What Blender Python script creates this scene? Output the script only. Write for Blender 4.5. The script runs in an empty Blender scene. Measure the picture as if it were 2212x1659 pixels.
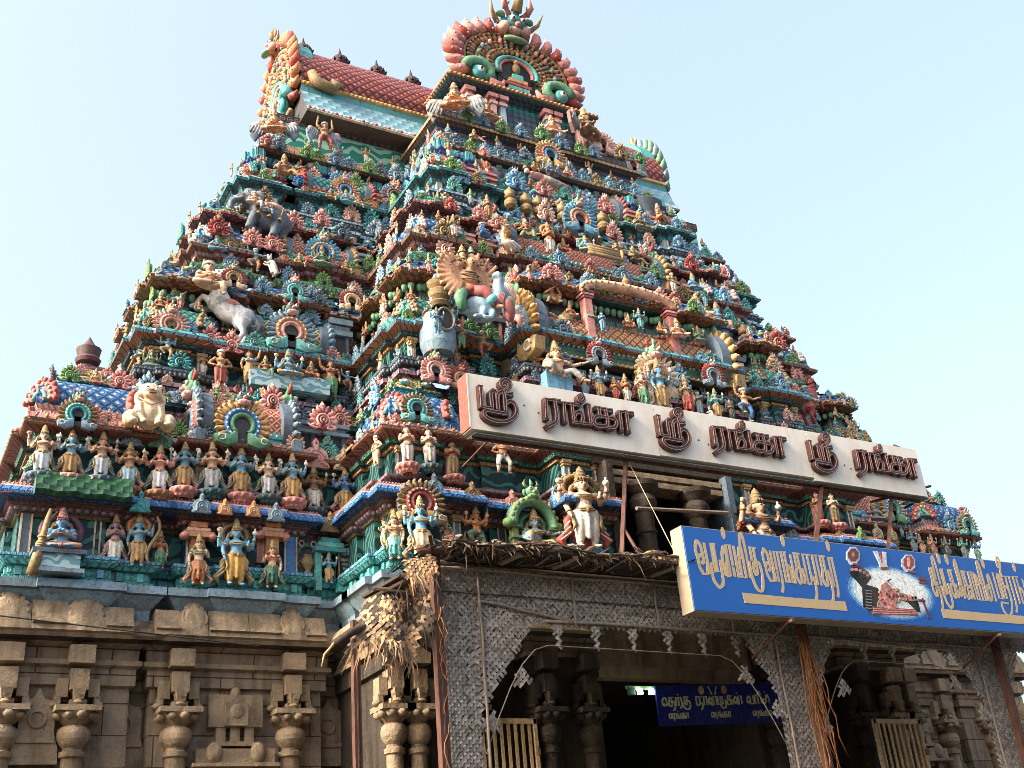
import bpy, bmesh, math, random
from mathutils import Matrix, Vector
random.seed(7)
S = bpy.context.scene
COL = S.collection
PI = math.pi
R = math.radians

# ------------------------------------------------------------------ camera
CAM = Vector((0, 0, 1.6))
AX = Matrix(((0.87304377, 0.14824144, 0.46456329),
             (-0.48063707, 0.42248415, 0.76843682),
             (-0.08235644, -0.89416532, 0.44009749)))   # columns: camera right, down, forward
FPX, CX0, CY0 = 2454.87, 1106.0, 829.5                   # focal length and centre on a 2212 px wide picture
cd = bpy.data.cameras.new("camera")
cam = bpy.data.objects.new("camera", cd)
COL.objects.link(cam)
S.camera = cam
cd.sensor_width = 36
cd.lens = 36 * FPX / 2212
cd.clip_start, cd.clip_end = 0.1, 3000
r_, d_, f_ = (AX.col[i] for i in range(3))
cam.matrix_world = Matrix(((r_.x, -d_.x, -f_.x, 0), (r_.y, -d_.y, -f_.y, 0), (r_.z, -d_.z, -f_.z, CAM.z), (0, 0, 0, 1)))

# ------------------------------------------------------------------ sky, sun, exposure
HAZE_F, HAZE_C = 0.55, (0.92, 1.13, 1.44, 1)      # pale haze mixed into the clear sky
SUN_EL, SUN_AZ = R(33), R(-86)      # azimuth measured from the facade normal (-Y) towards the left
sd = Vector((math.sin(SUN_AZ) * math.cos(SUN_EL), -math.cos(SUN_AZ) * math.cos(SUN_EL), math.sin(SUN_EL)))
W = bpy.data.worlds.new("World")
S.world = W
W.use_nodes = True
wn = W.node_tree
sky = wn.nodes.new("ShaderNodeTexSky")
sky.sky_type = 'NISHITA'
sky.sun_disc = False
sky.sun_elevation = SUN_EL
sky.sun_rotation = math.atan2(sd.x, sd.y)
sky.air_density = 1.0
sky.dust_density = 9.0
sky.ozone_density = 0.3
bgn = wn.nodes["Background"]
hz_ = wn.nodes.new("ShaderNodeMix")
hz_.data_type = 'RGBA'
hz_.inputs[0].default_value = HAZE_F
hz_.inputs[7].default_value = HAZE_C
wn.links.new(sky.outputs[0], hz_.inputs[6])
wn.links.new(hz_.outputs[2], bgn.inputs[0])
bgn.inputs[1].default_value = 0.15
sl = bpy.data.lights.new("sun", 'SUN')
sl.energy = 1.5
sl.angle = R(10)
sl.color = (1.0, 0.93, 0.84)
so = bpy.data.objects.new("sun", sl)
COL.objects.link(so)
so.rotation_euler = sd.to_track_quat('Z', 'Y').to_euler()
S.view_settings.view_transform = 'Standard'
S.view_settings.look = 'None'
S.view_settings.gamma = 1
S.view_settings.exposure = 2.3
S.cycles.max_bounces = 6
S.cycles.diffuse_bounces = 3
S.cycles.use_denoising = True
S.cycles.filter_width = 0.8
S.cycles.denoising_input_passes = 'RGB_ALBEDO_NORMAL'
S.cycles.denoising_prefilter = 'ACCURATE'


def at(px, py, Y):
    """point of the plane y=Y seen at a pixel of the photograph (2212 px wide)"""
    d = AX @ Vector((px - CX0, py - CY0, FPX))
    return CAM + d * (Y / d.y)


def mpp(p):
    """metres per photograph pixel at a point"""
    return (AX.col[2].dot(p - CAM)) / FPX


# ------------------------------------------------------------------ materials
def lin(c):
    return tuple((v / 255 / 12.92 if v / 255 <= 0.04045 else ((v / 255 + 0.055) / 1.055) ** 2.4) for v in c)


MATS = {}


def nn(nt, t, **kw):
    n = nt.nodes.new(t)
    for k, v in kw.items():
        setattr(n, k, v)
    return n


def base_mat(name, rough=0.6):
    m = bpy.data.materials.new(name)
    m.use_nodes = True
    nt = m.node_tree
    b = nt.nodes["Principled BSDF"]
    b.inputs["Roughness"].default_value = rough
    b.inputs["Specular IOR Level"].default_value = 0.35
    return m, nt, b


def ramp(nt, fac, stops):
    r = nt.nodes.new("ShaderNodeValToRGB")
    e = r.color_ramp.elements
    while len(e) < len(stops):
        e.new(0.5)
    for el, (p, c) in zip(e, stops):
        el.position = p
        el.color = (*c, 1)
    nt.links.new(fac, r.inputs[0])
    return r


def mixc(nt, fac, a, b, mode='MIX'):
    n = nn(nt, "ShaderNodeMix", data_type='RGBA', blend_type=mode)
    if isinstance(fac, (int, float)):
        n.inputs[0].default_value = fac
    else:
        nt.links.new(fac, n.inputs[0])
    for i, v in ((6, a), (7, b)):
        if isinstance(v, tuple):
            n.inputs[i].default_value = (*v[:3], 1)
        else:
            nt.links.new(v, n.inputs[i])
    return n.outputs[2]


def noise(nt, vec, scale, detail=3, rough=0.55):
    n = nt.nodes.new("ShaderNodeTexNoise")
    n.inputs["Scale"].default_value = scale
    n.inputs["Detail"].default_value = detail
    n.inputs["Roughness"].default_value = rough
    if vec is not None:
        nt.links.new(vec, n.inputs["Vector"])
    return n.outputs[0]


def mth(nt, op, a, b=None, c=None):
    n = nn(nt, "ShaderNodeMath", operation=op)
    for i, v in enumerate((a, b, c)):
        if v is None:
            continue
        if isinstance(v, (int, float)):
            n.inputs[i].default_value = v
        else:
            nt.links.new(v, n.inputs[i])
    return n.outputs[0]


def bump(nt, b, h, strength=0.3, dist=0.02):
    n = nt.nodes.new("ShaderNodeBump")
    n.inputs["Strength"].default_value = strength
    n.inputs["Distance"].default_value = dist
    nt.links.new(h, n.inputs["Height"])
    nt.links.new(n.outputs[0], b.inputs["Normal"])


def position(nt, sx=1, sy=1, sz=1):
    g = nt.nodes.new("ShaderNodeNewGeometry")
    mp = nt.nodes.new("ShaderNodeMapping")
    mp.inputs["Scale"].default_value = (sx, sy, sz)
    nt.links.new(g.outputs["Position"], mp.inputs[0])
    return mp.outputs[0]


def paint(name, rgb, rough=0.62, worn=0.45, tint=(92, 82, 72), mottle=1.0):
    """oil paint on plaster: mottled, a little faded and grimy in patches and streaks"""
    if name in MATS:
        return MATS[name]
    m, nt, b = base_mat(name, rough)
    c = lin(rgb)
    pv = position(nt, 1, 1, 0.45)
    n1 = noise(nt, pv, 3.1, 5, 0.65)
    n2 = noise(nt, position(nt), 19, 3)
    dark = tuple(x * (1 - 0.42 * mottle) for x in c)
    pale = tuple(min(1, x * (1 + 0.12 * mottle) + 0.02 * mottle) for x in c)
    r1 = ramp(nt, n2, [(0.3, dark), (0.48, c), (0.72, pale)])
    g = ramp(nt, n1, [(0.42, (0, 0, 0)), (0.62, (1, 1, 1))])
    grime = lin(tint)
    col = mixc(nt, mth(nt, 'MULTIPLY', g.outputs[0], worn), r1.outputs[0], grime)
    if mottle > .3:      # rain streaks and specks of black mould
        n3 = noise(nt, position(nt, 1, 1, .1), 9.0, 3, .6)
        n5 = noise(nt, position(nt), 26, 4, .7)
        sk_ = ramp(nt, n3, [(.56, (0, 0, 0)), (.72, (.5, .5, .5))])
        mo = ramp(nt, n5, [(.6, (0, 0, 0)), (.68, (.6, .6, .6))])
        col = mixc(nt, mth(nt, 'MAXIMUM', sk_.outputs[0], mo.outputs[0]), col, lin((54, 50, 46)))
    nt.links.new(col, b.inputs["Base Color"])
    if mottle > .3:
        bump(nt, b, n2, 0.25, 0.02)
    MATS[name] = m
    RGB[name] = rgb
    return m


RGB = {}
P = {}
for k_, rgb_ in dict(
        skyblue=(104,166,198), blue=(66,126,188), deepblue=(46,80,132), greyblue=(122,148,162), slate=(84,104,120), teal=(62,148,150), turq=(100,184,178), darkteal=(40,84,88), green=(92,146,112), leaf=(112,160,92), dgreen=(62,106,90), moss=(132,150,92), red=(176,76,66), orange=(206,134,86), ochre=(198,156,98), gold=(172,146,100), oldgold=(140,116,76), pink=(228,176,164), rose=(214,142,132), lilac=(172,132,146), plum=(96,60,74), cream=(224,198,160), ivory=(226,220,206), white=(214,216,218), tan=(200,146,108), brown=(122,88,70), flesh=(224,174,144), pale=(226,194,168), bronze=(160,106,72), maroon=(122,66,62), dark=(58,58,62), black=(22,21,22), jade=(116,158,124), grey=(136,142,142), paleblue=(160,190,206), yellow=(220,172,84), umber=(84,68,62), ruby=(156,76,74), steel=(120,128,138)).items():
    P[k_] = paint(k_ + "_paint", rgb_)


def carved(name, size, style):
    """the same paint on a run of low relief: studs in rings, or petals parted by dark seams, over metre UVs"""
    key = "%s_%s_%d" % (name, style, round(size * 100))
    if key in MATS:
        return MATS[key]
    m, nt, b = base_mat(key, 0.6)
    c = lin(RGB[name])
    uv = nt.nodes.new("ShaderNodeUVMap")
    sp = nt.nodes.new("ShaderNodeSeparateXYZ")
    nt.links.new(uv.outputs[0], sp.inputs[0])
    fx = mth(nt, 'SUBTRACT', mth(nt, 'FRACT', mth(nt, 'DIVIDE', sp.outputs[0], size)), .5)
    fy = mth(nt, 'SUBTRACT', mth(nt, 'FRACT', mth(nt, 'DIVIDE', sp.outputs[1], size)), .5)
    if style == 'studs':
        d = mth(nt, 'SQRT', mth(nt, 'ADD', mth(nt, 'MULTIPLY', fx, fx), mth(nt, 'MULTIPLY', fy, fy)))
        st_ = [(0.10, 1), (0.16, .35), (0.24, .5), (0.32, 1), (0.40, .45), (0.5, .1)]
    else:
        d = mth(nt, 'ABSOLUTE', mth(nt, 'ADD', fx, mth(nt, 'MULTIPLY', mth(nt, 'MULTIPLY', fy, fy), .35)))
        st_ = [(0.0, .55), (0.1, .7), (0.22, .55), (0.3, 1), (0.37, .5), (0.46, .02)]
    h = ramp(nt, d, [(a, (v, v, v)) for a, v in st_])
    col = ramp(nt, h.outputs[0], [(0.05, tuple(x * .35 for x in c)), (0.4, tuple(x * .8 for x in c)), (0.6, c), (1.0, tuple(min(1, x * 1.15 + .09) for x in c))])
    n1 = noise(nt, position(nt, 1, 1, .45), 3.1, 5, .65)
    g = ramp(nt, n1, [(0.5, (0, 0, 0)), (0.68, (1, 1, 1))])
    cc = mixc(nt, mth(nt, 'MULTIPLY', g.outputs[0], .4), col.outputs[0], lin((92, 82, 72)))
    n3 = noise(nt, position(nt, 1, 1, .1), 9.0, 3, .6)
    sk_ = ramp(nt, n3, [(.55, (0, 0, 0)), (.72, (.55, .55, .55))])
    cc = mixc(nt, sk_.outputs[0], cc, lin((50, 46, 44)))
    nt.links.new(cc, b.inputs["Base Color"])
    bump(nt, b, h.outputs[0], .8, .03)
    MATS[key] = m
    return m


def carve(m, ln, j):
    nm = m.name.split('.')[0]
    if nm not in RGB or ln < .045 or nm in ('dark_paint', 'black_paint'):
        return m
    size = .09 if ln < .09 else (.14 if ln < .2 else .2)
    return carved(nm, size, 'studs' if (j * 7 + len(nm)) % 3 else 'petals')


def lattice(name, cell, line, dot, su=0.22, sv=0.22, rough=0.5):
    """diamond trellis of raised cords with a stud in each diamond, over metre UVs"""
    if name in MATS:
        return MATS[name]
    m, nt, b = base_mat(name, rough)
    uv = nt.nodes.new("ShaderNodeUVMap")
    sp = nt.nodes.new("ShaderNodeSeparateXYZ")
    nt.links.new(uv.outputs[0], sp.inputs[0])
    a = mth(nt, 'ADD', mth(nt, 'DIVIDE', sp.outputs[0], su), mth(nt, 'DIVIDE', sp.outputs[1], sv))
    d = mth(nt, 'SUBTRACT', mth(nt, 'DIVIDE', sp.outputs[0], su), mth(nt, 'DIVIDE', sp.outputs[1], sv))
    fa = mth(nt, 'ABSOLUTE', mth(nt, 'SUBTRACT', mth(nt, 'FRACT', a), 0.5))
    fd = mth(nt, 'ABSOLUTE', mth(nt, 'SUBTRACT', mth(nt, 'FRACT', d), 0.5))
    edge = mth(nt, 'MAXIMUM', fa, fd)
    line_f = ramp(nt, edge, [(0.36, (0, 0, 0)), (0.42, (1, 1, 1))])
    dot_f = ramp(nt, edge, [(0.13, (1, 1, 1)), (0.2, (0, 0, 0))])
    n2 = noise(nt, position(nt), 9, 4)
    cv = ramp(nt, n2, [(0.3, tuple(x * 0.6 for x in lin(cell))), (0.7, tuple(min(1, x * 1.1) for x in lin(cell)))])
    c1 = mixc(nt, line_f.outputs[0], cv.outputs[0], lin(line))
    c2 = mixc(nt, dot_f.outputs[0], c1, lin(dot))
    nt.links.new(c2, b.inputs["Base Color"])
    bump(nt, b, mth(nt, 'ADD', line_f.outputs[0], dot_f.outputs[0]), 1.0, 0.025)
    MATS[name] = m
    return m


L_blue = lattice("blue_lattice", (70, 120, 172), (40, 66, 104), (170, 200, 215))
L_red = lattice("red_lattice", (166, 80, 70), (198, 150, 120), (214, 170, 140))
L_teal = lattice("teal_lattice", (78, 166, 152), (40, 92, 96), (160, 200, 176), 0.17, 0.17)
L_olive = lattice("olive_lattice", (122, 104, 60), (206, 190, 140), (150, 150, 100))
L_rust = lattice("rust_lattice", (150, 72, 58), (74, 34, 32), (196, 116, 92), 0.26, 0.26)
L_gold = lattice("gold_lattice", (206, 152, 104), (120, 62, 34), (150, 170, 150), 0.2, 0.2)


def scales(name, c1, c2, s=0.22):
    """rows of overlapping leaf scales over metre UVs"""
    m, nt, b = base_mat(name, 0.5)
    uv = nt.nodes.new("ShaderNodeUVMap")
    sp = nt.nodes.new("ShaderNodeSeparateXYZ")
    nt.links.new(uv.outputs[0], sp.inputs[0])
    v = mth(nt, 'DIVIDE', sp.outputs[1], s * 0.6)
    row = mth(nt, 'FLOOR', v)
    u = mth(nt, 'ADD', mth(nt, 'DIVIDE', sp.outputs[0], s), mth(nt, 'MULTIPLY', row, 0.5))
    fu = mth(nt, 'SUBTRACT', mth(nt, 'FRACT', u), 0.5)
    fv = mth(nt, 'FRACT', v)
    h = mth(nt, 'SUBTRACT', fv, mth(nt, 'SUBTRACT', 0.55, mth(nt, 'MULTIPLY', mth(nt, 'MULTIPLY', fu, fu), -2.0)))
    f = ramp(nt, mth(nt, 'ADD', mth(nt, 'FRACT', mth(nt, 'SUBTRACT', v, mth(nt, 'MULTIPLY', mth(nt, 'MULTIPLY', fu, fu), 2.2))), 0), [(0.0, (1, 1, 1)), (0.16, (.75, .75, .75)), (0.9, (.1, .1, .1)), (1, (0, 0, 0))])
    c = mixc(nt, f.outputs[0], lin(c1), lin(c2))
    nt.links.new(c, b.inputs["Base Color"])
    bump(nt, b, f.outputs[0], 1.0, 0.05)
    return m


M_scale = scales("green_scale", (14, 44, 30), (44, 92, 58))
M_scalep = scales("petal_band", (70, 140, 142), (142, 152, 170), 0.36)


def scroll(name, bg, fg, scale=5.0):
    """panel of low relief scrolls"""
    m, nt, b = base_mat(name, 0.55)
    pos = position(nt)
    v = nt.nodes.new("ShaderNodeTexWave")
    v.wave_type = 'RINGS'
    v.inputs["Scale"].default_value = scale * 0.5
    v.inputs["Distortion"].default_value = 9
    v.inputs["Detail"].default_value = 1.5
    v.inputs["Detail Scale"].default_value = 1.2
    nt.links.new(pos, v.inputs[0])
    f = ramp(nt, v.outputs[1], [(0.45, (0, 0, 0)), (0.62, (1, 1, 1))])
    c = mixc(nt, f.outputs[0], lin(bg), lin(fg))
    nt.links.new(c, b.inputs["Base Color"])
    bump(nt, b, f.outputs[0], 0.8, 0.02)
    return m


M_scroll = scroll("dark_teal_scroll", (20, 52, 56), (62, 112, 104))
M_scrollg = scroll("green_frieze_scroll", (38, 122, 104), (150, 190, 170), 3.0)
M_scrollb = scroll("grey_blue_scroll", (104, 148, 160), (170, 196, 196), 7)


def stone(name, rgb, joints=True, sx=1.1, sz=0.52):
    m, nt, b = base_mat(name, 0.85)
    b.inputs["Specular IOR Level"].default_value = 0.2
    pos = position(nt)
    n1 = noise(nt, pos, 2.2, 6, 0.7)
    n2 = noise(nt, pos, 34, 4, 0.7)
    n3 = noise(nt, position(nt, 3, 3, 0.35), 1.6, 4)
    c = lin(rgb)
    r1 = ramp(nt, n1, [(0.25, tuple(x * 0.55 for x in c)), (0.5, c), (0.75, (c[0] * 1.3, c[1] * 1.2, c[2] * 1.05))])
    sp = ramp(nt, n2, [(0.3, (.78, .78, .78)), (0.7, (1.08, 1.08, 1.08))])
    col = mixc(nt, 1.0, r1.outputs[0], sp.outputs[0], 'MULTIPLY')
    st = ramp(nt, n3, [(0.45, (1, 1, 1)), (0.7, (.55, .52, .5))])
    col = mixc(nt, 1.0, col, st.outputs[0], 'MULTIPLY')
    h = n2
    if joints:
        uv = nt.nodes.new("ShaderNodeUVMap")
        br = nt.nodes.new("ShaderNodeTexBrick")
        br.inputs["Scale"].default_value = 1
        br.inputs["Mortar Size"].default_value = 0.012
        br.inputs["Mortar Smooth"].default_value = 0.3
        br.inputs["Brick Width"].default_value = sx
        br.inputs["Row Height"].default_value = sz
        br.inputs["Color1"].default_value = (1, 1, 1, 1)
        br.inputs["Color2"].default_value = (.8, .78, .76, 1)
        br.inputs["Mortar"].default_value = (.25, .22, .2, 1)
        nt.links.new(uv.outputs[0], br.inputs[0])
        col = mixc(nt, 1.0, col, br.outputs[0], 'MULTIPLY')
        h = mth(nt, 'SUBTRACT', mth(nt, 'MULTIPLY', n2, 0.4), br.outputs[1])
    nt.links.new(col, b.inputs["Base Color"])
    n4 = noise(nt, pos, 7.5, 3, 0.5)
    bump(nt, b, mth(nt, 'ADD', h, mth(nt, 'MULTIPLY', mth(nt, 'ADD', n1, n4), 1.6 if not joints else 1.0)), 0.7, 0.04)
    MATS[name] = m
    return m


M_stone = stone("granite_blocks", (148, 132, 112))
M_stonec = stone("granite_carved", (158, 139, 114), False)
M_stoned = stone("granite_passage", (74, 66, 58), False)  # same granite, with the shade under the canopy put into a darker colour


def wood(name, rgb, rough=0.7, sc=(30, 30, 3)):
    m, nt, b = base_mat(name, rough)
    n1 = noise(nt, position(nt, *sc), 1.0, 5, 0.6)
    c = lin(rgb)
    r1 = ramp(nt, n1, [(0.3, tuple(x * 0.45 for x in c)), (0.55, c), (0.75, tuple(min(1, x * 1.25) for x in c))])
    nt.links.new(r1.outputs[0], b.inputs["Base Color"])
    bump(nt, b, n1, 0.4, 0.01)
    return m


M_bamboo = wood("weathered_bamboo", (150, 136, 120))
M_rust = wood("rusty_steel", (92, 62, 50), 0.75, (9, 9, 4))
M_straw = wood("dry_palm_leaf", (140, 116, 92), 0.85, (25, 25, 25))
M_strawl = wood("pale_palm_leaf", (206, 158, 112), 0.8, (25, 25, 25))
M_strawd = wood("dark_old_thatch", (70, 58, 48), 0.9, (25, 25, 25))
M_backing = wood('mat_backing', (106, 98, 90), 0.9, (25, 25, 25))
M_fibre = wood("orange_coir", (150, 100, 60), 0.85, (30, 30, 5))
M_weave = [wood("woven_leaf_a", (152, 144, 134), 0.8, (14, 14, 14)), wood("woven_leaf_b", (138, 130, 120), 0.8, (14, 14, 14)), wood("woven_leaf_c", (170, 162, 150), 0.8, (14, 14, 14))]


# ------------------------------------------------------------------ mesh builder
class MB:
    def __init__(self):
        self.v, self.f, self.m, self.s, self.uv, self.mats = [], [], [], [], [], []
        self.xf = None

    def mi(self, mat):
        if mat not in self.mats:
            self.mats.append(mat)
        return self.mats.index(mat)

    def add(self, vs, fs, mat, smooth=False, uvs=None):
        o = len(self.v)
        if self.xf is not None:
            vs = [self.xf @ Vector(v) for v in vs]
        self.v += [tuple(v) for v in vs]
        k = self.mi(mat)
        for i, f in enumerate(fs):
            self.f.append(tuple(j + o for j in f))
            self.m.append(k)
            self.s.append(smooth)
            self.uv.append(uvs[i] if uvs else None)

    def box(self, c, s, mat, rz=0, taper=1.0):
        x, y, z = s[0] / 2, s[1] / 2, s[2] / 2
        vs = [(-x, -y, -z), (x, -y, -z), (x, y, -z), (-x, y, -z)] + [(a * x * taper, b * y * taper, z) for a, b in ((-1, -1), (1, -1), (1, 1), (-1, 1))]
        cr, sr = math.cos(rz), math.sin(rz)
        vs = [(c[0] + a * cr - b * sr, c[1] + a * sr + b * cr, c[2] + d) for a, b, d in vs]
        w, h, dp = s[0], s[2], s[1]
        u0 = c[0] * cr + c[1] * sr
        uv = [[(u0, c[1]), (u0 + w, c[1]), (u0 + w, c[1] + dp), (u0, c[1] + dp)]] * 2 + [[(u0, c[2] - z), (u0 + w, c[2] - z), (u0 + w, c[2] + z), (u0, c[2] + z)], [(c[1], c[2] - z), (c[1] + dp, c[2] - z), (c[1] + dp, c[2] + z), (c[1], c[2] + z)]] * 2
        self.add(vs, [(3, 2, 1, 0), (4, 5, 6, 7), (0, 1, 5, 4), (1, 2, 6, 5), (2, 3, 7, 6), (3, 0, 4, 7)], mat, False, uv)

    def tube(self, pts, rad, mat, n=8, smooth=True):
        pts = [Vector(p) for p in pts]
        if isinstance(rad, (int, float)):
            rad = [rad] * len(pts)
        vs, fs = [], []
        t0 = (pts[1] - pts[0]).normalized()
        ref = Vector((0, 0, 1)) if abs(t0.z) < 0.9 else Vector((1, 0, 0))
        u = t0.cross(ref).normalized()
        for i, p in enumerate(pts):
            a = pts[max(0, i - 1)]
            b = pts[min(len(pts) - 1, i + 1)]
            t = (b - a).normalized()
            u = (u - t * u.dot(t))
            u = u.normalized() if u.length > 1e-6 else t.orthogonal().normalized()
            w = t.cross(u)
            for k in range(n):
                an = 2 * PI * k / n
                vs.append(p + (u * math.cos(an) + w * math.sin(an)) * rad[i])
        for i in range(len(pts) - 1):
            for k in range(n):
                k2 = (k + 1) % n
                fs.append((i * n + k, i * n + k2, (i + 1) * n + k2, (i + 1) * n + k))
        fs.append(tuple(reversed(range(n))))
        fs.append(tuple((len(pts) - 1) * n + k for k in range(n)))
        self.add(vs, fs, mat, smooth)

    def ell(self, c, r, mat, n=10, m=6, rot=None):
        vs, fs = [], []
        if isinstance(r, (int, float)):
            r = (r, r, r)
        c = Vector(c)
        for i in range(m + 1):
            th = PI * i / m
            for k in range(n):
                ph = 2 * PI * k / n
                q = Vector((r[0] * math.sin(th) * math.cos(ph), r[1] * math.sin(th) * math.sin(ph), r[2] * math.cos(th)))
                if rot is not None:
                    q = rot @ q
                vs.append(c + q)
        for i in range(m):
            for k in range(n):
                k2 = (k + 1) % n
                if i == 0:
                    fs.append((k, (i + 1) * n + k, (i + 1) * n + k2))
                elif i == m - 1:
                    fs.append((i * n + k, (i + 1) * n + k, i * n + k2))
                else:
                    fs.append((i * n + k, (i + 1) * n + k, (i + 1) * n + k2, i * n + k2))
        self.add(vs, fs, mat, True)

    def lathe(self, prof, c, mat, n=14, smooth=True, sq=1.0):
        """prof: (radius, z[, material]) from the bottom up"""
        for i in range(len(prof) - 1):
            (r0, z0), (r1, z1) = prof[i][:2], prof[i + 1][:2]
            mt = prof[i][2] if len(prof[i]) > 2 else mat
            vs = []
            for rr, zz in ((r0, z0), (r1, z1)):
                for k in range(n):
                    an = 2 * PI * (k + 0.5) / n
                    vs.append((c[0] + rr * math.cos(an), c[1] + rr * sq * math.sin(an), c[2] + zz))
            self.add(vs, [(k, (k + 1) % n, n + (k + 1) % n, n + k) for k in range(n)], mt, smooth)

    def slab(self, outline, y0, y1, mat, side=None, dome=0.0, cen=None):
        """outline: (x, z) counter-clockwise seen from -Y; front at y0 (smaller y), back at y1; dome pushes the middle forward"""
        n = len(outline)
        if cen is None:
            cen = (sum(p[0] for p in outline) / n, sum(p[1] for p in outline) / n)
        vs = [(x, y0, z) for x, z in outline] + [(x, y1, z) for x, z in outline]
        if dome:
            vs += [(cen[0] + (x - cen[0]) * 0.6, y0 - dome * 0.75, cen[1] + (z - cen[1]) * 0.6) for x, z in outline] + [(cen[0], y0 - dome, cen[1])]
            fs = [(k, (k + 1) % n, 2 * n + (k + 1) % n, 2 * n + k) for k in range(n)] + [(2 * n + k, 2 * n + (k + 1) % n, 3 * n) for k in range(n)]
            self.add(vs, fs, mat, True)
        else:
            self.add(vs, [tuple(range(n))], mat)
        self.add(vs[:2 * n], [(k, n + k, n + (k + 1) % n, (k + 1) % n) for k in range(n)] + [tuple(reversed(range(n, 2 * n)))], side or mat)

    def ring(self, outer, inner, y0, y1, mat, ridge=0.0):
        """band between two open outlines of the same length, front y0, back y1, rounded forward by ridge"""
        n = len(outer)
        mid = [((a[0] + b[0]) / 2, (a[1] + b[1]) / 2) for a, b in zip(outer, inner)]
        vs = [(x, y0, z) for x, z in outer] + [(x, y0 - ridge, z) for x, z in mid] + [(x, y0, z) for x, z in inner] + [(x, y1, z) for x, z in outer] + [(x, y1, z) for x, z in inner]
        fs = []
        for k in range(n - 1):
            fs += [(k, n + k, n + k + 1, k + 1), (n + k, 2 * n + k, 2 * n + k + 1, n + k + 1), (3 * n + k, k, k + 1, 3 * n + k + 1), (2 * n + k, 4 * n + k, 4 * n + k + 1, 2 * n + k + 1), (4 * n + k, 3 * n + k, 3 * n + k + 1, 4 * n + k + 1)]
        for k in (0, n - 1):
            fs.append((k, n + k, 2 * n + k, 4 * n + k, 3 * n + k))
        self.add(vs, fs, mat, ridge > 0)

    def sweep(self, path, prof, closed=False, smooth=False, plain=False):
        """prof: (offset, z, material-of-the-face-above) swept along a plan path with mitred corners; outward is to the right-hand side facing -Y for a path running +X"""
        pts = [Vector(p) for p in path]
        n = len(pts)
        nor = []
        for i in range(n if closed else n - 1):
            d = (pts[(i + 1) % n] - pts[i]).normalized()
            nor.append(Vector((d.y, -d.x)))
        mit = []
        for i in range(n):
            if closed:
                a, b = nor[i - 1], nor[i]
            else:
                a, b = nor[max(0, i - 1)], nor[min(n - 2, i)]
            mit.append((a + b) / (1 + max(-0.5, a.dot(b))))
        ul = [0]
        for i in range(1, n + 1):
            ul.append(ul[-1] + (pts[i % n] - pts[i - 1]).length)
        vl = [0]
        for j in range(1, len(prof)):
            vl.append(vl[-1] + math.hypot(prof[j][0] - prof[j - 1][0], prof[j][1] - prof[j - 1][1]))
        rows = [[(pts[i].x + mit[i].x * o[0], pts[i].y + mit[i].y * o[0], o[1]) for i in range(n)] for o in prof]
        for j in range(len(prof) - 1):
            mt = prof[j][2]
            if mt is None:
                continue
            if not plain:
                mt = carve(mt, vl[j + 1] - vl[j], j)
            vs = rows[j] + rows[j + 1]
            fs, uvs = [], []
            for i in range(n if closed else n - 1):
                i2 = (i + 1) % n
                fs.append((i, i2, n + i2, n + i))
                uvs.append([(ul[i], vl[j]), (ul[i + 1], vl[j]), (ul[i + 1], vl[j + 1]), (ul[i], vl[j + 1])])
            self.add(vs, fs, mt, smooth, uvs)

    def build(self, name, parent=None, loc=None, mats=None):
        me = bpy.data.meshes.new(name)
        me.from_pydata(self.v, [], self.f)
        for m in self.mats:
            me.materials.append(m)
        me.polygons.foreach_set("material_index", self.m)
        me.polygons.foreach_set("use_smooth", self.s)
        if any(u is not None for u in self.uv):
            ul = me.uv_layers.new(name="UVMap")
            flat = []
            for f, u in zip(self.f, self.uv):
                for k in range(len(f)):
                    flat += list(u[k]) if u else [0.0, 0.0]
            ul.data.foreach_set("uv", flat)
        me.update()
        return link(name, me, parent, loc)


def link(name, me, parent=None, loc=None):
    o = bpy.data.objects.new(name, me)
    COL.objects.link(o)
    if parent:
        o.parent = parent
    if loc is not None:
        o.location = loc
    return o


def thing(name, label, cat, loc=(0, 0, 0), rz=0, group=None):
    o = bpy.data.objects.new(name, None)
    o.empty_display_size = 0.2
    COL.objects.link(o)
    o.location = loc
    o.rotation_euler = (0, 0, rz)
    o["label"] = label
    o["category"] = cat
    if group:
        o["group"] = group
    return o


def tag(o, label=None, cat=None, group=None, kind=None):
    for k, v in (("label", label), ("category", cat), ("group", group), ("kind", kind)):
        if v:
            o[k] = v
    return o

# ================================================================== THE TOWER
XC = 14.25
tower = thing("temple_tower", "tall tapering temple gateway tower covered in brightly painted sculpture above a brown stone base", "temple tower", (XC, 24.4, 0))


def part(mb, name, parent=tower, label=None):
    o = mb.build(name)
    o.parent = parent
    o.location = -parent.location
    if label:
        o["label"] = label
    return o


def mirror(h):
    return h + [(2 * XC - x, y) for x, y in reversed(h)]


TI = {
    0: dict(xl=2.0, yw=20.0, kx=4.15, s0=4.85, s1=6.95, xb=8.1, yb=18.15, bk=9.55, c0=11.75, yc=17.6, rec=.3),
    1: dict(xl=2.25, yw=20.08, kx=3.9, s0=4.95, s1=6.95, xb=8.3, yb=18.35, bk=9.6, c0=11.75, yc=17.95, rec=.3),
    2: dict(xl=4.15, yw=21.0, kx=5.35, s0=6.25, s1=8.1, xb=8.9, yb=18.85, bk=10.1, c0=11.5, yc=18.25, rec=.3),
    3: dict(xl=5.3, yw=21.65, kx=6.5, s0=7.2, s1=8.95, xb=9.6, yb=19.5, bk=10.75, c0=11.9, yc=19.55, rec=.25),
    4: dict(xl=6.4, yw=22.2, kx=7.25, s0=7.85, s1=9.7, xb=10.45, yb=20.1, bk=11.25, c0=12.2, yc=20.5, rec=.2),
}


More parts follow.
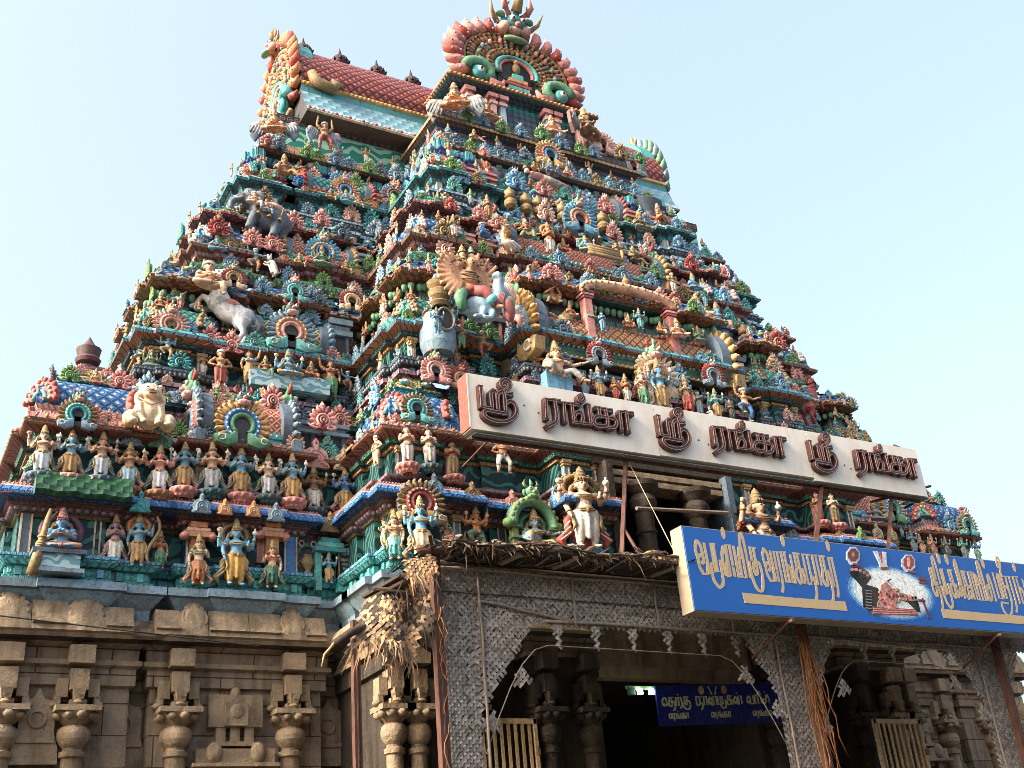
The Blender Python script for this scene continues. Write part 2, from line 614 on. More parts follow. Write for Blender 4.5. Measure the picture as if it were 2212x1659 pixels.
def jut(a, b_, y, d, n):
    """front run from a to b at y with n shallow projections d deep"""
    out = []
    for i in range(n):
        w = (b_ - a) / (2 * n + 1)
        x0, x1 = a + w * (2 * i + 1), a + w * (2 * i + 2)
        out += [(x0, y), (x0, y - d), (x1, y - d), (x1, y)]
    return out


def juty(x, ya, yb_, d, n):
    """side run from ya down to yb at x with n shallow projections d towards -x"""
    out = []
    for i in range(n):
        w = (ya - yb_) / (2 * n + 1)
        y0, y1 = ya - w * (2 * i + 1), ya - w * (2 * i + 2)
        out += [(x, y0), (x - d, y0), (x - d, y1), (x, y1)]
    return out


def plan(t, clip=None):
    d = TI[t]
    r = d['rec']
    q = .09
    h = [(d['xl'], 25.5)] + juty(d['xl'], 24.6, d['yw'], .12, 3) + [(d['xl'], d['yw'])] + jut(d['xl'], d['kx'], d['yw'], q, 1) + [(d['kx'], d['yw']), (d['kx'], d['yw'] + r), (d['s0'], d['yw'] + r), (d['s0'], d['yw'])]
    h += jut(d['s0'], d['s1'], d['yw'], q, 1) + [(d['s1'], d['yw']), (d['s1'], d['yw'] + r)] + jut(d['s1'], d['xb'], d['yw'] + r, q, 1)
    h += [(d['xb'], d['yw'] + r)] + juty(d['xb'], d['yw'] + r, d['yb'], .13, 2) + [(d['xb'], d['yb'])] + jut(d['xb'], d['bk'], d['yb'], q, 1) + [(d['bk'], d['yb']), (d['bk'], d['yb'] + r)]
    h += jut(d['bk'], d['c0'], d['yb'] + r, q, 1) + [(d['c0'], d['yb'] + r), (d['c0'], d['yc'])]
    if t >= 2:
        h += jut(d['c0'], XC - .3, d['yc'], q, 2)
    return h


def front_y(t, x):
    """y of the wall plane of storey t at x"""
    d = TI[t]
    x = min(x, 2 * XC - x)
    r = d['rec']
    if x < d['kx']: return d['yw']
    if x < d['s0']: return d['yw'] + r
    if x < d['s1']: return d['yw']
    if x < d['xb']: return d['yw'] + r
    if x < d['bk']: return d['yb']
    if x < d['c0']: return d['yb'] + r
    return d['yc']


def seg_along(path, off):
    """list of (point, direction, length) for the path pushed outward by off"""
    out = []
    pts = [Vector(p) for p in path]
    nor = []
    for i in range(len(pts) - 1):
        d = (pts[i + 1] - pts[i]).normalized()
        nor.append(Vector((d.y, -d.x)))
    q = []
    for i in range(len(pts)):
        a, b = nor[max(0, i - 1)], nor[min(len(nor) - 1, i)]
        q.append(pts[i] + (a + b) / (1 + max(-0.5, a.dot(b))) * off)
    for i in range(len(q) - 1):
        v = q[i + 1] - q[i]
        if v.dot(pts[i + 1] - pts[i]) > 0:
            out.append((q[i], v.normalized(), v.length, nor[i]))
    return out


def beads(mb, path, off, z, r, step, mat, rz=None, n=6, m=4):
    rz = rz or r
    for p, d, L, nrm in seg_along(path, off):
        k = max(1, int(L / step))
        for i in range(k):
            q = p + d * (L * (i + .5) / k)
            if q.y > 24.6:
                continue
            mb.ell((q.x, q.y, z), (r, r, rz), mat, n, m)


def dentils(mb, path, off, z, w, h, dep, step, mats):
    for p, d, L, nrm in seg_along(path, off):
        k = max(1, int(L / step))
        for i in range(k):
            q = p + d * (L * (i + .5) / k)
            if q.y > 24.6:
                continue
            mb.box((q.x, q.y, z), (w, dep, h), mats[i % len(mats)], math.atan2(d.y, d.x))


def pieces(t):
    """plan pieces of storey t: whole mirrored path, or the two wings of the ground storey with the opening between them"""
    h = plan(t)
    if t <= 1:
        a = h + [(12.72, h[-1][1])]
        return [a, [(2 * XC - x, y) for x, y in reversed(a)]]
    return [mirror(h)]


def storey(t, base, wall, eave, label=None):
    for path in pieces(t):
        mb = MB()
        mb.sweep(path, base + wall)
        part(mb, "storey_wall", label=label)
        mb = MB()
        mb.sweep(path, eave)
        part(mb, "cornice")


p = P
# ---- painted ledge above the stone and ground storey
prof_ledge = [(.10, 7.0, p['greyblue']), (.12, 7.28, p['greyblue']), (.30, 7.5, p['slate']), (.36, 7.52, p['greyblue']), (.36, 7.66, p['greyblue']), (-.05, 7.67, None)]
prof0 = [(.06, 7.67, p['teal']), (.16, 7.70, p['teal']), (.16, 7.76, p['darkteal']), (.08, 7.77, p['turq']), (.08, 7.95, p['teal']), (.15, 7.97, p['turq']),
         (.22, 8.03, p['teal']), (.24, 8.08, p['skyblue']), (.24, 8.14, p['skyblue']), (0, 8.16, M_scroll), (0, 8.86, p['ochre']), (.05, 8.86, p['bronze']), (.05, 8.91, p['dgreen']),
         (.09, 8.92, p['brown']), (.16, 9.0, p['plum']), (.2, 9.02, p['brown']), (.24, 9.08, p['umber'])]
prof0e = [(.24, 9.08, p['deepblue']), (.42, 9.1, p['blue']), (.43, 9.17, p['blue']), (.38, 9.25, p['pink']), (.36, 9.28, p['pink']), (.27, 9.34, p['plum']), (.25, 9.36, p['dgreen']), (.12, 9.41, p['green']), (-.5, 9.42, None)]
for path in pieces(0):
    mb = MB(); mb.sweep(path, prof_ledge, plain=True); part(mb, "painted_ledge", label="grey blue painted ledge above the stone")
storey(0, [], prof0, prof0e)
mb = MB()
for path in pieces(0):
    beads(mb, path, .2, 8.05, .045, .12, p['teal'])
    dentils(mb, path, .1, 7.86, .11, .15, .05, .3, [p['teal'], p['turq'], p['skyblue']])
    beads(mb, path, .13, 8.96, .05, .13, p['lilac'], .04)
    beads(mb, path, .33, 9.32, .02, .06, p['rose'])
part(mb, "bead_rows")

# ---- storey 1
prof1 = [(.2, 9.42, p['lilac']), (.24, 9.47, p['plum']), (.12, 9.5, p['plum']), (.12, 9.56, p['lilac']), (.24, 9.6, p['lilac']), (.26, 9.64, p['plum']), (.0, 9.65, M_scroll), (.0, 10.24, p['orange']), (.05, 10.25, p['ochre']), (.05, 10.31, p['darkteal']),
         (.12, 10.33, p['dgreen']), (.16, 10.42, p['umber'])]
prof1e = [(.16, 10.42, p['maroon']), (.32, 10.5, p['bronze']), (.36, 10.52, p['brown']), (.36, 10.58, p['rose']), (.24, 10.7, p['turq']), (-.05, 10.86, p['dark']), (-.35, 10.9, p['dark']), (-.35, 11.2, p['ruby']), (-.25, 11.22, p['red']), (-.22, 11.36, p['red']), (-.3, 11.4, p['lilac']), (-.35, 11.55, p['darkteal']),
          (-.2, 11.6, p['teal']), (-.15, 11.7, L_olive), (-.42, 12.05, p['dark']), (-.6, 12.1, p['lilac']), (-.55, 12.2, None)]
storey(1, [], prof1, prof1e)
mb = MB()
for path in pieces(1):
    beads(mb, path, .1, 10.38, .05, .13, p['green'])
    beads(mb, path, .34, 10.63, .035, .17, p['gold'])
    beads(mb, path, -.3, 11.05, .07, .17, p['dgreen'])
    beads(mb, path, -.3, 11.48, .05, .13, p['lilac'])
part(mb, "bead_rows")

# ---- storey 2
prof2 = [(.1, 12.0, p['plum']), (.3, 12.05, p['lilac']), (.32, 12.13, p['dark']), (.12, 12.15, p['dark']), (.12, 12.3, p['umber']), (.2, 12.32, p['slate']), (.28, 12.42, p['slate']), (.28, 12.48, p['grey']), (0, 12.5, M_scroll), (0, 12.98, p['orange']), (.05, 12.99, p['ochre']), (.06, 13.04, p['dark']),
         (.14, 13.06, p['darkteal']), (.17, 13.14, p['umber'])]
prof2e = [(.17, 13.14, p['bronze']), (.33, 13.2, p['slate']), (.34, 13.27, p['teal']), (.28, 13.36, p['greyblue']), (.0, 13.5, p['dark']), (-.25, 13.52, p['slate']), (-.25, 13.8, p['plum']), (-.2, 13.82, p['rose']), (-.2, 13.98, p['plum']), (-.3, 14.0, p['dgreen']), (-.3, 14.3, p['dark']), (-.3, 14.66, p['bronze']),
          (.02, 14.72, p['brown']), (.04, 14.8, p['rose']), (-.02, 14.88, L_blue), (-.36, 15.25, p['dgreen']), (-.55, 15.3, None)]
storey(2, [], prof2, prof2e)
mb = MB()
for path in pieces(2):
    beads(mb, path, .12, 13.1, .045, .13, p['slate'])
    dentils(mb, path, .13, 12.22, .1, .14, .06, .26, [p['teal'], p['ochre'], p['turq'], p['red']])
    beads(mb, path, .24, 12.37, .035, .09, p['grey'], .05)
    beads(mb, path, -.2, 14.5, .08, .17, p['green'], .1)
    beads(mb, path, .03, 14.8, .03, .14, p['yellow'])
    beads(mb, path, -.15, 14.02, .05, .13, p['rose'])
    dentils(mb, path, -.22, 13.9, .12, .13, .05, .2, [p['red'], p['rose']])
part(mb, "bead_rows")

# ---- storey 3
prof3 = [(.1, 15.25, p['umber']), (.22, 15.28, p['plum']), (.22, 15.34, p['dark']), (.12, 15.36, p['jade']), (.2, 15.42, p['jade']), (.26, 15.52, p['green']), (.26, 15.56, p['jade']), (0, 15.58, p['green']), (0, 15.8, p['ochre']), (.05, 15.81, p['maroon']), (.1, 15.86, p['lilac']), (.15, 15.92, p['dark'])]
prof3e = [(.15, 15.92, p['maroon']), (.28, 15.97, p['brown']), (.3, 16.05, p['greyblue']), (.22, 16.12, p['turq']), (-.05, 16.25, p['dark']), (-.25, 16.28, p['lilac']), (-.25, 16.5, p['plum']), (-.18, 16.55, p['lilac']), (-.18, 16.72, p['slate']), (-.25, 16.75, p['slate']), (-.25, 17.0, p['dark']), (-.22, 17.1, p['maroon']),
          (.0, 17.14, p['rose']), (.0, 17.22, p['lilac']), (-.05, 17.26, L_teal), (-.32, 17.55, p['greyblue']), (-.5, 17.6, None)]
storey(3, [], prof3, prof3e)
mb = MB()
for path in pieces(3):
    beads(mb, path, .22, 15.48, .04, .1, p['jade'], .06)
    beads(mb, path, .08, 15.9, .045, .12, p['red'], .05)
    beads(mb, path, -.15, 16.62, .07, .16, p['lilac'], .08)
    beads(mb, path, .01, 17.19, .028, .13, p['ochre'])
    beads(mb, path, -.2, 16.4, .05, .13, p['plum'])
part(mb, "bead_rows")

# ---- storey 4
prof4 = [(.05, 17.55, p['greyblue']), (.2, 17.6, p['paleblue']), (.2, 17.68, p['slate']), (.1, 17.7, p['greyblue']), (.18, 17.8, p['slate']), (.26, 17.86, p['paleblue']), (.26, 17.92, p['greyblue']), (0, 17.95, p['skyblue']), (0, 18.3, p['white']), (.05, 18.3, p['teal']), (.1, 18.38, p['darkteal']), (.15, 18.44, p['dgreen'])]
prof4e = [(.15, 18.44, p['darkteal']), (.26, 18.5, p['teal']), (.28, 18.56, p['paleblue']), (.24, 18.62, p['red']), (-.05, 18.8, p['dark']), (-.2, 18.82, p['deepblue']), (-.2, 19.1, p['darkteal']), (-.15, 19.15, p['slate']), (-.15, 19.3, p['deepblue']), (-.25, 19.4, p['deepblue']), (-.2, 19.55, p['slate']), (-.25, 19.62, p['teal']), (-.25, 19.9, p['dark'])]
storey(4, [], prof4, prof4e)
mb = MB()
for path in pieces(4):
    beads(mb, path, .2, 17.82, .035, .1, p['grey'], .04)
    beads(mb, path, .08, 18.42, .04, .11, p['jade'])
    beads(mb, path, -.15, 19.22, .06, .15, p['slate'])
    beads(mb, path, -.2, 19.6, .07, .16, p['deepblue'])
part(mb, "bead_rows")

# ---- neck storey: yellow-edged red trellis ledge, green frieze, then the bay's pillared attic
h5 = [(7.0, 26.0), (7.0, 22.6), (10.95, 22.6), (10.95, 20.75)]
path5 = mirror(h5)
mb = MB()
mb.sweep(path5, [(-.3, 19.85, p['dark']), (.12, 19.95, p['brown']), (.2, 20.0, p['gold']), (.2, 20.1, p['greyblue']), (.14, 20.14, L_red), (-.1, 20.42, p['gold']), (-.12, 20.5, p['paleblue']), (-.3, 20.55, p['white']), (-.32, 20.62, M_scrollg)])
mb.sweep(path5, [(-.32, 20.62, M_scrollg), (-.32, 21.35, p['turq']), (-.28, 21.36, p['umber']), (-.28, 21.62, None)])
part(mb, "neck_wall")
hb = [(11.15, 24.5), (11.15, 21.05)]
mb = MB()
mb.sweep(mirror(hb), [(0, 20.45, p['deepblue']), (.06, 20.5, p['slate']), (0, 20.62, p['teal']), (0, 20.85, p['lilac']), (.05, 20.9, p['slate']), (0, 21.0, p['slate']), (.12, 21.05, p['brown']), (.22, 21.1, p['gold']), (.22, 21.2, p['greyblue']), (-.1, 21.3, p['paleblue']), (-.1, 21.5, p['turq']), (-.05, 21.52, p['paleblue']), (-.05, 21.6, p['dark']), (-.6, 21.62, None)])
part(mb, "attic_ledge")
mb = MB()
mb.sweep(mirror([(12.15, 24.5), (12.15, 21.75)]), [(0, 21.55, p['slate']), (0, 22.9, p['teal']), (0, 23.3, p['slate']), (.2, 23.34, None)])
for x in (12.45, 13.2, 13.5, 15.0, 15.3, 16.05):
    for dx, mt in ((0, p['paleblue']),):
        mb.box((x, 21.5, 22.35), (.16, .16, 1.3), mt if x in (13.5, 15.0) else p['pink'])
        mb.box((x, 21.5, 21.72), (.26, .26, .16), p['paleblue'])
        mb.box((x, 21.5, 22.75), (.24, .24, .1), p['pink'])
        mb.box((x, 21.5, 22.98), (.34, .3, .14), p['rose'])
part(mb, "attic_wall", label="dark attic between pink and blue pillars")
mb = MB()
mb.sweep(mirror([(12.0, 24.0), (12.0, 21.55)]), [(-.4, 23.2, p['slate']), (.15, 23.22, p['dgreen']), (.2, 23.26, p['gold']), (.22, 23.36, p['ochre']), (.05, 23.44, p['teal']), (-.9, 23.52, None)])
for p_, d_2, L_, n_ in seg_along(mirror([(12.0, 24.0), (12.0, 21.55)]), .22):
    k = int(L_ / .14)
    for i in range(k):
        q = p_ + d_2 * (L_ * (i + .5) / k)
        mb.ell((q.x, q.y, 23.31), (.06, .06, .05), p['orange'], 6, 4)
part(mb, "attic_eave")

# ---- main barrel vault
VX0, VX1 = 8.05, 2 * XC - 8.35
prof_v = [(22.9, 21.5), (22.35, 21.5), (22.33, 21.56), (22.38, 21.7), (22.45, 21.74), (22.62, 22.1), (22.78, 22.5), (22.8, 22.72), (22.75, 22.76), (22.76, 22.86), (22.82, 22.9), (22.78, 23.2), (22.9, 23.7), (23.2, 24.25), (23.65, 24.75), (24.1, 25.05), (24.4, 25.12), (24.7, 25.05), (25.6, 24.2), (26.0, 23.2), (26.2, 21.5)]
vm = [p['umber'], p['gold'], p['white'], p['gold'], M_scalep, M_scalep, p['teal'], p['ochre'], p['ochre'], p['gold']] + [L_rust] * 10
mb = MB()
ul = 0
for i in range(len(prof_v) - 1):
    (y0, z0), (y1, z1) = prof_v[i], prof_v[i + 1]
    ln = math.hypot(y1 - y0, z1 - z0)
    xs = (VX0, VX1)
    mb.add([(xs[0], y0, z0), (xs[1], y0, z0), (xs[1], y1, z1), (xs[0], y1, z1)], [(0, 1, 2, 3)], vm[i], False, [[(0, ul), (VX1 - VX0, ul), (VX1 - VX0, ul + ln), (0, ul + ln)]])
    ul += ln
x = VX0 + .08
k = 0
while x < 12.4:
    mb.ell((x, 22.36, 21.63), (.06, .05, .05), (p['red'], p['white'], p['ivory'])[k % 3], 6, 4)
    mb.ell((x, 22.76, 22.81), (.05, .04, .045), p['yellow'], 6, 4)
    x += .125
    k += 1
mb.tube([(VX0, 24.4, 25.14), (VX1, 24.4, 25.14)], .07, p['ochre'], 8)
for xx in (VX0, VX1):
    mb.add([(xx, y, z) for y, z in prof_v], [tuple(range(len(prof_v)))], p['dark'])
part(mb, "barrel_roof", label="red latticed barrel vault with a turquoise petal band")
# roof running from the vault to the front arch
mb = MB()
n = 14
ul = 0
pr = []
for i in range(n + 1):
    a = PI * i / n
    pr.append((XC - 1.62 * math.cos(a) * (1 + .12 * math.sin(a)), 23.5 + 1.75 * math.sin(a) ** .8))
for i in range(n):
    (x0, z0), (x1, z1) = pr[i], pr[i + 1]
    ln = math.hypot(x1 - x0, z1 - z0)
    mb.add([(x0, 21.95, z0), (x0, 24.4, z0), (x1, 24.4, z1), (x1, 21.95, z1)], [(3, 2, 1, 0)], L_rust, False, [[(0, ul + ln), (2.4, ul + ln), (2.4, ul), (0, ul)]])
    ul += ln
mb.tube([(XC - 1.75, 21.9, 23.5), (XC - 1.72, 21.9, 24.2), (XC - 1.3, 21.9, 25.1)], .12, p['gold'], 6)
part(mb, "front_roof")


def pot(mb, c, s, m1=p['umber'], m2=p['bronze']):
    mb.lathe([(.14 * s, 0, m1), (.2 * s, .04 * s, m2), (.1 * s, .1 * s, m1), (.26 * s, .2 * s, m2), (.33 * s, .34 * s, m1), (.3 * s, .48 * s, m2), (.16 * s, .58 * s, m1), (.14 * s, .66 * s, m2), (.24 * s, .7 * s, m1), (.27 * s, .78 * s, m1), (.22 * s, .84 * s, m2), (.26 * s, 1.04 * s, m1), (.16 * s, 1.1 * s, m1), (.09 * s, 1.2 * s, m2), (0, 1.36 * s, m2)], c, m1, 12)


M_pot = paint('pot_black_brown', (56, 34, 36), .6)
for px, py in ((655, 148), (735, 172), (815, 194), (890, 212)):
    q = at(px, py, 24.4)
    mb = MB()
    mb.lathe([(.16, -.15, p['maroon']), (.2, .02), (.27, .16), (.28, .3), (.22, .42), (.08, .54), (.04, .68), (0, .86)], (q.x, 24.4, 25.16), M_pot, 12)
    for k in range(10):
        a = 2 * PI * k / 10
        mb.tube([(q.x + .26 * math.cos(a), 24.4 + .26 * math.sin(a), 25.38), (q.x + .31 * math.cos(a), 24.4 + .31 * math.sin(a), 25.46)], [.05, .02], M_pot, 5)
    part(mb, "pot_finial")


# ------------------------------------------------------------------ pavilions on the ledges
def kuta(x0, x1, yf, z0, h, lat, eave_a, eave_b, petal, fin=None):
    """corner pavilion roof: moulded eave and a square dome; x0..x1 at front plane yf"""
    w = x1 - x0
    path = [(x0, yf + w), (x0, yf), (x1, yf), (x1, yf + w)]
    mb = MB()
    e = h * .3
    mb.sweep(path, [(-.05, z0, p['dark']), (.16, z0 + .01, p['gold']), (.2, z0 + .03, eave_a), (.17, z0 + e * .4, p['gold']), (.1, z0 + e * .42, eave_a), (.06, z0 + e * .8, eave_b), (.1, z0 + e, eave_b), (.0, z0 + e + .02, None)], True)
    r0 = h - e
    prof = []
    for i in range(8):
        a = i / 7
        prof.append((.09 - (w * .5) * (1 - math.cos(a * PI / 2)) * .78 + .05 * math.sin(a * PI), z0 + e + r0 * math.sin(a * PI / 2) * .92, lat))
    prof.append((-w * .5 + .02, z0 + h, p['pink']))
    mb.sweep(path, prof, True, False)
    for cx in (x0, x1):
        mb.xf = Matrix.Translation((cx, yf - .02, z0 + e + r0 * .08)) @ Matrix.Rotation(-PI / 4 if cx == x0 else PI / 4, 4, 'Z') @ Matrix.Rotation(R(-12), 4, 'X')
        rr = .27 * h
        mb.slab([(rr * math.cos(R(a)), rr * 1.5 * math.sin(R(a))) for a in range(0, 181, 12)], -.05, .06, petal, dome=.03, cen=(0, rr * .5))
        for k in range(9):
            a = PI * k / 8
            mb.ell((rr * 1.0 * math.cos(a), -.04, rr * 1.5 * math.sin(a)), (rr * .16, .06, rr * .2), petal, 6, 4)
            mb.ell((rr * .72 * math.cos(a), -.085, rr * 1.1 * math.sin(a)), .032 * h, P['ivory'], 5, 3)
        mb.ring([(rr * .5 * math.cos(R(a)), rr * .75 * math.sin(R(a))) for a in range(0, 181, 20)], [(rr * .3 * math.cos(R(a)), rr * .45 * math.sin(R(a))) for a in range(0, 181, 20)], -.09, 0, P['turq'] if petal is not P['turq'] else P['red'], .03)
        mb.xf = None
    for i in range(int(w / .16)):
        mb.ell((x0 + .1 + i * .16, yf - .19, z0 + e * .22), .035, p['ochre'], 6, 4)
    o = part(mb, "corner_pavilion")
    if fin:
        mb = MB()
        pot(mb, (0, 0, 0), fin, p['plum'], p['umber'])
        f = mb.build("pot_finial", o)
        f.location = ((x0 + x1) / 2, yf + w / 2, z0 + h - .04)
    return o


def sala(x0, x1, yf, z0, h, dep, lat, bandm, fas, fin=0, finc=None):
    """oblong pavilion: fascia, trellis barrel roof along X"""
    e = h * .34
    yb = yf + dep
    prof = [(yf + .1, z0), (yf - .16, z0 + .02), (yf - .17, z0 + .07), (yf - .08, z0 + .09), (yf - .04, z0 + e * .6), (yf - .08, z0 + e * .64), (yf - .08, z0 + e * .95), (yf - .02, z0 + e)]
    pm = [p['umber'], p['gold'], fas, bandm, fas, bandm, fas]
    for i in range(9):
        a = i / 8 * PI
        prof.append((yf + dep / 2 - (dep / 2 + .1 * math.sin(a)) * math.cos(a), z0 + e + (h - e) * math.sin(a) ** .75))
        pm.append(lat)
    mb = MB()
    ul = 0
    for i in range(len(prof) - 1):
        (y0, a0), (y1, a1) = prof[i], prof[i + 1]
        ln = math.hypot(y1 - y0, a1 - a0)
        mb.add([(x0, y0, a0), (x1, y0, a0), (x1, y1, a1), (x0, y1, a1)], [(0, 1, 2, 3)], pm[i], False, [[(0, ul), (x1 - x0, ul), (x1 - x0, ul + ln), (0, ul + ln)]])
        ul += ln
    nb = int((x1 - x0) / .13)
    for i in range(nb):
        mb.ell((x0 + (x1 - x0) * (i + .5) / nb, yf - .17, z0 + .05), .035, p['ochre'], 6, 4)
        mb.ell((x0 + (x1 - x0) * (i + .5) / nb, yf - .08, z0 + e * .8), .03, p['ivory'], 6, 4)
    for xx in (x0, x1):
        mb.add([(xx, y, z) for y, z in prof], [tuple(range(len(prof)))], p['slate'])
    o = part(mb, "barrel_pavilion")
    for i in range(fin):
        m2 = MB()
        pot(m2, (0, 0, 0), .42, *(finc or (p['umber'], p['plum'])))
        f = m2.build("pot_finial", o)
        f.location = (x0 + (x1 - x0) * (i + .5) / fin, yf + dep * .42, z0 + h - .06)
    return o


def both(fn, x0, x1, *a, **k):
    fn(x0, x1, *a, **k)
    return fn(2 * XC - x1, 2 * XC - x0, *a, **k)


d = TI
both(kuta, 2.15, 3.85, 19.9, 10.58, 1.15, L_blue, p['rose'], p['pink'], p['red'], fin=.92)
both(kuta, 8.3, 9.55, 18.3, 10.58, 1.1, L_blue, p['rose'], p['pink'], p['red'])
both(kuta, 4.1, 5.3, 20.95, 13.27, .95, L_teal, p['red'], p['rose'], p['oldgold'])
both(kuta, 8.95, 10.05, 18.85, 13.27, .98, L_teal, p['red'], p['pink'], p['oldgold'])
both(kuta, 5.3, 6.4, 21.62, 16.03, .85, L_blue, p['ochre'], p['gold'], p['ivory'])
both(kuta, 9.6, 10.7, 19.45, 16.03, .85, L_blue, p['ochre'], p['gold'], p['pink'])
both(kuta, 6.45, 7.2, 22.15, 18.58, .7, L_red, p['ivory'], p['pink'], p['turq'])
both(kuta, 10.45, 11.2, 20.05, 18.58, .7, L_red, p['ivory'], p['teal'], p['turq'])
both(sala, 5.0, 6.85, 19.95, 10.6, 1.15, 1.1, L_red, p['turq'], p['greyblue'], 2, (p['oldgold'], p['bronze']))
both(sala, 6.3, 8.0, 20.9, 13.3, 1.0, 1.0, L_olive, p['turq'], p['gold'], 3, (p['umber'], p['brown']))
both(sala, 7.2, 8.9, 21.55, 16.08, .85, .8, L_red, p['turq'], p['teal'], 2, (p['oldgold'], p['gold']))
both(sala, 7.9, 9.65, 22.1, 18.6, .8, .7, L_teal, p['red'], p['rose'], 3, (p['maroon'], p['brown']))
sala(11.55, 2 * XC - 11.55, 18.1, 12.75, 1.35, 1.3, L_gold, p['dgreen'], p['jade'], 6, (p['oldgold'], p['gold']))
sala(11.5, 2 * XC - 11.5, 17.9, 10.6, 1.2, 1.3, L_red, p['turq'], p['greyblue'], 3)
sala(11.95, 2 * XC - 11.95, 19.45, 16.1, .9, .9, L_red, p['turq'], p['teal'], 5, (p['oldgold'], p['gold']))
sala(12.2, 2 * XC - 12.2, 20.4, 18.65, .8, .8, L_teal, p['red'], p['rose'], 4, (p['maroon'], p['brown']))
# panelled mini shrines in the recesses
def mini(_, x, yf, z0, h, m1, m2, m3):
    mb = MB()
    mb.box((x - .16, yf, z0 + h * .3), (.07, .1, h * .6), m1)
    mb.box((x + .16, yf, z0 + h * .3), (.07, .1, h * .6), m1)
    mb.box((x, yf + .02, z0 + h * .3), (.24, .06, h * .6), m3)
    mb.box((x, yf, z0 + h * .66), (.56, .2, h * .1), m2)
    mb.box((x, yf, z0 + h * .76), (.44, .16, h * .1), m1)
    mb.box((x, yf, z0 + h * .9), (.56, .22, h * .12), m2)
    mb.box((x, yf, z0 + .03), (.52, .2, .07), m2)
    part(mb, 'shrine_niche')


for sx in (1, -1):
    X = lambda x: x if sx > 0 else 2 * XC - x
    for x in (7.2, 7.85): mini(mb, X(x), 20.2, 10.75, .75, p['slate'], p['greyblue'], p['dark'])
    for x in (8.35,): mini(mb, X(x), 21.1, 13.4, 1.2, p['slate'], p['greyblue'], p['dark'])
    for x in (9.15,): mini(mb, X(x), 21.7, 16.2, .7, p['slate'], p['greyblue'], p['plum'])
    for x in (6.75, 6.95): mini(mb, X(x), 21.75, 16.1, .5, p['rose'], p['pink'], p['dark'])
    for x in (7.4, 7.7): mini(mb, X(x), 22.2, 18.4, .55, p['orange'], p['ruby'], p['teal'])
    for x in (9.95, 10.3): mini(mb, X(x), 22.2, 18.5, .7, p['ruby'], p['rose'], p['teal'])
    for x in (10.5, 11.1): mini(mb, X(x), 18.95, 13.3, 1.0, p['pink'], p['slate'], p['darkteal'])
    for x in (11.0, 11.5): mini(mb, X(x), 19.7, 16.1, .6, p['rose'], p['pink'], p['dark'])
    for x in (11.5, 12.0): mini(mb, X(x), 20.2, 18.5, .6, p['ruby'], p['rose'], p['teal'])


# ------------------------------------------------------------------ pilasters
def pil(x, yf, z0, z1, w, m, edge, cap, name="pilaster"):
    mb = MB()
    mb.box((x, yf, (z0 + z1) / 2), (w, .1, z1 - z0), m)
    mb.box((x + w / 2 - .018, yf - .052, (z0 + z1) / 2), (.03, .02, z1 - z0), edge)
    mb.box((x - w / 2 + .018, yf - .052, (z0 + z1) / 2), (.03, .02, z1 - z0), edge)
    if cap:
        mb.box((x, yf - .02, z1 - .05), (w * 1.25, .16, .05), cap)
        mb.box((x, yf - .02, z1 + .01), (w * 1.5, .2, .07), cap)
        mb.box((x, yf - .02, z0 + .03), (w * 1.3, .16, .06), cap)
    return part(mb, name)


for sx in (1, -1):
    X = lambda x: x if sx > 0 else 2 * XC - x
    for x, m in ((2.13, 'slate'), (4.02, 'slate'), (4.98, 'blue'), (6.82, 'blue'), (3.3, 'moss')):
        pil(X(x), 19.97, 8.16, 8.88, (.2 if m == 'slate' else .26) if m != 'moss' else .13, p[m], p['cream'], None)
    for x in (5.62, 6.22):
        pil(X(x), 19.94, 8.3, 8.9, .14, p['rose'], p['pink'], p['rose'])
    for x in (8.2, 9.42):
        pil(X(x), 18.1, 8.16, 8.86, .16, p['greyblue'], p['ivory'], p['gold'])
    for x in (11.6, 10.55):
        pil(X(x), 18.4, 8.16, 8.86, .2, p['slate'], p['cream'], None)
    for x in (11.85, 12.15):
        pil(X(x), 17.55, 8.16, 9.06, .2, p['turq'] if x < 12 else p['greyblue'], p['teal'], None)
    for t, z0, z1, cs in ((1, 9.65, 10.24, ('greyblue', 'slate', 'rose')), (2, 12.5, 12.98, ('pink', 'turq', 'orange')), (3, 15.58, 15.8, ('moss', 'jade', 'turq')), (4, 17.95, 18.3, ('orange', 'white', 'paleblue'))):
        D = TI[t]
        k = 0
        for a, b_, yf in ((D['xl'], D['kx'], D['yw']), (D['s0'], D['s1'], D['yw']), (D['xb'], D['bk'], D['yb']), (D['c0'], XC, D['yc'])):
            for x in ([a + .12, b_ - .12] if b_ < XC else [a + .15, a + .9]):
                pil(X(x), yf - .03, z0, z1, .15, p[cs[k % 3]], p['cream'], p['gold'] if t < 3 else None)
                k += 1

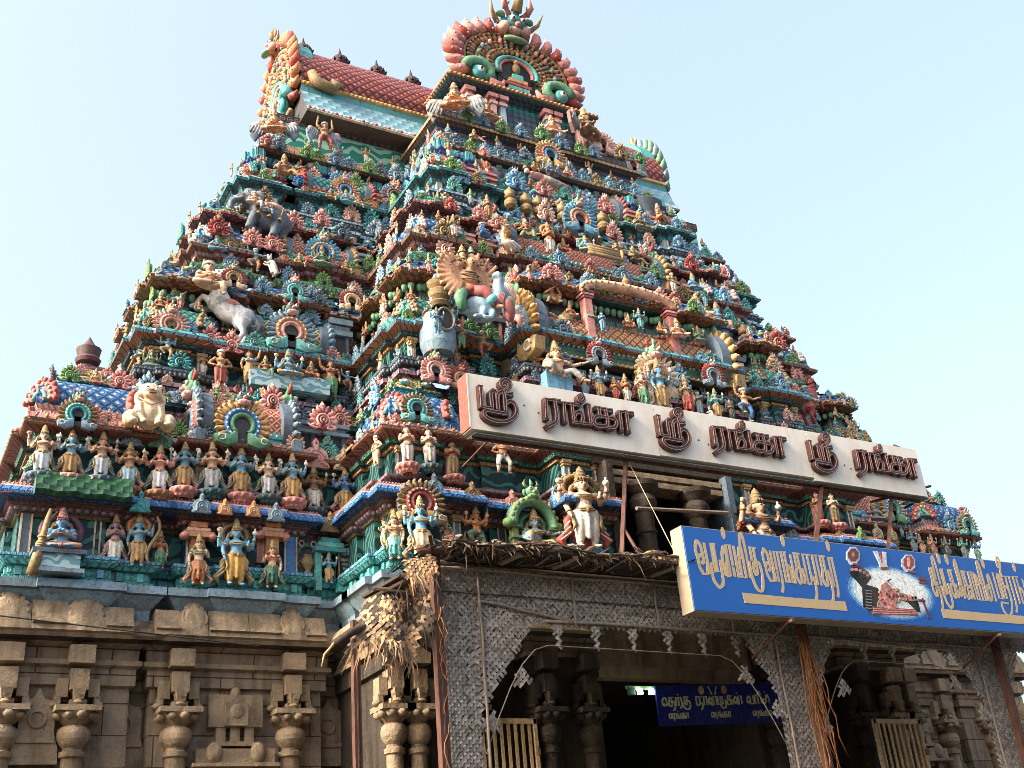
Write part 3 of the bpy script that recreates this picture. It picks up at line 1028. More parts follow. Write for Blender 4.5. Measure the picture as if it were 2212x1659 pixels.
# ================================================================== STONE BASE AND ENTRANCE
stone_half = [(1.85, 26), (1.85, 20.1), (4.05, 20.1), (4.05, 20.5), (4.4, 20.5), (4.4, 20.1), (7.45, 20.1), (7.45, 20.5), (7.95, 20.5), (7.95, 18.3), (9.75, 18.3), (9.75, 18.7), (10.9, 18.7), (10.9, 18.3), (12.35, 18.3)]
sw_, sb_ = stone_half[:9], stone_half[8:]
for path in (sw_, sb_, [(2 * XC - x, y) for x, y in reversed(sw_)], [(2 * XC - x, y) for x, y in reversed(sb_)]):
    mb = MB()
    MS = M_stone if len(path) == 9 and path[0][0] != sb_[0][0] and path[-1][0] != 2 * XC - sb_[0][0] else M_stoned  # bay walls under the canopy take the granite with shade in its colour
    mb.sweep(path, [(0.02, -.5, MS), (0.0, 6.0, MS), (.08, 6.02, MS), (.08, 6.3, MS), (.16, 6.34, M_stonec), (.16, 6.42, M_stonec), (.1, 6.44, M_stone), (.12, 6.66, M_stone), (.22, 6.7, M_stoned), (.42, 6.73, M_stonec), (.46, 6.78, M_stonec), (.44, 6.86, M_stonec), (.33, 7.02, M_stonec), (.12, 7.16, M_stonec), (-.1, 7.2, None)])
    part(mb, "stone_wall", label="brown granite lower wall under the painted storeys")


def circ0(x, z, r):
    return [(x + r * math.cos(2 * PI * k / 16), z + r * math.sin(2 * PI * k / 16)) for k in range(17)]


def roundtop(w, h, k=9):
    """lumpy crest outline of a carved eave stone"""
    o = [(-w / 2, 0), (w / 2, 0), (w / 2, h * .62), (w * .36, h * .74), (w * .26, h * .74), (w * .14, h * .95), (0, h), (-w * .14, h * .95), (-w * .26, h * .74), (-w * .36, h * .74), (-w / 2, h * .62)]
    return o


# eave stones: bulging blocks with a carved roundel, leaning out over the wall
def eave_stone(x, yf, w, h, carved, rz=0):
    mb = MB()
    mb.xf = Matrix.Translation((x, yf - .46, 6.80)) @ Matrix.Rotation(rz, 4, 'Z') @ Matrix.Rotation(R(-18), 4, 'X')
    mb.slab(roundtop(w, h) if carved else [(-w / 2, 0), (w / 2, 0), (w / 2, h * .78), (-w / 2, h * .78)], -.06, .22, M_stonec, dome=.07 if carved else 0)
    if carved:
        for rr, zz in ((.16, .2),):
            o1 = [(rr * h * 2 * math.cos(2 * PI * k / 16), h * .45 + rr * h * 2 * math.sin(2 * PI * k / 16)) for k in range(17)]
            o2 = [(rr * h * 1.6 * math.cos(2 * PI * k / 16), h * .45 + rr * h * 1.6 * math.sin(2 * PI * k / 16)) for k in range(17)]
            mb.ring(o1, o2, -.085, -.05, M_stonec, .012)
        mb.ell((0, -.09, h * .45), (.09, .03, .1), M_stonec, 8, 5)
        for k in range(9):
            a = PI * (k / 8)
            mb.ell((w * .40 * math.cos(a), -.07, h * .42 + h * .44 * math.sin(a)), (.06, .03, .06), M_stonec, 6, 4)
    else:
        mb.box((0, -.09, h * .18), (w * .96, .05, .05), M_stonec)
    return part(mb, "eave_stone")


for x, w, h, c in ((2.0, .66, .74, 1), (2.62, .56, .7, 0), (3.2, .6, .74, 1), (3.73, .46, .62, 0), (4.55, .44, .62, 0), (5.0, .46, .74, 1), (5.6, .72, .66, 0), (6.26, .58, .66, 0), (6.78, .44, .74, 1), (7.2, .4, .62, 0)):
    eave_stone(x, 20.1, w, h, c)
    eave_stone(2 * XC - x, 20.1, w, h, c)
for x, w, h, c in ((8.15, .5, .62, 0), (8.7, .6, .66, 1), (9.35, .6, .56, 0)):
    eave_stone(x, 18.3, w, h, c)


def stone_column(x, yf, r, z_ab=5.55, name="stone_pilaster", M_stonec=M_stonec):
    mb = MB()
    z = z_ab
    mb.lathe([(r * .9, -.2), (r * .9, z - 1.3), (r * 1.02, z - 1.28), (r * 1.02, z - 1.1), (r * .86, z - 1.08), (r * .84, z - .72), (r * 1.05, z - .7), (r * 1.08, z - .62), (r * .8, z - .6), (r * .8, z - .56), (r * 1.1, z - .5), (r * 1.32, z - .42), (r * 1.36, z - .34), (r * 1.25, z - .26), (r * .85, z - .2), (r * 1.0, z - .17), (r * 1.6, z - .04), (r * 1.75, z)], (x, yf, 0), M_stonec, 16)
    for k in range(9):
        a = 2 * PI * k / 9
        mb.ell((x + r * 1.5 * math.cos(a), yf + r * 1.5 * math.sin(a), z - .06), (.1, .1, .07), M_stonec, 6, 4)
    mb.box((x, yf, z + .04), (r * 3.6, r * 3.4, .09), M_stonec)
    mb.box((x, yf, z + .13), (r * 1.3, r * 2, .12), M_stonec)
    # bracket with pendant
    mb.box((x, yf - .05, z + .52), (r * 1.45, .34, .34), M_stonec)
    mb.box((x, yf - .18, z + .27), (r * .7, .16, .16), M_stonec, taper=1.4)
    mb.lathe([(.02, -.12), (.09, -.06), (.06, 0), (.1, .06)], (x, yf - .2, z + .2), M_stonec, 8)
    for s in (-1, 1):
        mb.box((x + s * r * 1.25, yf + .02, z + .4), (r * .9, .26, .3), M_stonec)
        mb.box((x + s * r * 1.55, yf + .02, z + .2), (r * .5, .24, .14), M_stonec)
        mb.ell((x + s * r * 1.75, yf - .02, z + .13), (.09, .12, .06), M_stonec, 8, 5)
    mb.box((x, yf - .1, z + .92), (r * 2.0, .4, .3), M_stonec)
    return part(mb, name)


for x in (2.1, 3.2, 4.85, 6.85):
    stone_column(x, 20.02, .2)
    stone_column(2 * XC - x, 20.02, .2)
for x in (8.05, 8.5, 9.5, 11.1, 12.0):
    stone_column(x, 18.2, .17, 5.3, M_stonec=M_stonec if x < 9 else M_stoned)  # inner columns get the darkened granite standing in for canopy shade
    stone_column(2 * XC - x, 18.2, .17, 5.3, M_stonec=M_stonec if x < 9 else M_stoned)
# relief shrine panel and pot panels on the stone wall
for sx in (1, -1):
    mb = MB()
    X = lambda x: x if sx > 0 else 2 * XC - x
    x = X(5.85)
    mb.box((x, 20.02, 5.62), (.95, .16, .55), M_stonec)
    mb.box((x, 19.98, 5.55), (.4, .2, .38), M_stonec)
    mb.ell((x, 19.9, 5.6), (.14, .06, .14), M_stonec, 12, 6)
    mb.ell((x, 20.0, 5.92), (.1, .08, .12), M_stonec, 8, 6)
    for s in (-.25, 0, .25): mb.box((x + s, 20.03, 5.22), (.16, .14, .28), M_stonec)
    mb.box((x, 20.0, 5.06), (.8, .2, .07), M_stonec)
    mb.box((x, 19.98, 4.84), (1.35, .26, .26), M_stonec)
    mb.box((x, 19.93, 4.7), (1.5, .3, .06), M_stonec)
    for s in (-.38, .38): mb.ell((x + s, 19.86, 4.9), (.15, .08, .18), M_stonec, 10, 6)
    for s in (-.45, .45): mb.box((x + s, 20.03, 4.3), (.16, .16, .7), M_stonec)
    mb.box((x, 20.02, 4.62), (.5, .14, .1), M_stonec)
    part(mb, 'carved_shrine', label='carved relief shrine on the granite wall')
    for xx, w in ((4.03, .34), (7.7, .3), (2.62, .3)):
        mb = MB()
        xx = X(xx)
        yy = 20.06 if xx in (X(2.62),) else 20.46
        mb.slab([(xx - w * 1.2, 4.75), (xx + w * 1.2, 4.75), (xx + w * 1.15, 5.0), (xx + w * .9, 5.25), (xx + w * .92, 5.6), (xx + w * .86, 5.74), (xx + w * .3, 5.78), (xx, 5.95), (xx - w * .3, 5.78), (xx - w * .86, 5.74), (xx - w * .92, 5.6), (xx - w * .9, 5.25), (xx - w * 1.15, 5.0)], yy - .08, yy + .1, M_stonec)
        mb.ring(circ0(xx, 5.45, w * .5), circ0(xx, 5.45, w * .36), yy - .1, yy - .07, M_stonec, .02)
        mb.box((xx, yy - .09, 5.12), (w * 1.9, .04, .08), M_stonec)
        mb.box((xx, yy - .05, 4.62), (w * 2.0, .2, .12), M_stonec)
        mb.box((xx, yy - .05, 4.4), (w * 1.5, .16, .2), M_stonec)
        for s in (-1, 1): mb.box((xx + s * w * .8, yy - .08, 4.18), (w * .8, .3, .1), M_stonec)
        part(mb, 'pot_panel')

for a, b_ in ((8.0, 12.3), (2 * XC - 12.3, 2 * XC - 8.0)):
    mb = MB()
    mb.box(((a + b_) / 2, 19.4, 3.4), (b_ - a, 1.3, 7.7), M_stoned)
    part(mb, "wall_core")
# entrance passage and the gallery window above it, their shade put into darkened stone
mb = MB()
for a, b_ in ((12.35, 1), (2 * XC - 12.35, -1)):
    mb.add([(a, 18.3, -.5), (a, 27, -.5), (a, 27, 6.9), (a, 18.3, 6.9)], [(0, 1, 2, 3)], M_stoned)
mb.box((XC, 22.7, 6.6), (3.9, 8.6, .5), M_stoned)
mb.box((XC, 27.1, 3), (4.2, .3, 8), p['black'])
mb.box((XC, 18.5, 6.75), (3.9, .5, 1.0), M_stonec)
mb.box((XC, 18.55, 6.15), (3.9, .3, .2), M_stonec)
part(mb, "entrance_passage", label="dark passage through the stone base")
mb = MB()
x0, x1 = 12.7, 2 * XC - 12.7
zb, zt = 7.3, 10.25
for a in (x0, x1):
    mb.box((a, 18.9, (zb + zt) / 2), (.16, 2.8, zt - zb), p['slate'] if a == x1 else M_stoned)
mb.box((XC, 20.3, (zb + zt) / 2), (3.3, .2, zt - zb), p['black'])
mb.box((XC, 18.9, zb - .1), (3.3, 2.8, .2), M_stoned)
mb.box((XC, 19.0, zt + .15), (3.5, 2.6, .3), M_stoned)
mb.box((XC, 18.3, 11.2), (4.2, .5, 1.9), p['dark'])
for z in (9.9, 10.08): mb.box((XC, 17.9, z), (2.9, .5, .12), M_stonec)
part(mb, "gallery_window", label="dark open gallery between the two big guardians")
for x in (13.6, 14.98):
    mb = MB()
    mb.lathe([(.28, -.02), (.28, .2), (.2, .22), (.19, 1.5), (.22, 1.52), (.22, 1.58), (.19, 1.6), (.2, 1.95), (.27, 2.05), (.3, 2.2), (.26, 2.3), (.22, 2.34), (.36, 2.5), (.38, 2.6)], (0, 0, 0), M_stoned, 14)
    o = mb.build("stone_column")
    o.location = (x, 17.75, 7.3)
    tag(o, ("left" if x < 14 else "right") + " round stone column of the dark gallery, behind the pole tied across", "column", "columns of the dark gallery")
# slabs and pedestal boxes in the ground storey
for px, py, w, h, Y, m, nm in ((1312, 1205, .52, .42, 17.35, M_scrollb, "guardian_pedestal"), (1690, 1250, .52, .42, 17.35, M_scrollb, "guardian_pedestal")):
    q = at(px, py, Y)
    mb = MB()
    mb.box((q.x, Y, q.z - h / 2), (w, .4, h * .74), m)
    mb.box((q.x, Y, q.z - h * .06), (w * 1.18, .46, h * .14), p['paleblue'])
    mb.box((q.x, Y, q.z - h * .94), (w * 1.18, .46, h * .14), p['paleblue'])
    for k in range(8):
        mb.box((q.x - w * .5 + (k + .5) * w / 8, Y - .235, q.z - h * .16), (.035, .03, .05), p['greyblue'])
        mb.box((q.x - w * .5 + (k + .5) * w / 8, Y - .235, q.z - h * .84), (.035, .03, .05), p['greyblue'])
    part(mb, nm)

# ------------------------------------------------------------------ green scale roof over the ascetic
mb = MB()
x0, x1 = 2.15, 3.75
pr = [(19.9, 9.15), (19.42, 9.08), (19.36, 9.14), (19.4, 9.35), (19.55, 9.55), (19.75, 9.64), (20.0, 9.66)]
ul = 0
for i in range(len(pr) - 1):
    (y0, z0), (y1, z1) = pr[i], pr[i + 1]
    ln = math.hypot(y1 - y0, z1 - z0)
    k = 10
    for j in range(k):
        xa, xb = x0 + (x1 - x0) * j / k, x0 + (x1 - x0) * (j + 1) / k
        za = zb_ = 0
        mb.add([(xa, y0, z0 + .02 * math.sin(j * 2)), (xb, y0, z0 + .02 * math.sin(j * 2 + 2)), (xb, y1, z1 + .02 * math.sin(j * 2 + 2)), (xa, y1, z1 + .02 * math.sin(j * 2))], [(0, 1, 2, 3)], M_scale, True, [[(xa - x0, ul), (xb - x0, ul), (xb - x0, ul + ln), (xa - x0, ul + ln)]])
    ul += ln
for s in (x0, x1):
    mb.add([(s, y, z) for y, z in pr], [tuple(range(len(pr)))], p['dgreen'])
part(mb, "leaf_scale_awning", label="dark green scalloped awning at the tower's corner")

# ------------------------------------------------------------------ glyph strokes
G = {
    'sri': None,
    'a': ([[(.32, .38), (.5, .32), (.6, .5), (.42, .62), (.18, .5), (.15, .25), (.4, 0), (.75, .05), (.85, .4)], [(.13, .45), (.05, .8), (.25, 1.05), (.5, .9), (.6, .6)], [(.85, 1), (.92, 0)]], 1.1),
    'ra': ([[(.1, 0), (.1, .98), (.62, .98)], [(.45, .98), (.45, 0), (.25, -.35)]], .75),
    'ru': ([[(.32, .08), (.32, 1), (.7, 1)], [(.52, 1), (.52, .12), (.88, .12)], [(.32, .35), (.05, .35), (.08, -.15), (.45, -.4), (.85, -.2), (.88, .5)]], 1.05),
    'La': ([[(.15, 0), (.05, .55), (.27, .95), (.46, .6), (.3, .25), (.24, 0), (.5, 0)], [(.52, 0), (.52, 1), (1.0, 1)], [(.84, 1), (.88, 0)]], 1.1),
    'ma': ([[(.1, 1), (.12, 0), (.78, 0)], [(.4, 0), (.4, .55), (.55, .95), (.72, .9), (.76, 0)]], .9),
    'i': ([[(-.25, .6), (-.15, 1.3), (.05, 1.45), (.18, 1.15), (.2, 0)]], .32),
    'ku': ([[(.2, 1), (.85, 1)], [(.3, 1), (.3, .55)], [(.6, 1), (.6, .25), (.42, .12), (.3, .35), (.5, .52), (.88, .5), (.98, .1), (.75, -.35), (.35, -.35), (.05, .05), (.03, .55)]], 1.1),
    'ka': ([[(.15, 1), (.85, 1)], [(.27, 1), (.27, .55)], [(.57, 1), (.57, .15), (.33, 0), (.1, .22), (.25, .48), (.82, .48), (.92, .22), (.76, 0)]], 1.05),
    'nga': ([[(.1, 0), (.1, 1), (.62, 1)], [(.42, 1), (.42, 0), (1.0, 0), (1.0, .95)], [(.42, .4), (.58, .62), (.74, .4), (.7, 0)]], 1.15),
    'na': ([[(.1, 0), (.1, 1), (.85, 1)], [(.1, 0), (.5, .05)], [(.55, 1), (.55, .1), (.78, .3), (.85, -.1), (.7, -.4), (.55, -.5)]], .98),
    'aa': ([[(.1, 0), (.1, 1), (.62, 1)], [(.46, 1), (.48, 0)]], .7),
    'tha': ([[(.1, 1), (.78, 1)], [(.2, 1), (.2, .5)], [(.5, 1), (.5, .12), (.27, 0), (.05, .25), (.25, .5), (.75, .5), (.88, 0), (.72, -.4), (.5, -.48)]], 1.0),
    'e': ([[(.2, .32), (.32, .18), (.2, .05), (.04, .25), (.06, .7), (.3, 1), (.52, .8), (.55, 0)]], .7),
    'ee': ([[(.2, .1), (.32, .22), (.2, .35), (.04, .2), (.12, .05), (.3, .6), (.25, 1.2), (.45, 1.4), (.56, 1.1), (.55, 0)]], .7),
    'ya': ([[(.1, 1), (.12, 0), (.92, 0), (.92, 1)], [(.12, .4), (.35, .95), (.52, .6), (.52, 0)]], 1.05),
    'la': ([[(.32, .42), (.2, .6), (.05, .3), (.22, 0), (.5, .2), (.55, .8), (.75, 1), (.9, .6), (.92, 0)]], 1.0),
    'Ra': ([[(.05, 0), (.05, .95), (.38, .95), (.38, 0)], [(.38, .95), (.74, .95), (.74, .1), (.5, -.3)]], .85),
    'n': ([[(.27, .3), (.1, .1), (.02, .5), (.2, .92), (.42, .6), (.34, .1), (.6, 0), (.62, .95), (1.0, .95), (1.0, 0)]], 1.1),
    'mu': ([[(.1, 1), (.1, .1), (.72, .1), (.72, .9), (.46, .9), (.44, -.1), (.7, -.4), (1.05, -.2), (1.08, .6)]], 1.15),
    'va': ([[(.27, .35), (.1, .1), (.02, .5), (.25, .92), (.48, .6), (.36, .05), (.88, 0), (.88, 1)]], 1.0),
    'sa': ([[(.1, 1), (.8, 1)], [(.25, 1), (.25, .5), (.1, .25), (.25, 0), (.4, .2), (.25, .5), (.75, .5), (.75, 0)], [(.52, 1), (.52, .5)]], .95),
    'v': ([[(.05, 1), (.3, 0), (.55, 1)]], .6),
    'g': ([[(.6, .85), (.35, 1), (.08, .7), (.1, .2), (.35, 0), (.6, .15), (.6, .45), (.38, .45)]], .75),
    'dot': ([[(.05, 0), (.05, .08)]], .2),
    ' ': ([], .6),
}


def smooth_line(pts, k=5):
    if len(pts) < 3:
        return [Vector(q) for q in pts]
    P_ = [Vector(q) for q in pts]
    P_ = [P_[0] * 2 - P_[1]] + P_ + [P_[-1] * 2 - P_[-2]]
    out = []
    for i in range(1, len(P_) - 2):
        a, b_, c, e = P_[i - 1:i + 3]
        # keep right angles sharp
        for j in range(k):
            t = j / k
            q = .5 * ((2 * b_) + (c - a) * t + (2 * a - 5 * b_ + 4 * c - e) * t * t + (3 * b_ - a - 3 * c + e) * t ** 3)
            out.append(q)
    out.append(P_[-2])
    return out


def cornered(pts):
    """straight runs meeting at sharp corners stay straight; only obtuse bends are smoothed"""
    V = [Vector(q) for q in pts]
    runs, cur = [], [V[0]]
    for i in range(1, len(V) - 1):
        cur.append(V[i])
        a = (V[i] - V[i - 1]).normalized()
        b_ = (V[i + 1] - V[i]).normalized()
        if a.dot(b_) < .2:
            runs.append(cur)
            cur = [V[i]]
    cur.append(V[-1])
    runs.append(cur)
    out = []
    for r in runs:
        s = smooth_line(r)
        out += s if not out else s[1:]
    return out


def ribbon(mb, pts, w, y0, y1, mat, nib=None, cap=True):
    """flat stroke standing y0..y1 in the x-z plane; nib=(wx, wz) gives a broad pen, thick across verticals"""
    n = len(pts)
    L_, R_ = [], []
    for i in range(n):
        t = (pts[min(n - 1, i + 1)] - pts[max(0, i - 1)])
        t = t.normalized() if t.length > 1e-9 else Vector((1, 0))
        nrm = Vector((-t.y, t.x))
        ww = w if nib is None else (abs(nrm.x) * nib[0] + abs(nrm.y) * nib[1])
        q = pts[i]
        if cap and i == 0: q = q - t * ww * .5
        if cap and i == n - 1: q = q + t * ww * .5
        L_.append(q + nrm * ww / 2)
        R_.append(q - nrm * ww / 2)
    vs = [(q.x, y0 - i_ * 2.5e-5, q.y) for i_, q in enumerate(L_)] + [(q.x, y0 - i_ * 2.5e-5, q.y) for i_, q in enumerate(R_)] + [(q.x, y1, q.y) for q in L_] + [(q.x, y1, q.y) for q in R_]
    fs = []
    for i in range(n - 1):
        fs += [(n + i, n + i + 1, i + 1, i), (i, i + 1, 2 * n + i + 1, 2 * n + i), (n + i + 1, n + i, 3 * n + i, 3 * n + i + 1)]
    fs += [(0, 2 * n, 3 * n, n), (n - 1, 2 * n - 1, 4 * n - 1, 3 * n - 1)]
    mb.add(vs, fs, mat)


def offset_line(pts, o):
    out = []
    for i in range(len(pts)):
        t = pts[min(len(pts) - 1, i + 1)] - pts[max(0, i - 1)]
        t = t.normalized() if t.length > 1e-9 else Vector((1, 0))
        out.append(pts[i] + Vector((-t.y, t.x)) * o)
    return out


def write(mb, glyphs, x, z, h, y, mat, nib, condense=1.0, pulli=None, dep=.001):
    """lay a list of glyph names from x along the sign; h is the letter height; '*' puts a dot over the last letter"""
    jj = [0]
    for g in glyphs:
        if g == '*':
            q = Vector((x - lastw * .55, z + h * 1.38))
            if pulli == 'drop':
                mb.slab([(q.x + .085 * h * math.cos(2 * PI * k / 10), q.y +   .2 * h * math.sin(2 * PI * k / 10)) for k in range(10)], y - dep - .0021, y, mat)
            else:
                mb.slab([(q.x + .1 * h * math.cos(2 * PI * k / 10), q.y + .1 * h * math.sin(2 * PI * k / 10) - .08 * h) for k in range(10)], y - dep - .0021, y, mat)
            continue
        st, w = G[g]
        for s in st:
            jj[0] += 1
            pts = [Vector((x + a * h * condense, z + b_ * h)) for a, b_ in s]
            ribbon(mb, cornered(pts), 0, y - dep - (jj[0] % 4) * .0011, y, mat, (nib[0] * h, nib[1] * h), cap=False)
        lastw = w * h * condense
        x += lastw
    return x


# ------------------------------------------------------------------ white board with channel letters
BY = 15.8
bl, br = 8.64, 19.9
bt, bb = 10.72, 9.66
M_white = paint("enamel_white", (232, 226, 212), .4, .3, (196, 172, 136), .05)
M_tan_side = paint("board_edge_cream", (236, 216, 186), .5, .15, (190, 170, 140), .1)
M_letter = paint("letter_maroon", (64, 38, 36), .35, .2, (60, 40, 36))
M_letterline = paint("letter_line", (150, 116, 104), .4, .1)
board = thing("sign_board", "long white sign board carrying raised maroon Tamil letters in front of the tower", "sign", ((bl + br) / 2, BY, bb))
seams = [bl, bl + 4.05, bl + 7.95, br]
for i, (a, b_) in enumerate(zip(seams[:-1], seams[1:])):
    mb = MB()
    dz = (-.02, 0, -.06)[i]
    mb.box(((a + b_) / 2, BY + .16, (bt + bb + dz) / 2), (b_ - a - .012, .32, bt - bb - dz), M_white)
    part(mb, "board_panel", board)
mb = MB()
mb.box((bl - .012, BY + .17, (bt + bb) / 2), (.02, .34, bt - bb), p['red'])
mb.box((bl - .006, BY + .1, (bt + bb) / 2), (.022, .22, bt - bb - .01), M_tan_side)
part(mb, "board_end", board)
mb = MB()
k = 0
x = bl + .1
while x < br - .3:
    mb.box((x + .21, BY + .18, bb - .075), (.43, .3, .012), p['grey'])
    x += .45
mb.box(((bl + br) / 2, BY + .2, bb - .1), (br - bl - .2, .05, .05), M_rust)
mb.box(((bl + br) / 2, BY + .34, bb + .5), (br - bl - .2, .05, .05), M_rust)
part(mb, "soffit_panel", board)
CROP = lambda x, y: (((1290 + x / 2.54) * .77669), ((1030 + y / 2.54) * .77669))
traced = {
    'sri': [[(100, 138), (108, 275), (182, 287), (172, 185), (190, 160), (210, 182), (222, 292)], [(222, 292), (218, 200), (240, 170), (262, 182), (274, 300)],
            [(268, 112), (284, 120), (276, 140), (248, 130), (242, 102), (270, 82), (302, 98), (304, 128), (272, 158), (276, 184), (312, 188)],
            [(280, 250), (304, 236), (338, 256), (354, 302), (336, 347), (285, 376), (215, 380), (150, 356), (124, 324), (138, 302), (200, 312), (280, 326)]],
    'ra': [[(572, 352), (565, 222), (656, 236)], [(628, 232), (642, 366), (584, 412)]],
    'nga': [[(702, 376), (692, 248), (792, 264)], [(748, 258), (762, 386), (882, 400), (866, 268)], [(764, 348), (778, 320), (806, 316), (826, 346), (818, 388)],
            [(822, 216), (810, 222), (802, 210), (814, 198), (832, 206), (832, 230), (814, 240), (796, 226), (798, 200), (820, 190)]],
    'ka': [[(928, 285), (1024, 302)], [(938, 287), (946, 345)], [(984, 297), (1000, 388), (988, 412)], [(1008, 354), (946, 342), (914, 350), (902, 384), (930, 412), (988, 412)], [(1000, 352), (1046, 362), (1062, 390), (1046, 420), (1004, 424)]],
    'aa': [[(1100, 436), (1086, 308), (1172, 322)], [(1132, 316), (1150, 446)]],
}
M0 = {}
for nme, sts in traced.items():
    M0[nme] = [[(lambda q: Vector((q.x, q.z)))(at(*CROP(*c), BY)) for c in s] for s in sts]
xs0 = at(1029, 880, BY).x
xr0 = at(1170, 880, BY).x
for gi, (ps, pr_) in enumerate(((1029, 1170), (1415.8, 1535), (1745, 1846))):
    zz = 880 + (ps - 1029) * .155
    sx_ = (1.0, .97, .94)[gi]
    for nme in ('sri', 'ra', 'nga', 'ka', 'aa'):
        mb = MB()
        off = (at(ps, zz, BY).x, xs0) if nme == 'sri' else (at(pr_, zz + 20, BY).x, xr0)
        for j, s in enumerate(M0[nme]):
            pts = cornered([Vector((off[0] + (q.x - off[1]) * sx_, q.y)) for q in s])
            small = nme == 'nga' and j == 3
            wd = .075 if small else .095
            ribbon(mb, pts, wd, BY - .11 - .001 * j, BY - .004, M_letter)
            for sgn in (-1, 1):
                ribbon(mb, offset_line(pts, sgn * wd * .27), wd * .13, BY - .122 - .001 * j, BY - .1, M_letterline)
        o = part(mb, "letter", board)
G['sri'] = ([[(lambda q: ((q.x - xs0) / .62, (q.y - 9.98) / .4))(q) for q in s] for s in M0['sri']], 1.15)
# bolts and drips
mb = MB()
for px, py in ((1132, 876), (1163, 892), (1509, 951), (1530, 960), (1824, 1005), (1838, 1013)):
    q = at(px, py, BY)
    mb.ell((q.x, BY - .006, q.z), (.018, .012, .018), p['black'], 8, 5)
part(mb, "bolts", board)


def beam(name, a, b_, w, mat, label, cat, group=None, n=6):
    mb = MB()
    a, b_ = Vector(a), Vector(b_)
    mb.tube([Vector((0, 0, 0)), b_ - a], w, mat, n, False)
    o = mb.build(name)
    o.location = a
    return tag(o, label, cat, group)


def bpx(name, p0, p1, Y0, Y1, w, mat, label, cat, group=None, n=6):
    return beam(name, at(*p0, Y0), at(*p1, Y1), w, mat, label, cat, group, n)


bpx("steel_post", (1352, 985), (1342, 1232), 16.05, 15.4, .05, M_rust, "rusty steel post holding the white board beside the dark gallery's left edge", "post", "posts of the white board", 4)
bpx("steel_post", (1776, 1035), (1755, 1240), 16.05, 15.2, .055, M_rust, "rusty steel post under the middle of the white board's last panel, above the blue sign", "post", "posts of the white board", 4)
bpx("steel_post", (1927, 1060), (1915, 1240), 16.05, 15.6, .045, M_rust, "thin rusty post in front of the purple ledge, under the white board's end", "post", "posts of the white board", 4)
bpx("steel_brace", (1058, 948), (1000, 1008), 16.1, 17.2, .022, M_rust, "dark steel brace slanting from the white board past the strong dwarf", "brace", None, 5)
bpx("steel_brace", (1880, 1085), (2010, 1050), 16.1, 16.1, .03, M_rust, "rusty brace under the white board's far end", "brace", None, 5)
bpx("bamboo_pole", (1375, 1098), (1572, 1108), 17.4, 17.4, .042, M_bamboo, "bamboo pole tied across the two columns of the dark gallery", "pole", None, 8)
bpx("wooden_stick", (1350, 1146), (1392, 1215), 15.6, 15.2, .03, M_rust, "crooked stick leaning on the thatch beside the guardian's pedestal", "stick")
bpx("steel_rod", (1320, 1232), (1436, 1192), 15.2, 15.6, .028, M_rust, "rusty rod lying across the gallery's left column above the thatch", "rod")
bpx("support_wire", (1359, 1000), (1470, 1218), 16.0, 14.6, .006, p['cream'], "pale rope running from the white board down to the blue sign", "rope")
bpx("support_wire", (1392, 1205), (1432, 1245), 15.2, 14.9, .007, p['cream'], "short loose pale rope dropping onto the thatch", "rope")
bpx("overhead_cable", (-20, 1066), (27, 1064), 19.6, 19.6, .035, p['plum'], "dark purple cable reaching the tower's corner from open sky", "cable")
bpx("overhead_cable", (-10, 1329), (560, 1396), 19.2, 19.2, .012, p['black'], "thin black cable sagging along the brown eave stones", "cable")
bpx("roof_sheet", (1930, 962), (1960, 974), 15.9, 15.9, .03, p['dark'], "dark scrap of sheet metal on the white board's top edge", "scrap")

# ------------------------------------------------------------------ blue sign
SY = 13.45
q0, q1 = at(1473, 1135, SY), at(1506, 1320, SY)
sl_, stp, sbt = q0.x - .02, q0.z, q1.z
sr_ = 19.75
M_sblue = paint("sign_blue", (34, 96, 174), .3, .06, (60, 90, 140), .04)
M_sbeige = paint("sign_beige", (196, 172, 130), .45, .1, (150, 130, 100), .15)
M_alu = paint("aluminium_edge", (160, 146, 124), .35, .15, (120, 110, 100), .15)
M_glow = [paint("picture_blue_%d" % i, c, .3, .02) for i, c in enumerate(((48, 104, 178), (96, 150, 204), (160, 200, 224), (214, 232, 236), (236, 242, 236)))]
sign = thing("sign_board", "big blue sign box with beige Tamil lettering and a picture in its middle", "sign", ((sl_ + sr_) / 2, SY, sbt))
mb = MB()
mb.box(((sl_ + sr_) / 2, SY + .15, (stp + sbt) / 2), (sr_ - sl_, .29, stp - sbt), M_alu)
mb.box(((sl_ + sr_) / 2, SY - .002, (stp + sbt) / 2), (sr_ - sl_ - .03, .012, stp - sbt - .03), M_sblue)
part(mb, "sign_panel", sign)


def spt(px, py):
    q = at(px, py, SY)
    return Vector((q.x, q.z))


def lay(mb, pxs, k, mat):
    mb.slab([(lambda q: (q.x, q.y))(spt(*c)) for c in pxs], SY - .010 - .0015 * k, SY - .006, mat)


CB = lambda x, y: ((1900 + x / 2.761) * .77669, (1470 + y / 2.761) * .77669)
CC = lambda x, y: ((2330 + x / 2.4517) * .77669, (1500 + y / 2.4517) * .77669)
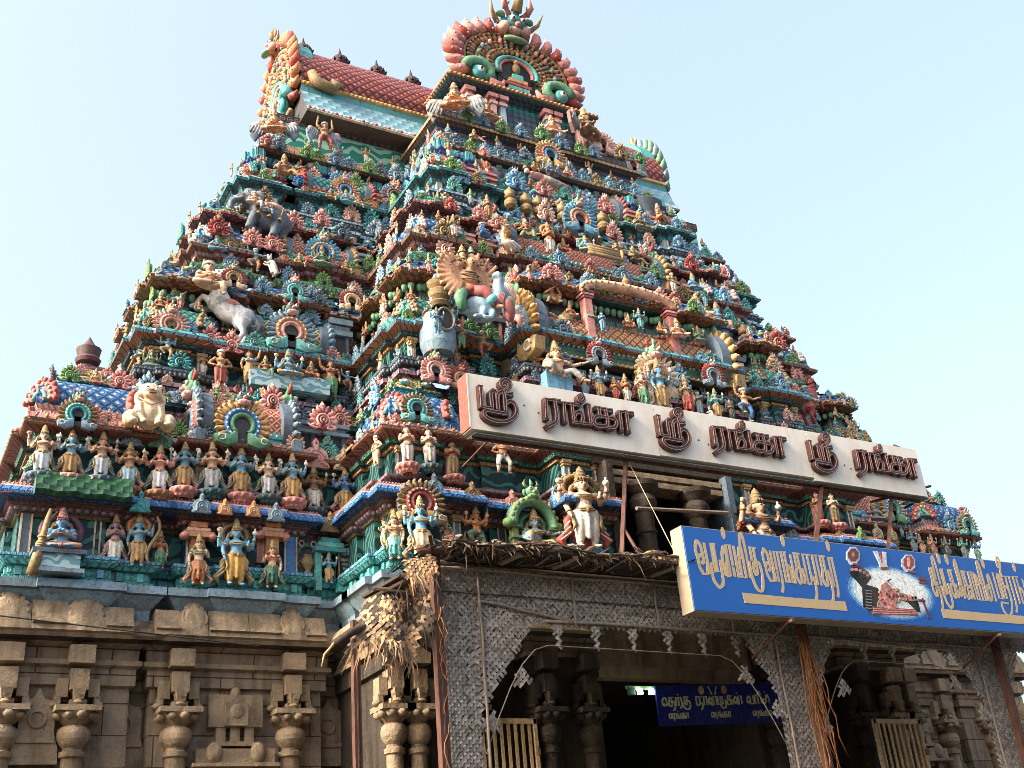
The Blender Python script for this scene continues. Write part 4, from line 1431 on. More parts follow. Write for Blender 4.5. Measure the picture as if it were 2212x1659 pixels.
# words
h_ = .52
mb = MB()
z_b = spt(*CB(160, 350)).y
x_ = spt(*CB(102, 250)).x
xe = spt(*CB(605, 300)).x
w1 = ['a', 'ru', 'La', '*', 'ma', 'i', 'ku']
tw = sum(G[g][1] for g in w1 if g != '*')
write(mb, w1, x_, z_b, h_, SY - .008, M_sbeige, (.1, .06), (xe - x_) / (tw * h_), 'drop')
x_ = spt(*CB(622, 300)).x
xe = spt(*CB(1195, 400)).x
w2 = ['a', 'ra', 'nga', '*', 'ka', 'na', 'aa', 'tha', 'ra', '*']
tw = sum(G[g][1] for g in w2 if g != '*')
write(mb, w2, x_, z_b - .02, h_, SY - .008, M_sbeige, (.09, .06), (xe - x_) / (tw * h_), 'drop')
part(mb, "lettering", sign)
mb = MB()
x_ = spt(*CC(622, 250)).x
xe = spt(*CC(1058, 330)).x
w3 = ['tha', 'i', 'ru', '*', 'ka', '*', 'ee', 'ka', 'aa', 'ya', 'i', 'la', '*']
tw = sum(G[g][1] for g in w3 if g != '*')
write(mb, w3, x_, z_b - .03, h_, SY - .008, M_sbeige, (.085, .055), (xe - x_) / (tw * h_), 'drop')
x_ = spt(*CC(1066, 300)).x
write(mb, ['sri', 'ra', 'nga', '*', 'ka', 'ma', '*'], x_, z_b - .03, h_, SY - .008, M_sbeige, (.085, .055), .55, 'drop')
part(mb, "lettering", sign)
for a, b_ in ((CB(455, 490), CB(1245, 565)), (CC(700, 465), CC(1285, 512))):
    mb = MB()
    q, r = spt(*a), spt(*b_)
    q.y = r.y = z_b - .34
    mb.slab([(q.x, q.y - .08), (r.x, r.y - .085), (r.x - .01, r.y + .075), ((q.x + r.x) / 2, q.y + .07), (q.x - .01, q.y + .085)], SY - .012, SY - .006, M_sbeige)
    part(mb, "painted_strip", sign)
# printed picture: glow, serpent, reclining figure on a pedestal, three emblems
mb = MB()
gl_, gr_, gt_, gb_ = spt(*CC(75, 365)).x, spt(*CC(640, 365)).x, spt(*CC(350, 190)).y, spt(*CC(350, 545)).y
for i, f in enumerate((1.06, 1.0, .94, .88, .8)):
    mb.slab([((gl_ + gr_) / 2 + f * (gr_ - gl_) / 2 * math.cos(2 * PI * k / 40), max(sbt + .03, (gt_ + gb_) / 2 + f * (gt_ - gb_) / 2 * math.sin(2 * PI * k / 40))) for k in range(40)], SY - .0095 - .0012 * i, SY - .006, M_glow[i])
lay(mb, [CC(*c) for c in ((75, 205), (95, 190), (150, 195), (205, 225), (226, 265), (205, 290), (190, 310), (270, 335), (300, 420), (260, 490), (205, 490), (170, 460), (160, 330), (120, 280), (85, 250))][::-1], 5, p['black'])
for c in ((92, 208), (120, 208), (150, 214), (178, 228), (200, 246)):
    lay(mb, [CC(c[0] + 13 * math.cos(2 * PI * k / 8), c[1] - 12 * math.sin(2 * PI * k / 8)) for k in range(8)], 6, p['rose'])
for k in range(7):
    lay(mb, [CC(*c) for c in ((185, 345 + k * 20), (230, 352 + k * 20), (228, 358 + k * 20), (185, 352 + k * 20))][::-1], 6, p['grey'])
lay(mb, [CC(*c) for c in ((232, 460), (535, 480), (540, 520), (235, 515))][::-1], 7, p['ruby'])
for k in range(3):
    lay(mb, [CC(*c) for c in ((236, 470 + k * 15), (535, 486 + k * 12), (535, 490 + k * 12), (236, 476 + k * 15))][::-1], 8, p['pink'])
lay(mb, [CC(*c) for c in ((285, 320), (320, 290), (345, 315), (400, 360), (520, 395), (540, 420), (470, 425), (400, 410), (390, 480), (260, 465), (280, 400))][::-1], 9, p['rose'])
lay(mb, [CC(*c) for c in ((470, 425), (540, 420), (560, 500), (530, 490))][::-1], 8, p['black'])
rr = random.Random(5)
for k in range(70):
    a, b_ = rr.uniform(270, 420), rr.uniform(330, 470)
    if rr.random() < .35:
        a, b_ = rr.uniform(400, 530), rr.uniform(385, 420)
    s = rr.uniform(4, 11)
    lay(mb, [CC(a + s * math.cos(2 * PI * j / 6), b_ - s * 1.2 * math.sin(2 * PI * j / 6)) for j in range(6)], 10 + k % 4, rr.choice((p['pink'], p['ruby'], p['plum'], p['jade'], p['oldgold'], p['flesh'], p['maroon'])))
for c, m1, m2 in (((100, 115), 'maroon', 'gold'), ((478, 165), 'ruby', 'pink')):
    lay(mb, [CC(c[0] + (44 + 6 * (j % 2)) * math.cos(2 * PI * j / 16), c[1] - (58 + 6 * (j % 2)) * math.sin(2 * PI * j / 16)) for j in range(16)], 6, p['white'])
    lay(mb, [CC(c[0] + (34 + 5 * (j % 2)) * math.cos(2 * PI * j / 16), c[1] - 6 - (44 + 5 * (j % 2)) * math.sin(2 * PI * j / 16)) for j in range(16)], 7, p[m1])
    lay(mb, [CC(c[0] + 12 * math.cos(2 * PI * j / 10), c[1] - 8 - (16 if m1 == 'maroon' else 36) * math.sin(2 * PI * j / 10)) for j in range(10)], 8, p[m2])
    lay(mb, [CC(c[0] - 5, c[1] + 48), CC(c[0] + 45, c[1] + 55), CC(c[0] + 45, c[1] + 68), CC(c[0] - 5, c[1] + 62)][::-1], 9, p['ruby'])
lay(mb, [CC(*c) for c in ((236, 82), (268, 84), (290, 150), (298, 150), (300, 86), (326, 90), (328, 165), (338, 200), (285, 196), (275, 160))][::-1], 6, p['white'])
lay(mb, [CC(*c) for c in ((282, 88), (290, 88), (300, 165), (292, 165))][::-1], 7, p['red'])
lay(mb, [CC(*c) for c in ((285, 188), (340, 192), (340, 210), (288, 206))][::-1], 7, p['ruby'])
for c in ((570, 270), (575, 295)):
    lay(mb, [CC(c[0] + 30 * math.cos(2 * PI * j / 9), c[1] - 12 * math.sin(2 * PI * j / 9)) for j in range(9)], 7, p['maroon'])
lay(mb, [CC(*c) for c in ((565, 400), (575, 400), (625, 540), (612, 540))][::-1], 9, p['plum'])
lay(mb, [CC(*c) for c in ((545, 410), (590, 415), (590, 430), (545, 425))][::-1], 10, p['plum'])
part(mb, "printed_picture", sign)
mb = MB()
for px, py in ((2183, 0), (1000, 0)):
    pass
for px, py in ((2182 * .77669, 1330), (2757 * .77669, 1354)):
    q = at(px, py, SY + .1)
    mb = MB()
    mb.box((q.x, SY + .12, sbt - .06), (.05, .4, .05), M_rust)
    mb.tube([(q.x, SY, sbt - .05), (q.x - .3, SY + .7, sbt - .5)], .02, M_rust, 5)
    part(mb, "bracket", sign)

# ================================================================== PALM-LEAF CANOPY
CY = 14.3
canopy = thing("thatched_canopy", "palm-leaf canopy of grey woven mats with arched openings in front of the entrance", "canopy", (XC, CY, 0))
cxl, cxr = 7.08, 21.42
rw = random.Random(11)


def woven(mb, f, u0, u1, v0, v1, cell, inside, mats, lift=.006, jit=.14, skip=.055):
    nu, nv = int((u1 - u0) / cell), int((v1 - v0) / cell)
    for i in range(nu + 1):
        for j in range(nv + 1):
            u, v = u0 + i * cell, v0 + j * cell
            if not inside(u, v) or rw.random() < skip:
                continue
            a = PI / 4 if (i + j) % 2 else -PI / 4
            a += rw.uniform(-jit, jit)
            hl, hw = cell * rw.uniform(1.0, 1.35), cell * rw.uniform(.4, .54)
            ca, sa = math.cos(a), math.sin(a)
            e = cell * .3
            c0 = f(u, v)
            nu_ = (f(u + e, v) - c0).cross(f(u, v + e) - c0)
            nu_ = nu_.normalized() if nu_.length > 1e-9 else Vector((0, -1, 0))
            vs = []
            for k, (l, w) in enumerate(((-hl, -hw), (0, -hw), (hl, -hw), (hl, hw), (0, hw), (-hl, hw))):
                q = f(u + l * ca - w * sa, v + l * sa + w * ca)
                vs.append(q + nu_ * (lift * 2.2 if k in (1, 4) else rw.uniform(-lift, lift * .6)))
            mb.add(vs, [(0, 1, 4, 5), (1, 2, 3, 4)], mats[(rw.randrange(len(mats)) if rw.random() < .6 else int(u / .9 + int(v / .4) * 1.7) % len(mats))])


def flat(Y):
    return lambda u, v: Vector((u, Y, v))


def inpoly(poly):
    def t(x, y):
        c = False
        n = len(poly)
        for i in range(n):
            (x1, y1), (x2, y2) = poly[i], poly[i - 1]
            if (y1 > y) != (y2 > y) and x < (x2 - x1) * (y - y1) / (y2 - y1) + x1:
                c = not c
        return c
    return t


zt, zb = 6.56, 5.84
posts = [(7.12, 7.66), (13.2, 13.95), (18.1, 18.75), (20.9, 21.4)]
# header
mb = MB()
woven(mb, flat(CY), cxl + .04, cxr, zb, zt - .02, .05, lambda u, v: True, M_weave)
mb.box(((cxl + cxr) / 2, CY + .05, (zt + zb) / 2), (cxr - cxl, .012, zt - zb), M_backing)
part(mb, "woven_header", canopy, "grey herringbone palm-leaf header mat")
# legs with curved spandrels
for i, (a, b_) in enumerate(posts):
    mb = MB()
    woven(mb, flat(CY + .01), a, b_, 2.2, zb, .05, lambda u, v: True, M_weave)
    mb.box(((a + b_) / 2, CY + .06, 3.0), (b_ - a, .012, 5.6), M_backing)
    part(mb, "woven_leg", canopy)
    mb = MB()
    bk = []
    sp = .95 if i == 0 else .62
    hh = 1.35 if i == 0 else 1.1
    if i < 3:
        poly = [(b_, zb)] + [(b_ + sp * (k / 8), zb - hh * (1 - (k / 8) ** 1.25) + .12 * math.sin(PI * k / 8)) for k in range(9)][::-1]
        poly = [(b_, zb), (b_ + sp, zb)] + [(b_ + sp * (1 - k / 8), zb - hh * (k / 8) ** .85 + .1 * math.sin(PI * k / 8)) for k in range(1, 9)]
        ins = inpoly(poly)
        woven(mb, flat(CY - .012), b_, b_ + sp, zb - hh, zb, .05, ins, M_weave)
        part(mb, 'woven_spandrel', canopy)
        mb = MB()
    if i > 0:
        poly = [(a, zb), (a - sp, zb)] + [(a - sp * (1 - k / 8), zb - hh * (k / 8) ** .85 + .1 * math.sin(PI * k / 8)) for k in range(1, 9)]
        woven(mb, flat(CY - .012), a - sp, a, zb - hh, zb, .05, inpoly(poly), M_weave)
        part(mb, "woven_spandrel", canopy)
# bamboo rails and uprights
mb = MB()


def wob(a, b_, k=9, amp=.012):
    a, b_ = Vector(a), Vector(b_)
    return [a.lerp(b_, i / k) + Vector((rw.uniform(-amp, amp), 0, rw.uniform(-amp, amp))) for i in range(k + 1)]


mb.tube(wob((cxl, CY - .04, zt), (cxr, CY - .04, zt - .03), 24), .026, M_bamboo, 6)
mb.tube(wob((7.75, CY - .05, zb + .26), (9.3, CY - .05, zb + .02)), .02, M_bamboo, 6)
mb.tube(wob((8.8, CY - .045, zb + .02), (cxr, CY - .045, zb + .0), 24), .022, M_bamboo, 6)
mb.tube(wob((cxl, CY - .03, zb + .36), (cxr, CY - .03, zb + .34), 24), .008, M_strawd, 5)
for x in (7.72, 9.35, 10.9, 12.4, 14.3, 15.8, 17.2, 19.2, 20.4):
    z0 = 2.2 if x < 8 else zb - .03
    mb.tube(wob((x, CY - .05, z0), (x + .01, CY - .05, zt)), .02, M_bamboo, 6)
for a, b_ in posts[1:]:
    for x in (a + .08, b_ - .1):
        mb.tube(wob((x, CY - .05, 2.2), (x - .02, CY - .05, zb + .2)), .018, M_bamboo, 6)
mb.tube(wob((14.6, CY - .07, zb - .02), (17.4, CY - .1, zb - .1)), .02, M_bamboo, 6)
part(mb, "bamboo_frame", canopy)
# arching split canes and the pennants hanging to them
mb = MB()
pn = MB()
for xa, xb, hgt in ((7.68, 13.2, 1.55), (13.95, 18.1, 1.25), (18.75, 20.9, 1.0)):
    pts = []
    for k in range(25):
        t = k / 24
        u = xa + (xb - xa) * t
        s = min(1, min(t, 1 - t) * (xb - xa) / 1.15)
        z = zb - .34 - hgt * (1 - math.sin(s * PI / 2)) - .05 * t
        pts.append((u, CY - .03, z))
    mb.tube(pts, .009, M_bamboo, 5)
    x = xa + 1.35
    pn = MB()
    while x < xb - .7:
        w = .1
        z = zb - .01
        for q in range(2):
            f = flat(CY - .02 - .01 * q)
        woven(pn, flat(CY - .02), x - w, x + w, z - .34, z, .05, inpoly([(x - w, z), (x + w, z), (x, z - .36)]), M_weave, skip=0)
        part(pn, 'leaf_pennant', canopy)
        pn = MB()
        x += .68
    for px_, pz, ang in ((xa + .75, zb - .78, -.8), (xa + .2, zb - 1.45, -1.3), (xb - .75, zb - .62, .8), (xb - .2, zb - 1.2, 1.2)):
        c, s = math.cos(ang), math.sin(ang)
        tri = [(px_ - .13 * c, pz - .13 * s), (px_ + .13 * c, pz + .13 * s), (px_ + .34 * math.sin(-ang) * -1 * (1 if ang < 0 else 1), pz - .3 * c)]
        woven(pn, flat(CY - .02), px_ - .45, px_ + .45, pz - .45, pz + .45, .05, inpoly(tri), M_weave, skip=0)
        if pn.v:
            part(pn, 'leaf_pennant', canopy)
        pn = MB()
part(mb, "cane_arches", canopy)
# roof: rafters, dark thatch sheet, shaggy edge
mb = MB()
ze = 6.72
roof = [(cxl + .02, 13.65, ze), (cxr + .3, 13.65, ze - .06), (cxr + .3, 17.6, 7.05), (cxl + .2, 17.6, 7.05)]
mb.add(roof + [(x, y, z + .05) for x, y, z in roof], [(3, 2, 1, 0), (4, 5, 6, 7), (0, 1, 5, 4), (3, 0, 4, 7), (1, 2, 6, 5)], M_strawd)
for i in range(16):
    x = cxl + .2 + i * .92
    mb.tube([(x, 13.75, ze - .04), (x + .05, 17.5, 6.98)], .04, M_bamboo if i % 3 else M_strawd, 6)
for y in (14.4, 15.4, 16.4):
    mb.tube([(cxl - .1, y, ze - .1 + (y - 13.65) * .085), (cxr, y, ze - .13 + (y - 13.65) * .085)], .035, M_strawd, 6)
for i in range(420):
    x, y = rw.uniform(cxl - .3, cxr), rw.uniform(13.66, 15.4)
    L_, a = rw.uniform(.3, 1.0), rw.gauss(PI / 2, .35)
    c = Vector((x, y, ze - .012 - (x - cxl) * .004 + (y - 13.65) * .09 - rw.uniform(0, .03)))
    dv = Vector((math.cos(a) * L_ / 2, math.sin(a) * L_ / 2, rw.uniform(-.03, .02)))
    w = Vector((-dv.y, dv.x, 0)).normalized() * rw.uniform(.01, .03)
    mb.add([c - dv - w, c - dv + w, c + dv + w, c + dv - w], [(0, 1, 2, 3)], rw.choice((M_strawd, M_straw, M_strawd, M_weave[1])))
part(mb, "thatch_roof", canopy)
mb = MB()
for i in range(3000):
    x = rw.uniform(cxl - .08, cxr + .3)
    y = 13.65 + abs(rw.gauss(0, .12))
    z = ze + .07 + .05 * math.sin(x * 3.1) + rw.uniform(-.06, .05)
    ln = rw.uniform(.05, .19) * (2.0 if rw.random() < .06 else 1)
    dx, dz = rw.uniform(-1, 1), rw.uniform(-.8, .45) if rw.random() < .75 else rw.uniform(-1.6, -.5)
    d_1 = Vector((dx, rw.uniform(-.7, .1), dz)).normalized() * ln
    w = Vector((-d_1.z, 0, d_1.x)).normalized() * rw.uniform(.006, .02)
    a = Vector((x, y, z))
    sag = Vector((0, 0, -ln * rw.uniform(0, .3)))
    mb.add([a - w, a + w, a + d_1 * .6 + w * .8, a + d_1 * .6 - w * .8, a + d_1 + sag], [(0, 1, 2, 3), (3, 2, 4)], (M_straw, M_strawd, M_weave[1], M_strawl, M_strawd)[min(4, int(rw.random() ** 1.3 * 5))])
x = cxl
pts = []
while x < cxr + .3:
    pts.append((x, 13.63 + rw.uniform(-.02, .02), ze + .06 + .05 * math.sin(x * 3.1) + rw.uniform(-.025, .025)))
    x += .12
mb.tube(pts, [rw.uniform(.008, .03) for _ in pts], M_strawd, 6)
o = part(mb, "thatch_fringe", canopy)
o["kind"] = "stuff"


# steel posts of the canopy
def post(x, y, w, z1, label):
    mb = MB()
    mb.box((0, 0, z1 / 2), (w, w, z1), M_rust)
    mb.box((0, -w * .52, z1 / 2), (w * .2, .012, z1), P['umber'])
    o = mb.build("steel_post")
    o.location = (x, y, 0)
    return tag(o, label, "post")


post(6.98, 14.15, .13, 6.72, "tall rusty steel corner post beside the woven mats, under the thatch")
post(6.92, 17.05, .12, 6.5, "rusty steel post behind the torn mats, before the brown stone columns")
post(13.75, 14.1, .12, 6.0, "rusty steel post inside the middle woven leg, under the blue sign")
post(18.55, 14.1, .12, 6.0, "rusty steel post near the picture's lower right edge, at the last woven leg")
mb = MB()
mb.tube([(-.3, -.02, 0), (.25, .02, .02)], .06, M_rust, 10)
o = mb.build("pipe_stub")
o.location = (6.98, 14.05, 6.72)
tag(o, "short rusty pipe crossing the top of the corner post", "pipe")
# coir ropes on the middle leg
mb = MB()
for i in range(22):
    x, z = 13.62 + rw.uniform(-.12, .1), 5.95 - rw.uniform(0, .3)
    pts = [(x, 13.98, z)]
    L_ = rw.uniform(.6, 2.6)
    for k in range(6):
        x += rw.uniform(-.05, .1)
        pts.append((x, 13.97 + rw.uniform(-.03, .03), z - L_ * (k + 1) / 6))
    mb.tube(pts, [.009] * 6 + [.003], M_fibre, 5)
tag(mb.build("coir_rope"), "frayed orange coir rope hanging down the middle woven leg", "rope")
mb = MB()
for i in range(5):
    x = 7.0 + rw.uniform(-.04, .06)
    z = rw.uniform(4.2, 6.0)
    mb.tube([(x + .05 * math.sin(k * 1.3 + i), 14.06 - .02 * math.cos(k * 1.9), z - k * .12) for k in range(8)], .008, M_fibre, 5)
tag(mb.build("binding_cord"), "loose brown cord bound around the rusty corner post", "cord")


# torn mats hanging off the canopy's left end
def torn(name, label, f, u1, v1, mats, fray, cell=.075, skip=.03):
    mb = MB()
    woven(mb, f, 0, u1, 0, v1, cell, lambda u, v: v > .1 * v1 * (1 + math.sin(u * 9)) * .5, mats, lift=.008, skip=skip)
    for i in range(fray):
        u = rw.uniform(0, u1)
        a = f(u, rw.uniform(0, v1 * .3))
        b_ = f(u + rw.uniform(-.12, .12), -rw.uniform(.05, .3)) + Vector((rw.uniform(-.05, .05), rw.uniform(-.1, .02), rw.uniform(-.12, 0)))
        w = Vector((rw.uniform(.008, .018), 0, rw.uniform(-.006, .006)))
        m = (a + b_) / 2 + Vector((rw.uniform(-.03, .03), -.02, .02))
        mb.add([a - w, a + w, m + w * .8, m - w * .8, b_], [(0, 1, 2, 3), (3, 2, 4)], mats[rw.randrange(len(mats))])
    return tag(mb.build(name), label, "palm mat")


pk = at(882, 1438, 13.75)
torn("torn_palm_mat", "bright sunlit torn mat bunched like a basket in front of the dark thatch end", lambda u, v: Vector((pk.x - .26 + u * (.75 + .3 * v) + .1 * (v - .3), pk.y + .15 * math.cos(u * 4 - 1.4), pk.z + v * .95 + .1 * math.sin(u * 4))), .52, .5, [M_strawl, M_strawl, M_straw], 40, .065)
pk2 = at(756, 1408, 13.9)
torn("torn_palm_mat", "brown torn mat draped in a peak, its fringe hanging before the steel post", lambda u, v: Vector((pk2.x + u * .85 * (1.15 - .62 * v) + .42 * v, pk2.y + .3 * v - .2 * math.sin(u * 3), pk2.z + v * .92 - .12 * (u - .4) ** 2)), .74, .86, [M_straw, M_strawd, M_strawl, M_strawd], 50, .065, .1)
pk3 = at(868, 1405, 14.1)
torn("torn_palm_mat", "dark ragged mat folded over the canopy's end next to the corner post", lambda u, v: Vector((pk3.x + u * .75 + .28 * v, pk3.y + .1 * math.sin(u * 7) + .25 * v, pk3.z + .2 + v * 1.0 + .1 * math.sin(u * 5))), .6, .95, [M_strawd, M_straw, M_strawd], 30, .07, .12)
pk4 = at(905, 1250, 14.0)
torn("torn_palm_mat", "pinkish tan scrap of mat bent over the top of the torn canopy end", lambda u, v: Vector((pk4.x - .2 + u * .8, pk4.y - .1 + .25 * v, pk4.z - .05 + .32 * math.sin(v * 3) + .14 * u)), .55, .42, [M_strawl, M_straw], 18, .06)
mb = MB()
for i in range(130):
    a = at(rw.uniform(860, 945), rw.uniform(1230, 1360), 14.2 + rw.uniform(-.05, .4))
    d_1 = Vector((rw.uniform(-.25, .25), rw.uniform(-.1, .1), -rw.uniform(.15, .5)))
    w = Vector((rw.uniform(.008, .02), 0, 0))
    mb.add([a - w, a + w, a + d_1], [(0, 1, 2)], rw.choice((M_straw, M_strawd, M_strawd, M_fibre)))
for i in range(5):
    a = at(790 + i * 9, 1300 + i * 6, 14.4)
    mb.tube([a, a + Vector((.5, .1, -.3)), a + Vector((.9, .2, -.5))], .03, M_strawd, 5)
o = part(mb, "loose_straw", canopy)
o["kind"] = "stuff"
mb = MB()
a = at(722, 1390, 13.9)
mb.tube([a, at(760, 1365, 13.9), at(800, 1350, 14.0)], [.05, .06, .03], M_strawd, 7)
mb.tube([a, at(700, 1415, 13.8), at(695, 1440, 13.8)], [.02, .015, .008], M_strawl, 5)
tag(mb.build("palm_stalk"), "broken brown palm stalk jutting left from the torn mats", "stalk")


# ------------------------------------------------------------------ behind the canopy
def gate(pa, pb, ztop, n, Y, label, latch):
    x0, x1 = at(*pa, Y).x, at(*pb, Y).x
    g = thing("metal_gate", label, "gate", ((x0 + x1) / 2, Y, 0), 0, "barred gates behind the canopy")
    M_g = P['gatecream']
    w = x1 - x0
    mb = MB()
    mb.box((0, 0, ztop - .04), (w, .06, .09), M_g)
    for s in (-1, 1): mb.box((s * (w / 2 - .03), 0, ztop / 2), (.07, .06, ztop), M_g)
    mb.box((0, 0, 2.0), (w, .05, .08), M_g)
    mb.build("gate_frame", g)
    for i in range(n):
        mb = MB()
        mb.box((0, 0, ztop / 2), (.055, .03, ztop - .1), M_g)
        mb.build("bar", g, (-w / 2 + (i + 1) * w / (n + 1), .01, 0))
    mb = MB()
    mb.box((0, 0, 0), (.05, .06, .12), P['brown'])
    mb.build("latch", g, (w / 2 - .02, -.05, latch))


P['gatecream'] = paint("gate_cream", (214, 186, 140), .5, .25)
gate((1035, 1545), (1156, 1545), 5.18, 7, 18.1, "cream barred metal gate in the left archway, partly behind the woven leg", 4.6)
gate((1882, 1545), (1982, 1545), 5.05, 8, 17.0, "greyish cream barred gate in the right archway behind the canopy", 4.4)
IY = 17.3
q0, q1 = at(1412, 1492, IY), at(1664, 1592, IY)
M_dblue = paint("inner_sign_blue", (12, 28, 104), .3, .05)
M_pale = paint("inner_letters", (176, 182, 150), .4, .1)
ins_ = thing("hanging_sign", "dark blue hanging sign with pale Tamil lettering inside the shaded entrance", "sign", (q0.x + 1.3, IY, q1.z))
xr_ = q0.x + 3.0
zlo, zhi = at(1412, 1562, IY).z, at(1412, 1474, IY).z
mb = MB()
mb.box(((q0.x + xr_) / 2, IY + .03, (zlo + zhi) / 2), (xr_ - q0.x, .06, zhi - zlo), M_dblue)
part(mb, "sign_panel", ins_)
mb = MB()
H = zhi - zlo
write(mb, ['e', 'tha', 'Ra', '*', 'ku', ' ', 'na', 'aa', 'n', '*', 'mu', 'ka', 'n', '*', ' ', 'va', 'aa', 'i', 'la', '*'], q0.x + .1, zlo + H * .48, H * .22, IY - .002, M_pale, (.2, .12), 1.0)
for x in (.2, 1.08, 1.96):
    write(mb, ['e', 'ra', 'nga', '*', 'ka', 'aa'], q0.x + x, zlo + H * .17, H * .13, IY - .002, M_pale, (.22, .15), 1.0)
part(mb, "lettering", ins_)
mb = MB()
x = q0.x + 1.18
for s in (-1, 1):
    mb.tube([(x + s * .09, IY - .012, zhi - .03), (x + s * .03, IY - .012, zhi - H * .26)], .012, M_pale, 5)
    mb.slab([(x + s * .24 + .06 * math.cos(2 * PI * k / 9), zhi - H * .14 + .085 * math.sin(2 * PI * k / 9)) for k in range(9)], IY - .012, IY - .002, P['gold'])
part(mb, "emblems", ins_)
ins_.rotation_euler = (0, 0, R(-12))
ins_.location.x += .22
m, nt, b = base_mat("tube_lamp_glow")
b.inputs["Emission Color"].default_value = (.85, 1, .75, 1)
b.inputs["Emission Strength"].default_value = 6
q = at(1391, 1494, 17.6)
lamp = thing("tube_lamp", "lit greenish white tube lamp end beside the hanging blue sign", "lamp", tuple(q))
mb = MB()
for dx in (-.09, .17): mb.box((dx, 0, 0), (.1, .05, .1), m)
mb.build("lamp_tube", lamp)
mb = MB()
mb.box((.0, .06, .08), (.7, .05, .06), P['jade'])
mb.box((-.25, .05, 0), (.14, .06, .12), P['dgreen'])
mb.build("lamp_housing", lamp)
M_house = paint('house_plaster', (128, 118, 108), .8)  # plaster of the added unseen houses only
# unseen houses across the street, added and raised to block low sky light
mb = MB()
x = -40
rh = random.Random(4)
while x < 70:
    w, h = rh.uniform(6, 9), rh.uniform(12, 16)
    mb.box((x + w / 2, -11, h / 2), (w - .05, 8, h), M_house)
    mb.box((x + w / 2, -6.6, 3.3), (w - .3, 1.2, .15), M_rust)
    for fz in (1.4, 5.0, 8.0, 11.0):
        if fz + 1 < h:
            for k in (-1, 0, 1):
                mb.box((x + w / 2 + k * w * .3, -6.98, fz), (1.1, .1, 1.9), P['dark'])
    x += w
tag(mb.build("street_houses"), kind="structure")  # added unseen houses that block low sky light
# street and sky side
M_unused = None
mb = MB()
mb.add([(-400, -400, 0), (400, -400, 0), (400, 400, 0), (-400, 400, 0)], [(0, 1, 2, 3)], stone('street_asphalt', (84, 82, 80), False))
tag(mb.build("ground"), kind="structure")

# ================================================================== CRESTS ON THE LEDGES
def circ(cx, cz, rx, rz, a0, a1, n):
    return [(cx + rx * math.cos(R(a0 + (a1 - a0) * k / (n - 1))), cz + rz * math.sin(R(a0 + (a1 - a0) * k / (n - 1)))) for k in range(n)]


def demon_head(mb, c, s, m, m2=None, lip=None):
    x, y, z = c
    mb.ell(c, (.15 * s, .13 * s, .13 * s), m, 10, 7)
    mb.ell((x, y - .06 * s, z - .1 * s), (.13 * s, .1 * s, .06 * s), lip or P['pink'], 10, 5)
    mb.ell((x, y - .13 * s, z - .02 * s), (.045 * s, .06 * s, .04 * s), m2 or P['rose'], 8, 5)
    for q in (-1, 1):
        mb.ell((x + q * .075 * s, y - .1 * s, z + .05 * s), (.042 * s, .04 * s, .042 * s), P['ivory'], 8, 5)
        mb.ell((x + q * .075 * s, y - .135 * s, z + .05 * s), (.02 * s, .02 * s, .02 * s), P['black'], 6, 4)
        mb.tube([(x + q * .09 * s, y, z + .1 * s), (x + q * .17 * s, y, z + .19 * s), (x + q * .13 * s, y - .02 * s, z + .27 * s)], [.04 * s, .03 * s, .006 * s], m2 or P['red'], 6)
        mb.ell((x + q * .16 * s, y, z - .01 * s), (.05 * s, .03 * s, .08 * s), m, 6, 5)
    mb.tube([(x, y, z + .1 * s), (x, y - .03 * s, z + .2 * s), (x, y, z + .3 * s)], [.05 * s, .04 * s, .008 * s], m, 6)
    for k in range(5):
        mb.ell((x + (k - 2) * .045 * s, y - .13 * s, z - .1 * s), (.014 * s, .014 * s, .025 * s), P['ivory'], 5, 3)


def k_arch(feather, ring, inner, leaf, head, hole='dark'):
    mb = MB()
    cz = .46
    mb.slab(circ(0, cz, .47, .47, -38, 218, 22), .06, .2, P['slate'])
    nf = 17
    for k in range(nf):
        a = R(-30 + 240 * k / (nf - 1))
        rot = Matrix.Rotation(-(a - PI / 2), 3, 'Y')
        mb.ell((.43 * math.cos(a), .02, cz + .43 * math.sin(a)), (.055, .05, .12), P[feather], 7, 5, rot)
        mb.ell((.50 * math.cos(a), -.01, cz + .50 * math.sin(a)), (.03, .04, .05), P[feather], 6, 4, rot)
    mb.ring(circ(0, cz, .36, .36, -48, 228, 20), circ(0, cz, .25, .25, -48, 228, 20), 0, .1, P[ring], .05)
    for k in range(15):
        a = R(-40 + 260 * k / 14)
        mb.ell((.305 * math.cos(a), -.045, cz + .305 * math.sin(a)), .022, P['ivory'], 6, 4)
    mb.ring(circ(0, cz, .25, .25, -55, 235, 18), circ(0, cz, .16, .16, -62, 242, 18), -.02, .1, P[inner], .045)
    mb.slab(circ(0, cz - .02, .17, .19, 0, 340, 16), .03, .08, P[hole])
    mb.slab([(-.1, .12), (.1, .12), (.1, .4), (-.1, .4)], .03, .07, P[hole])
    for s in (-1, 1):
        o = [(.1, .3), (.1, .06), (.3, .0), (.5, .06), (.54, .2), (.44, .16), (.34, .22), (.22, .2), (.15, .3)]
        o = [(s * a, b_) for a, b_ in o]
        mb.slab(o if s > 0 else o[::-1], -.05, .08, P[leaf], dome=.05)
        mb.tube([(s * (.4 + .07 * math.cos(t * .9)), -.09, .13 + .06 * math.sin(t * .9)) for t in range(7)], .014, P['ivory'], 5)
    if head:
        demon_head(mb, (0, 0, 1.0), 1.0, P[head])
    return mb


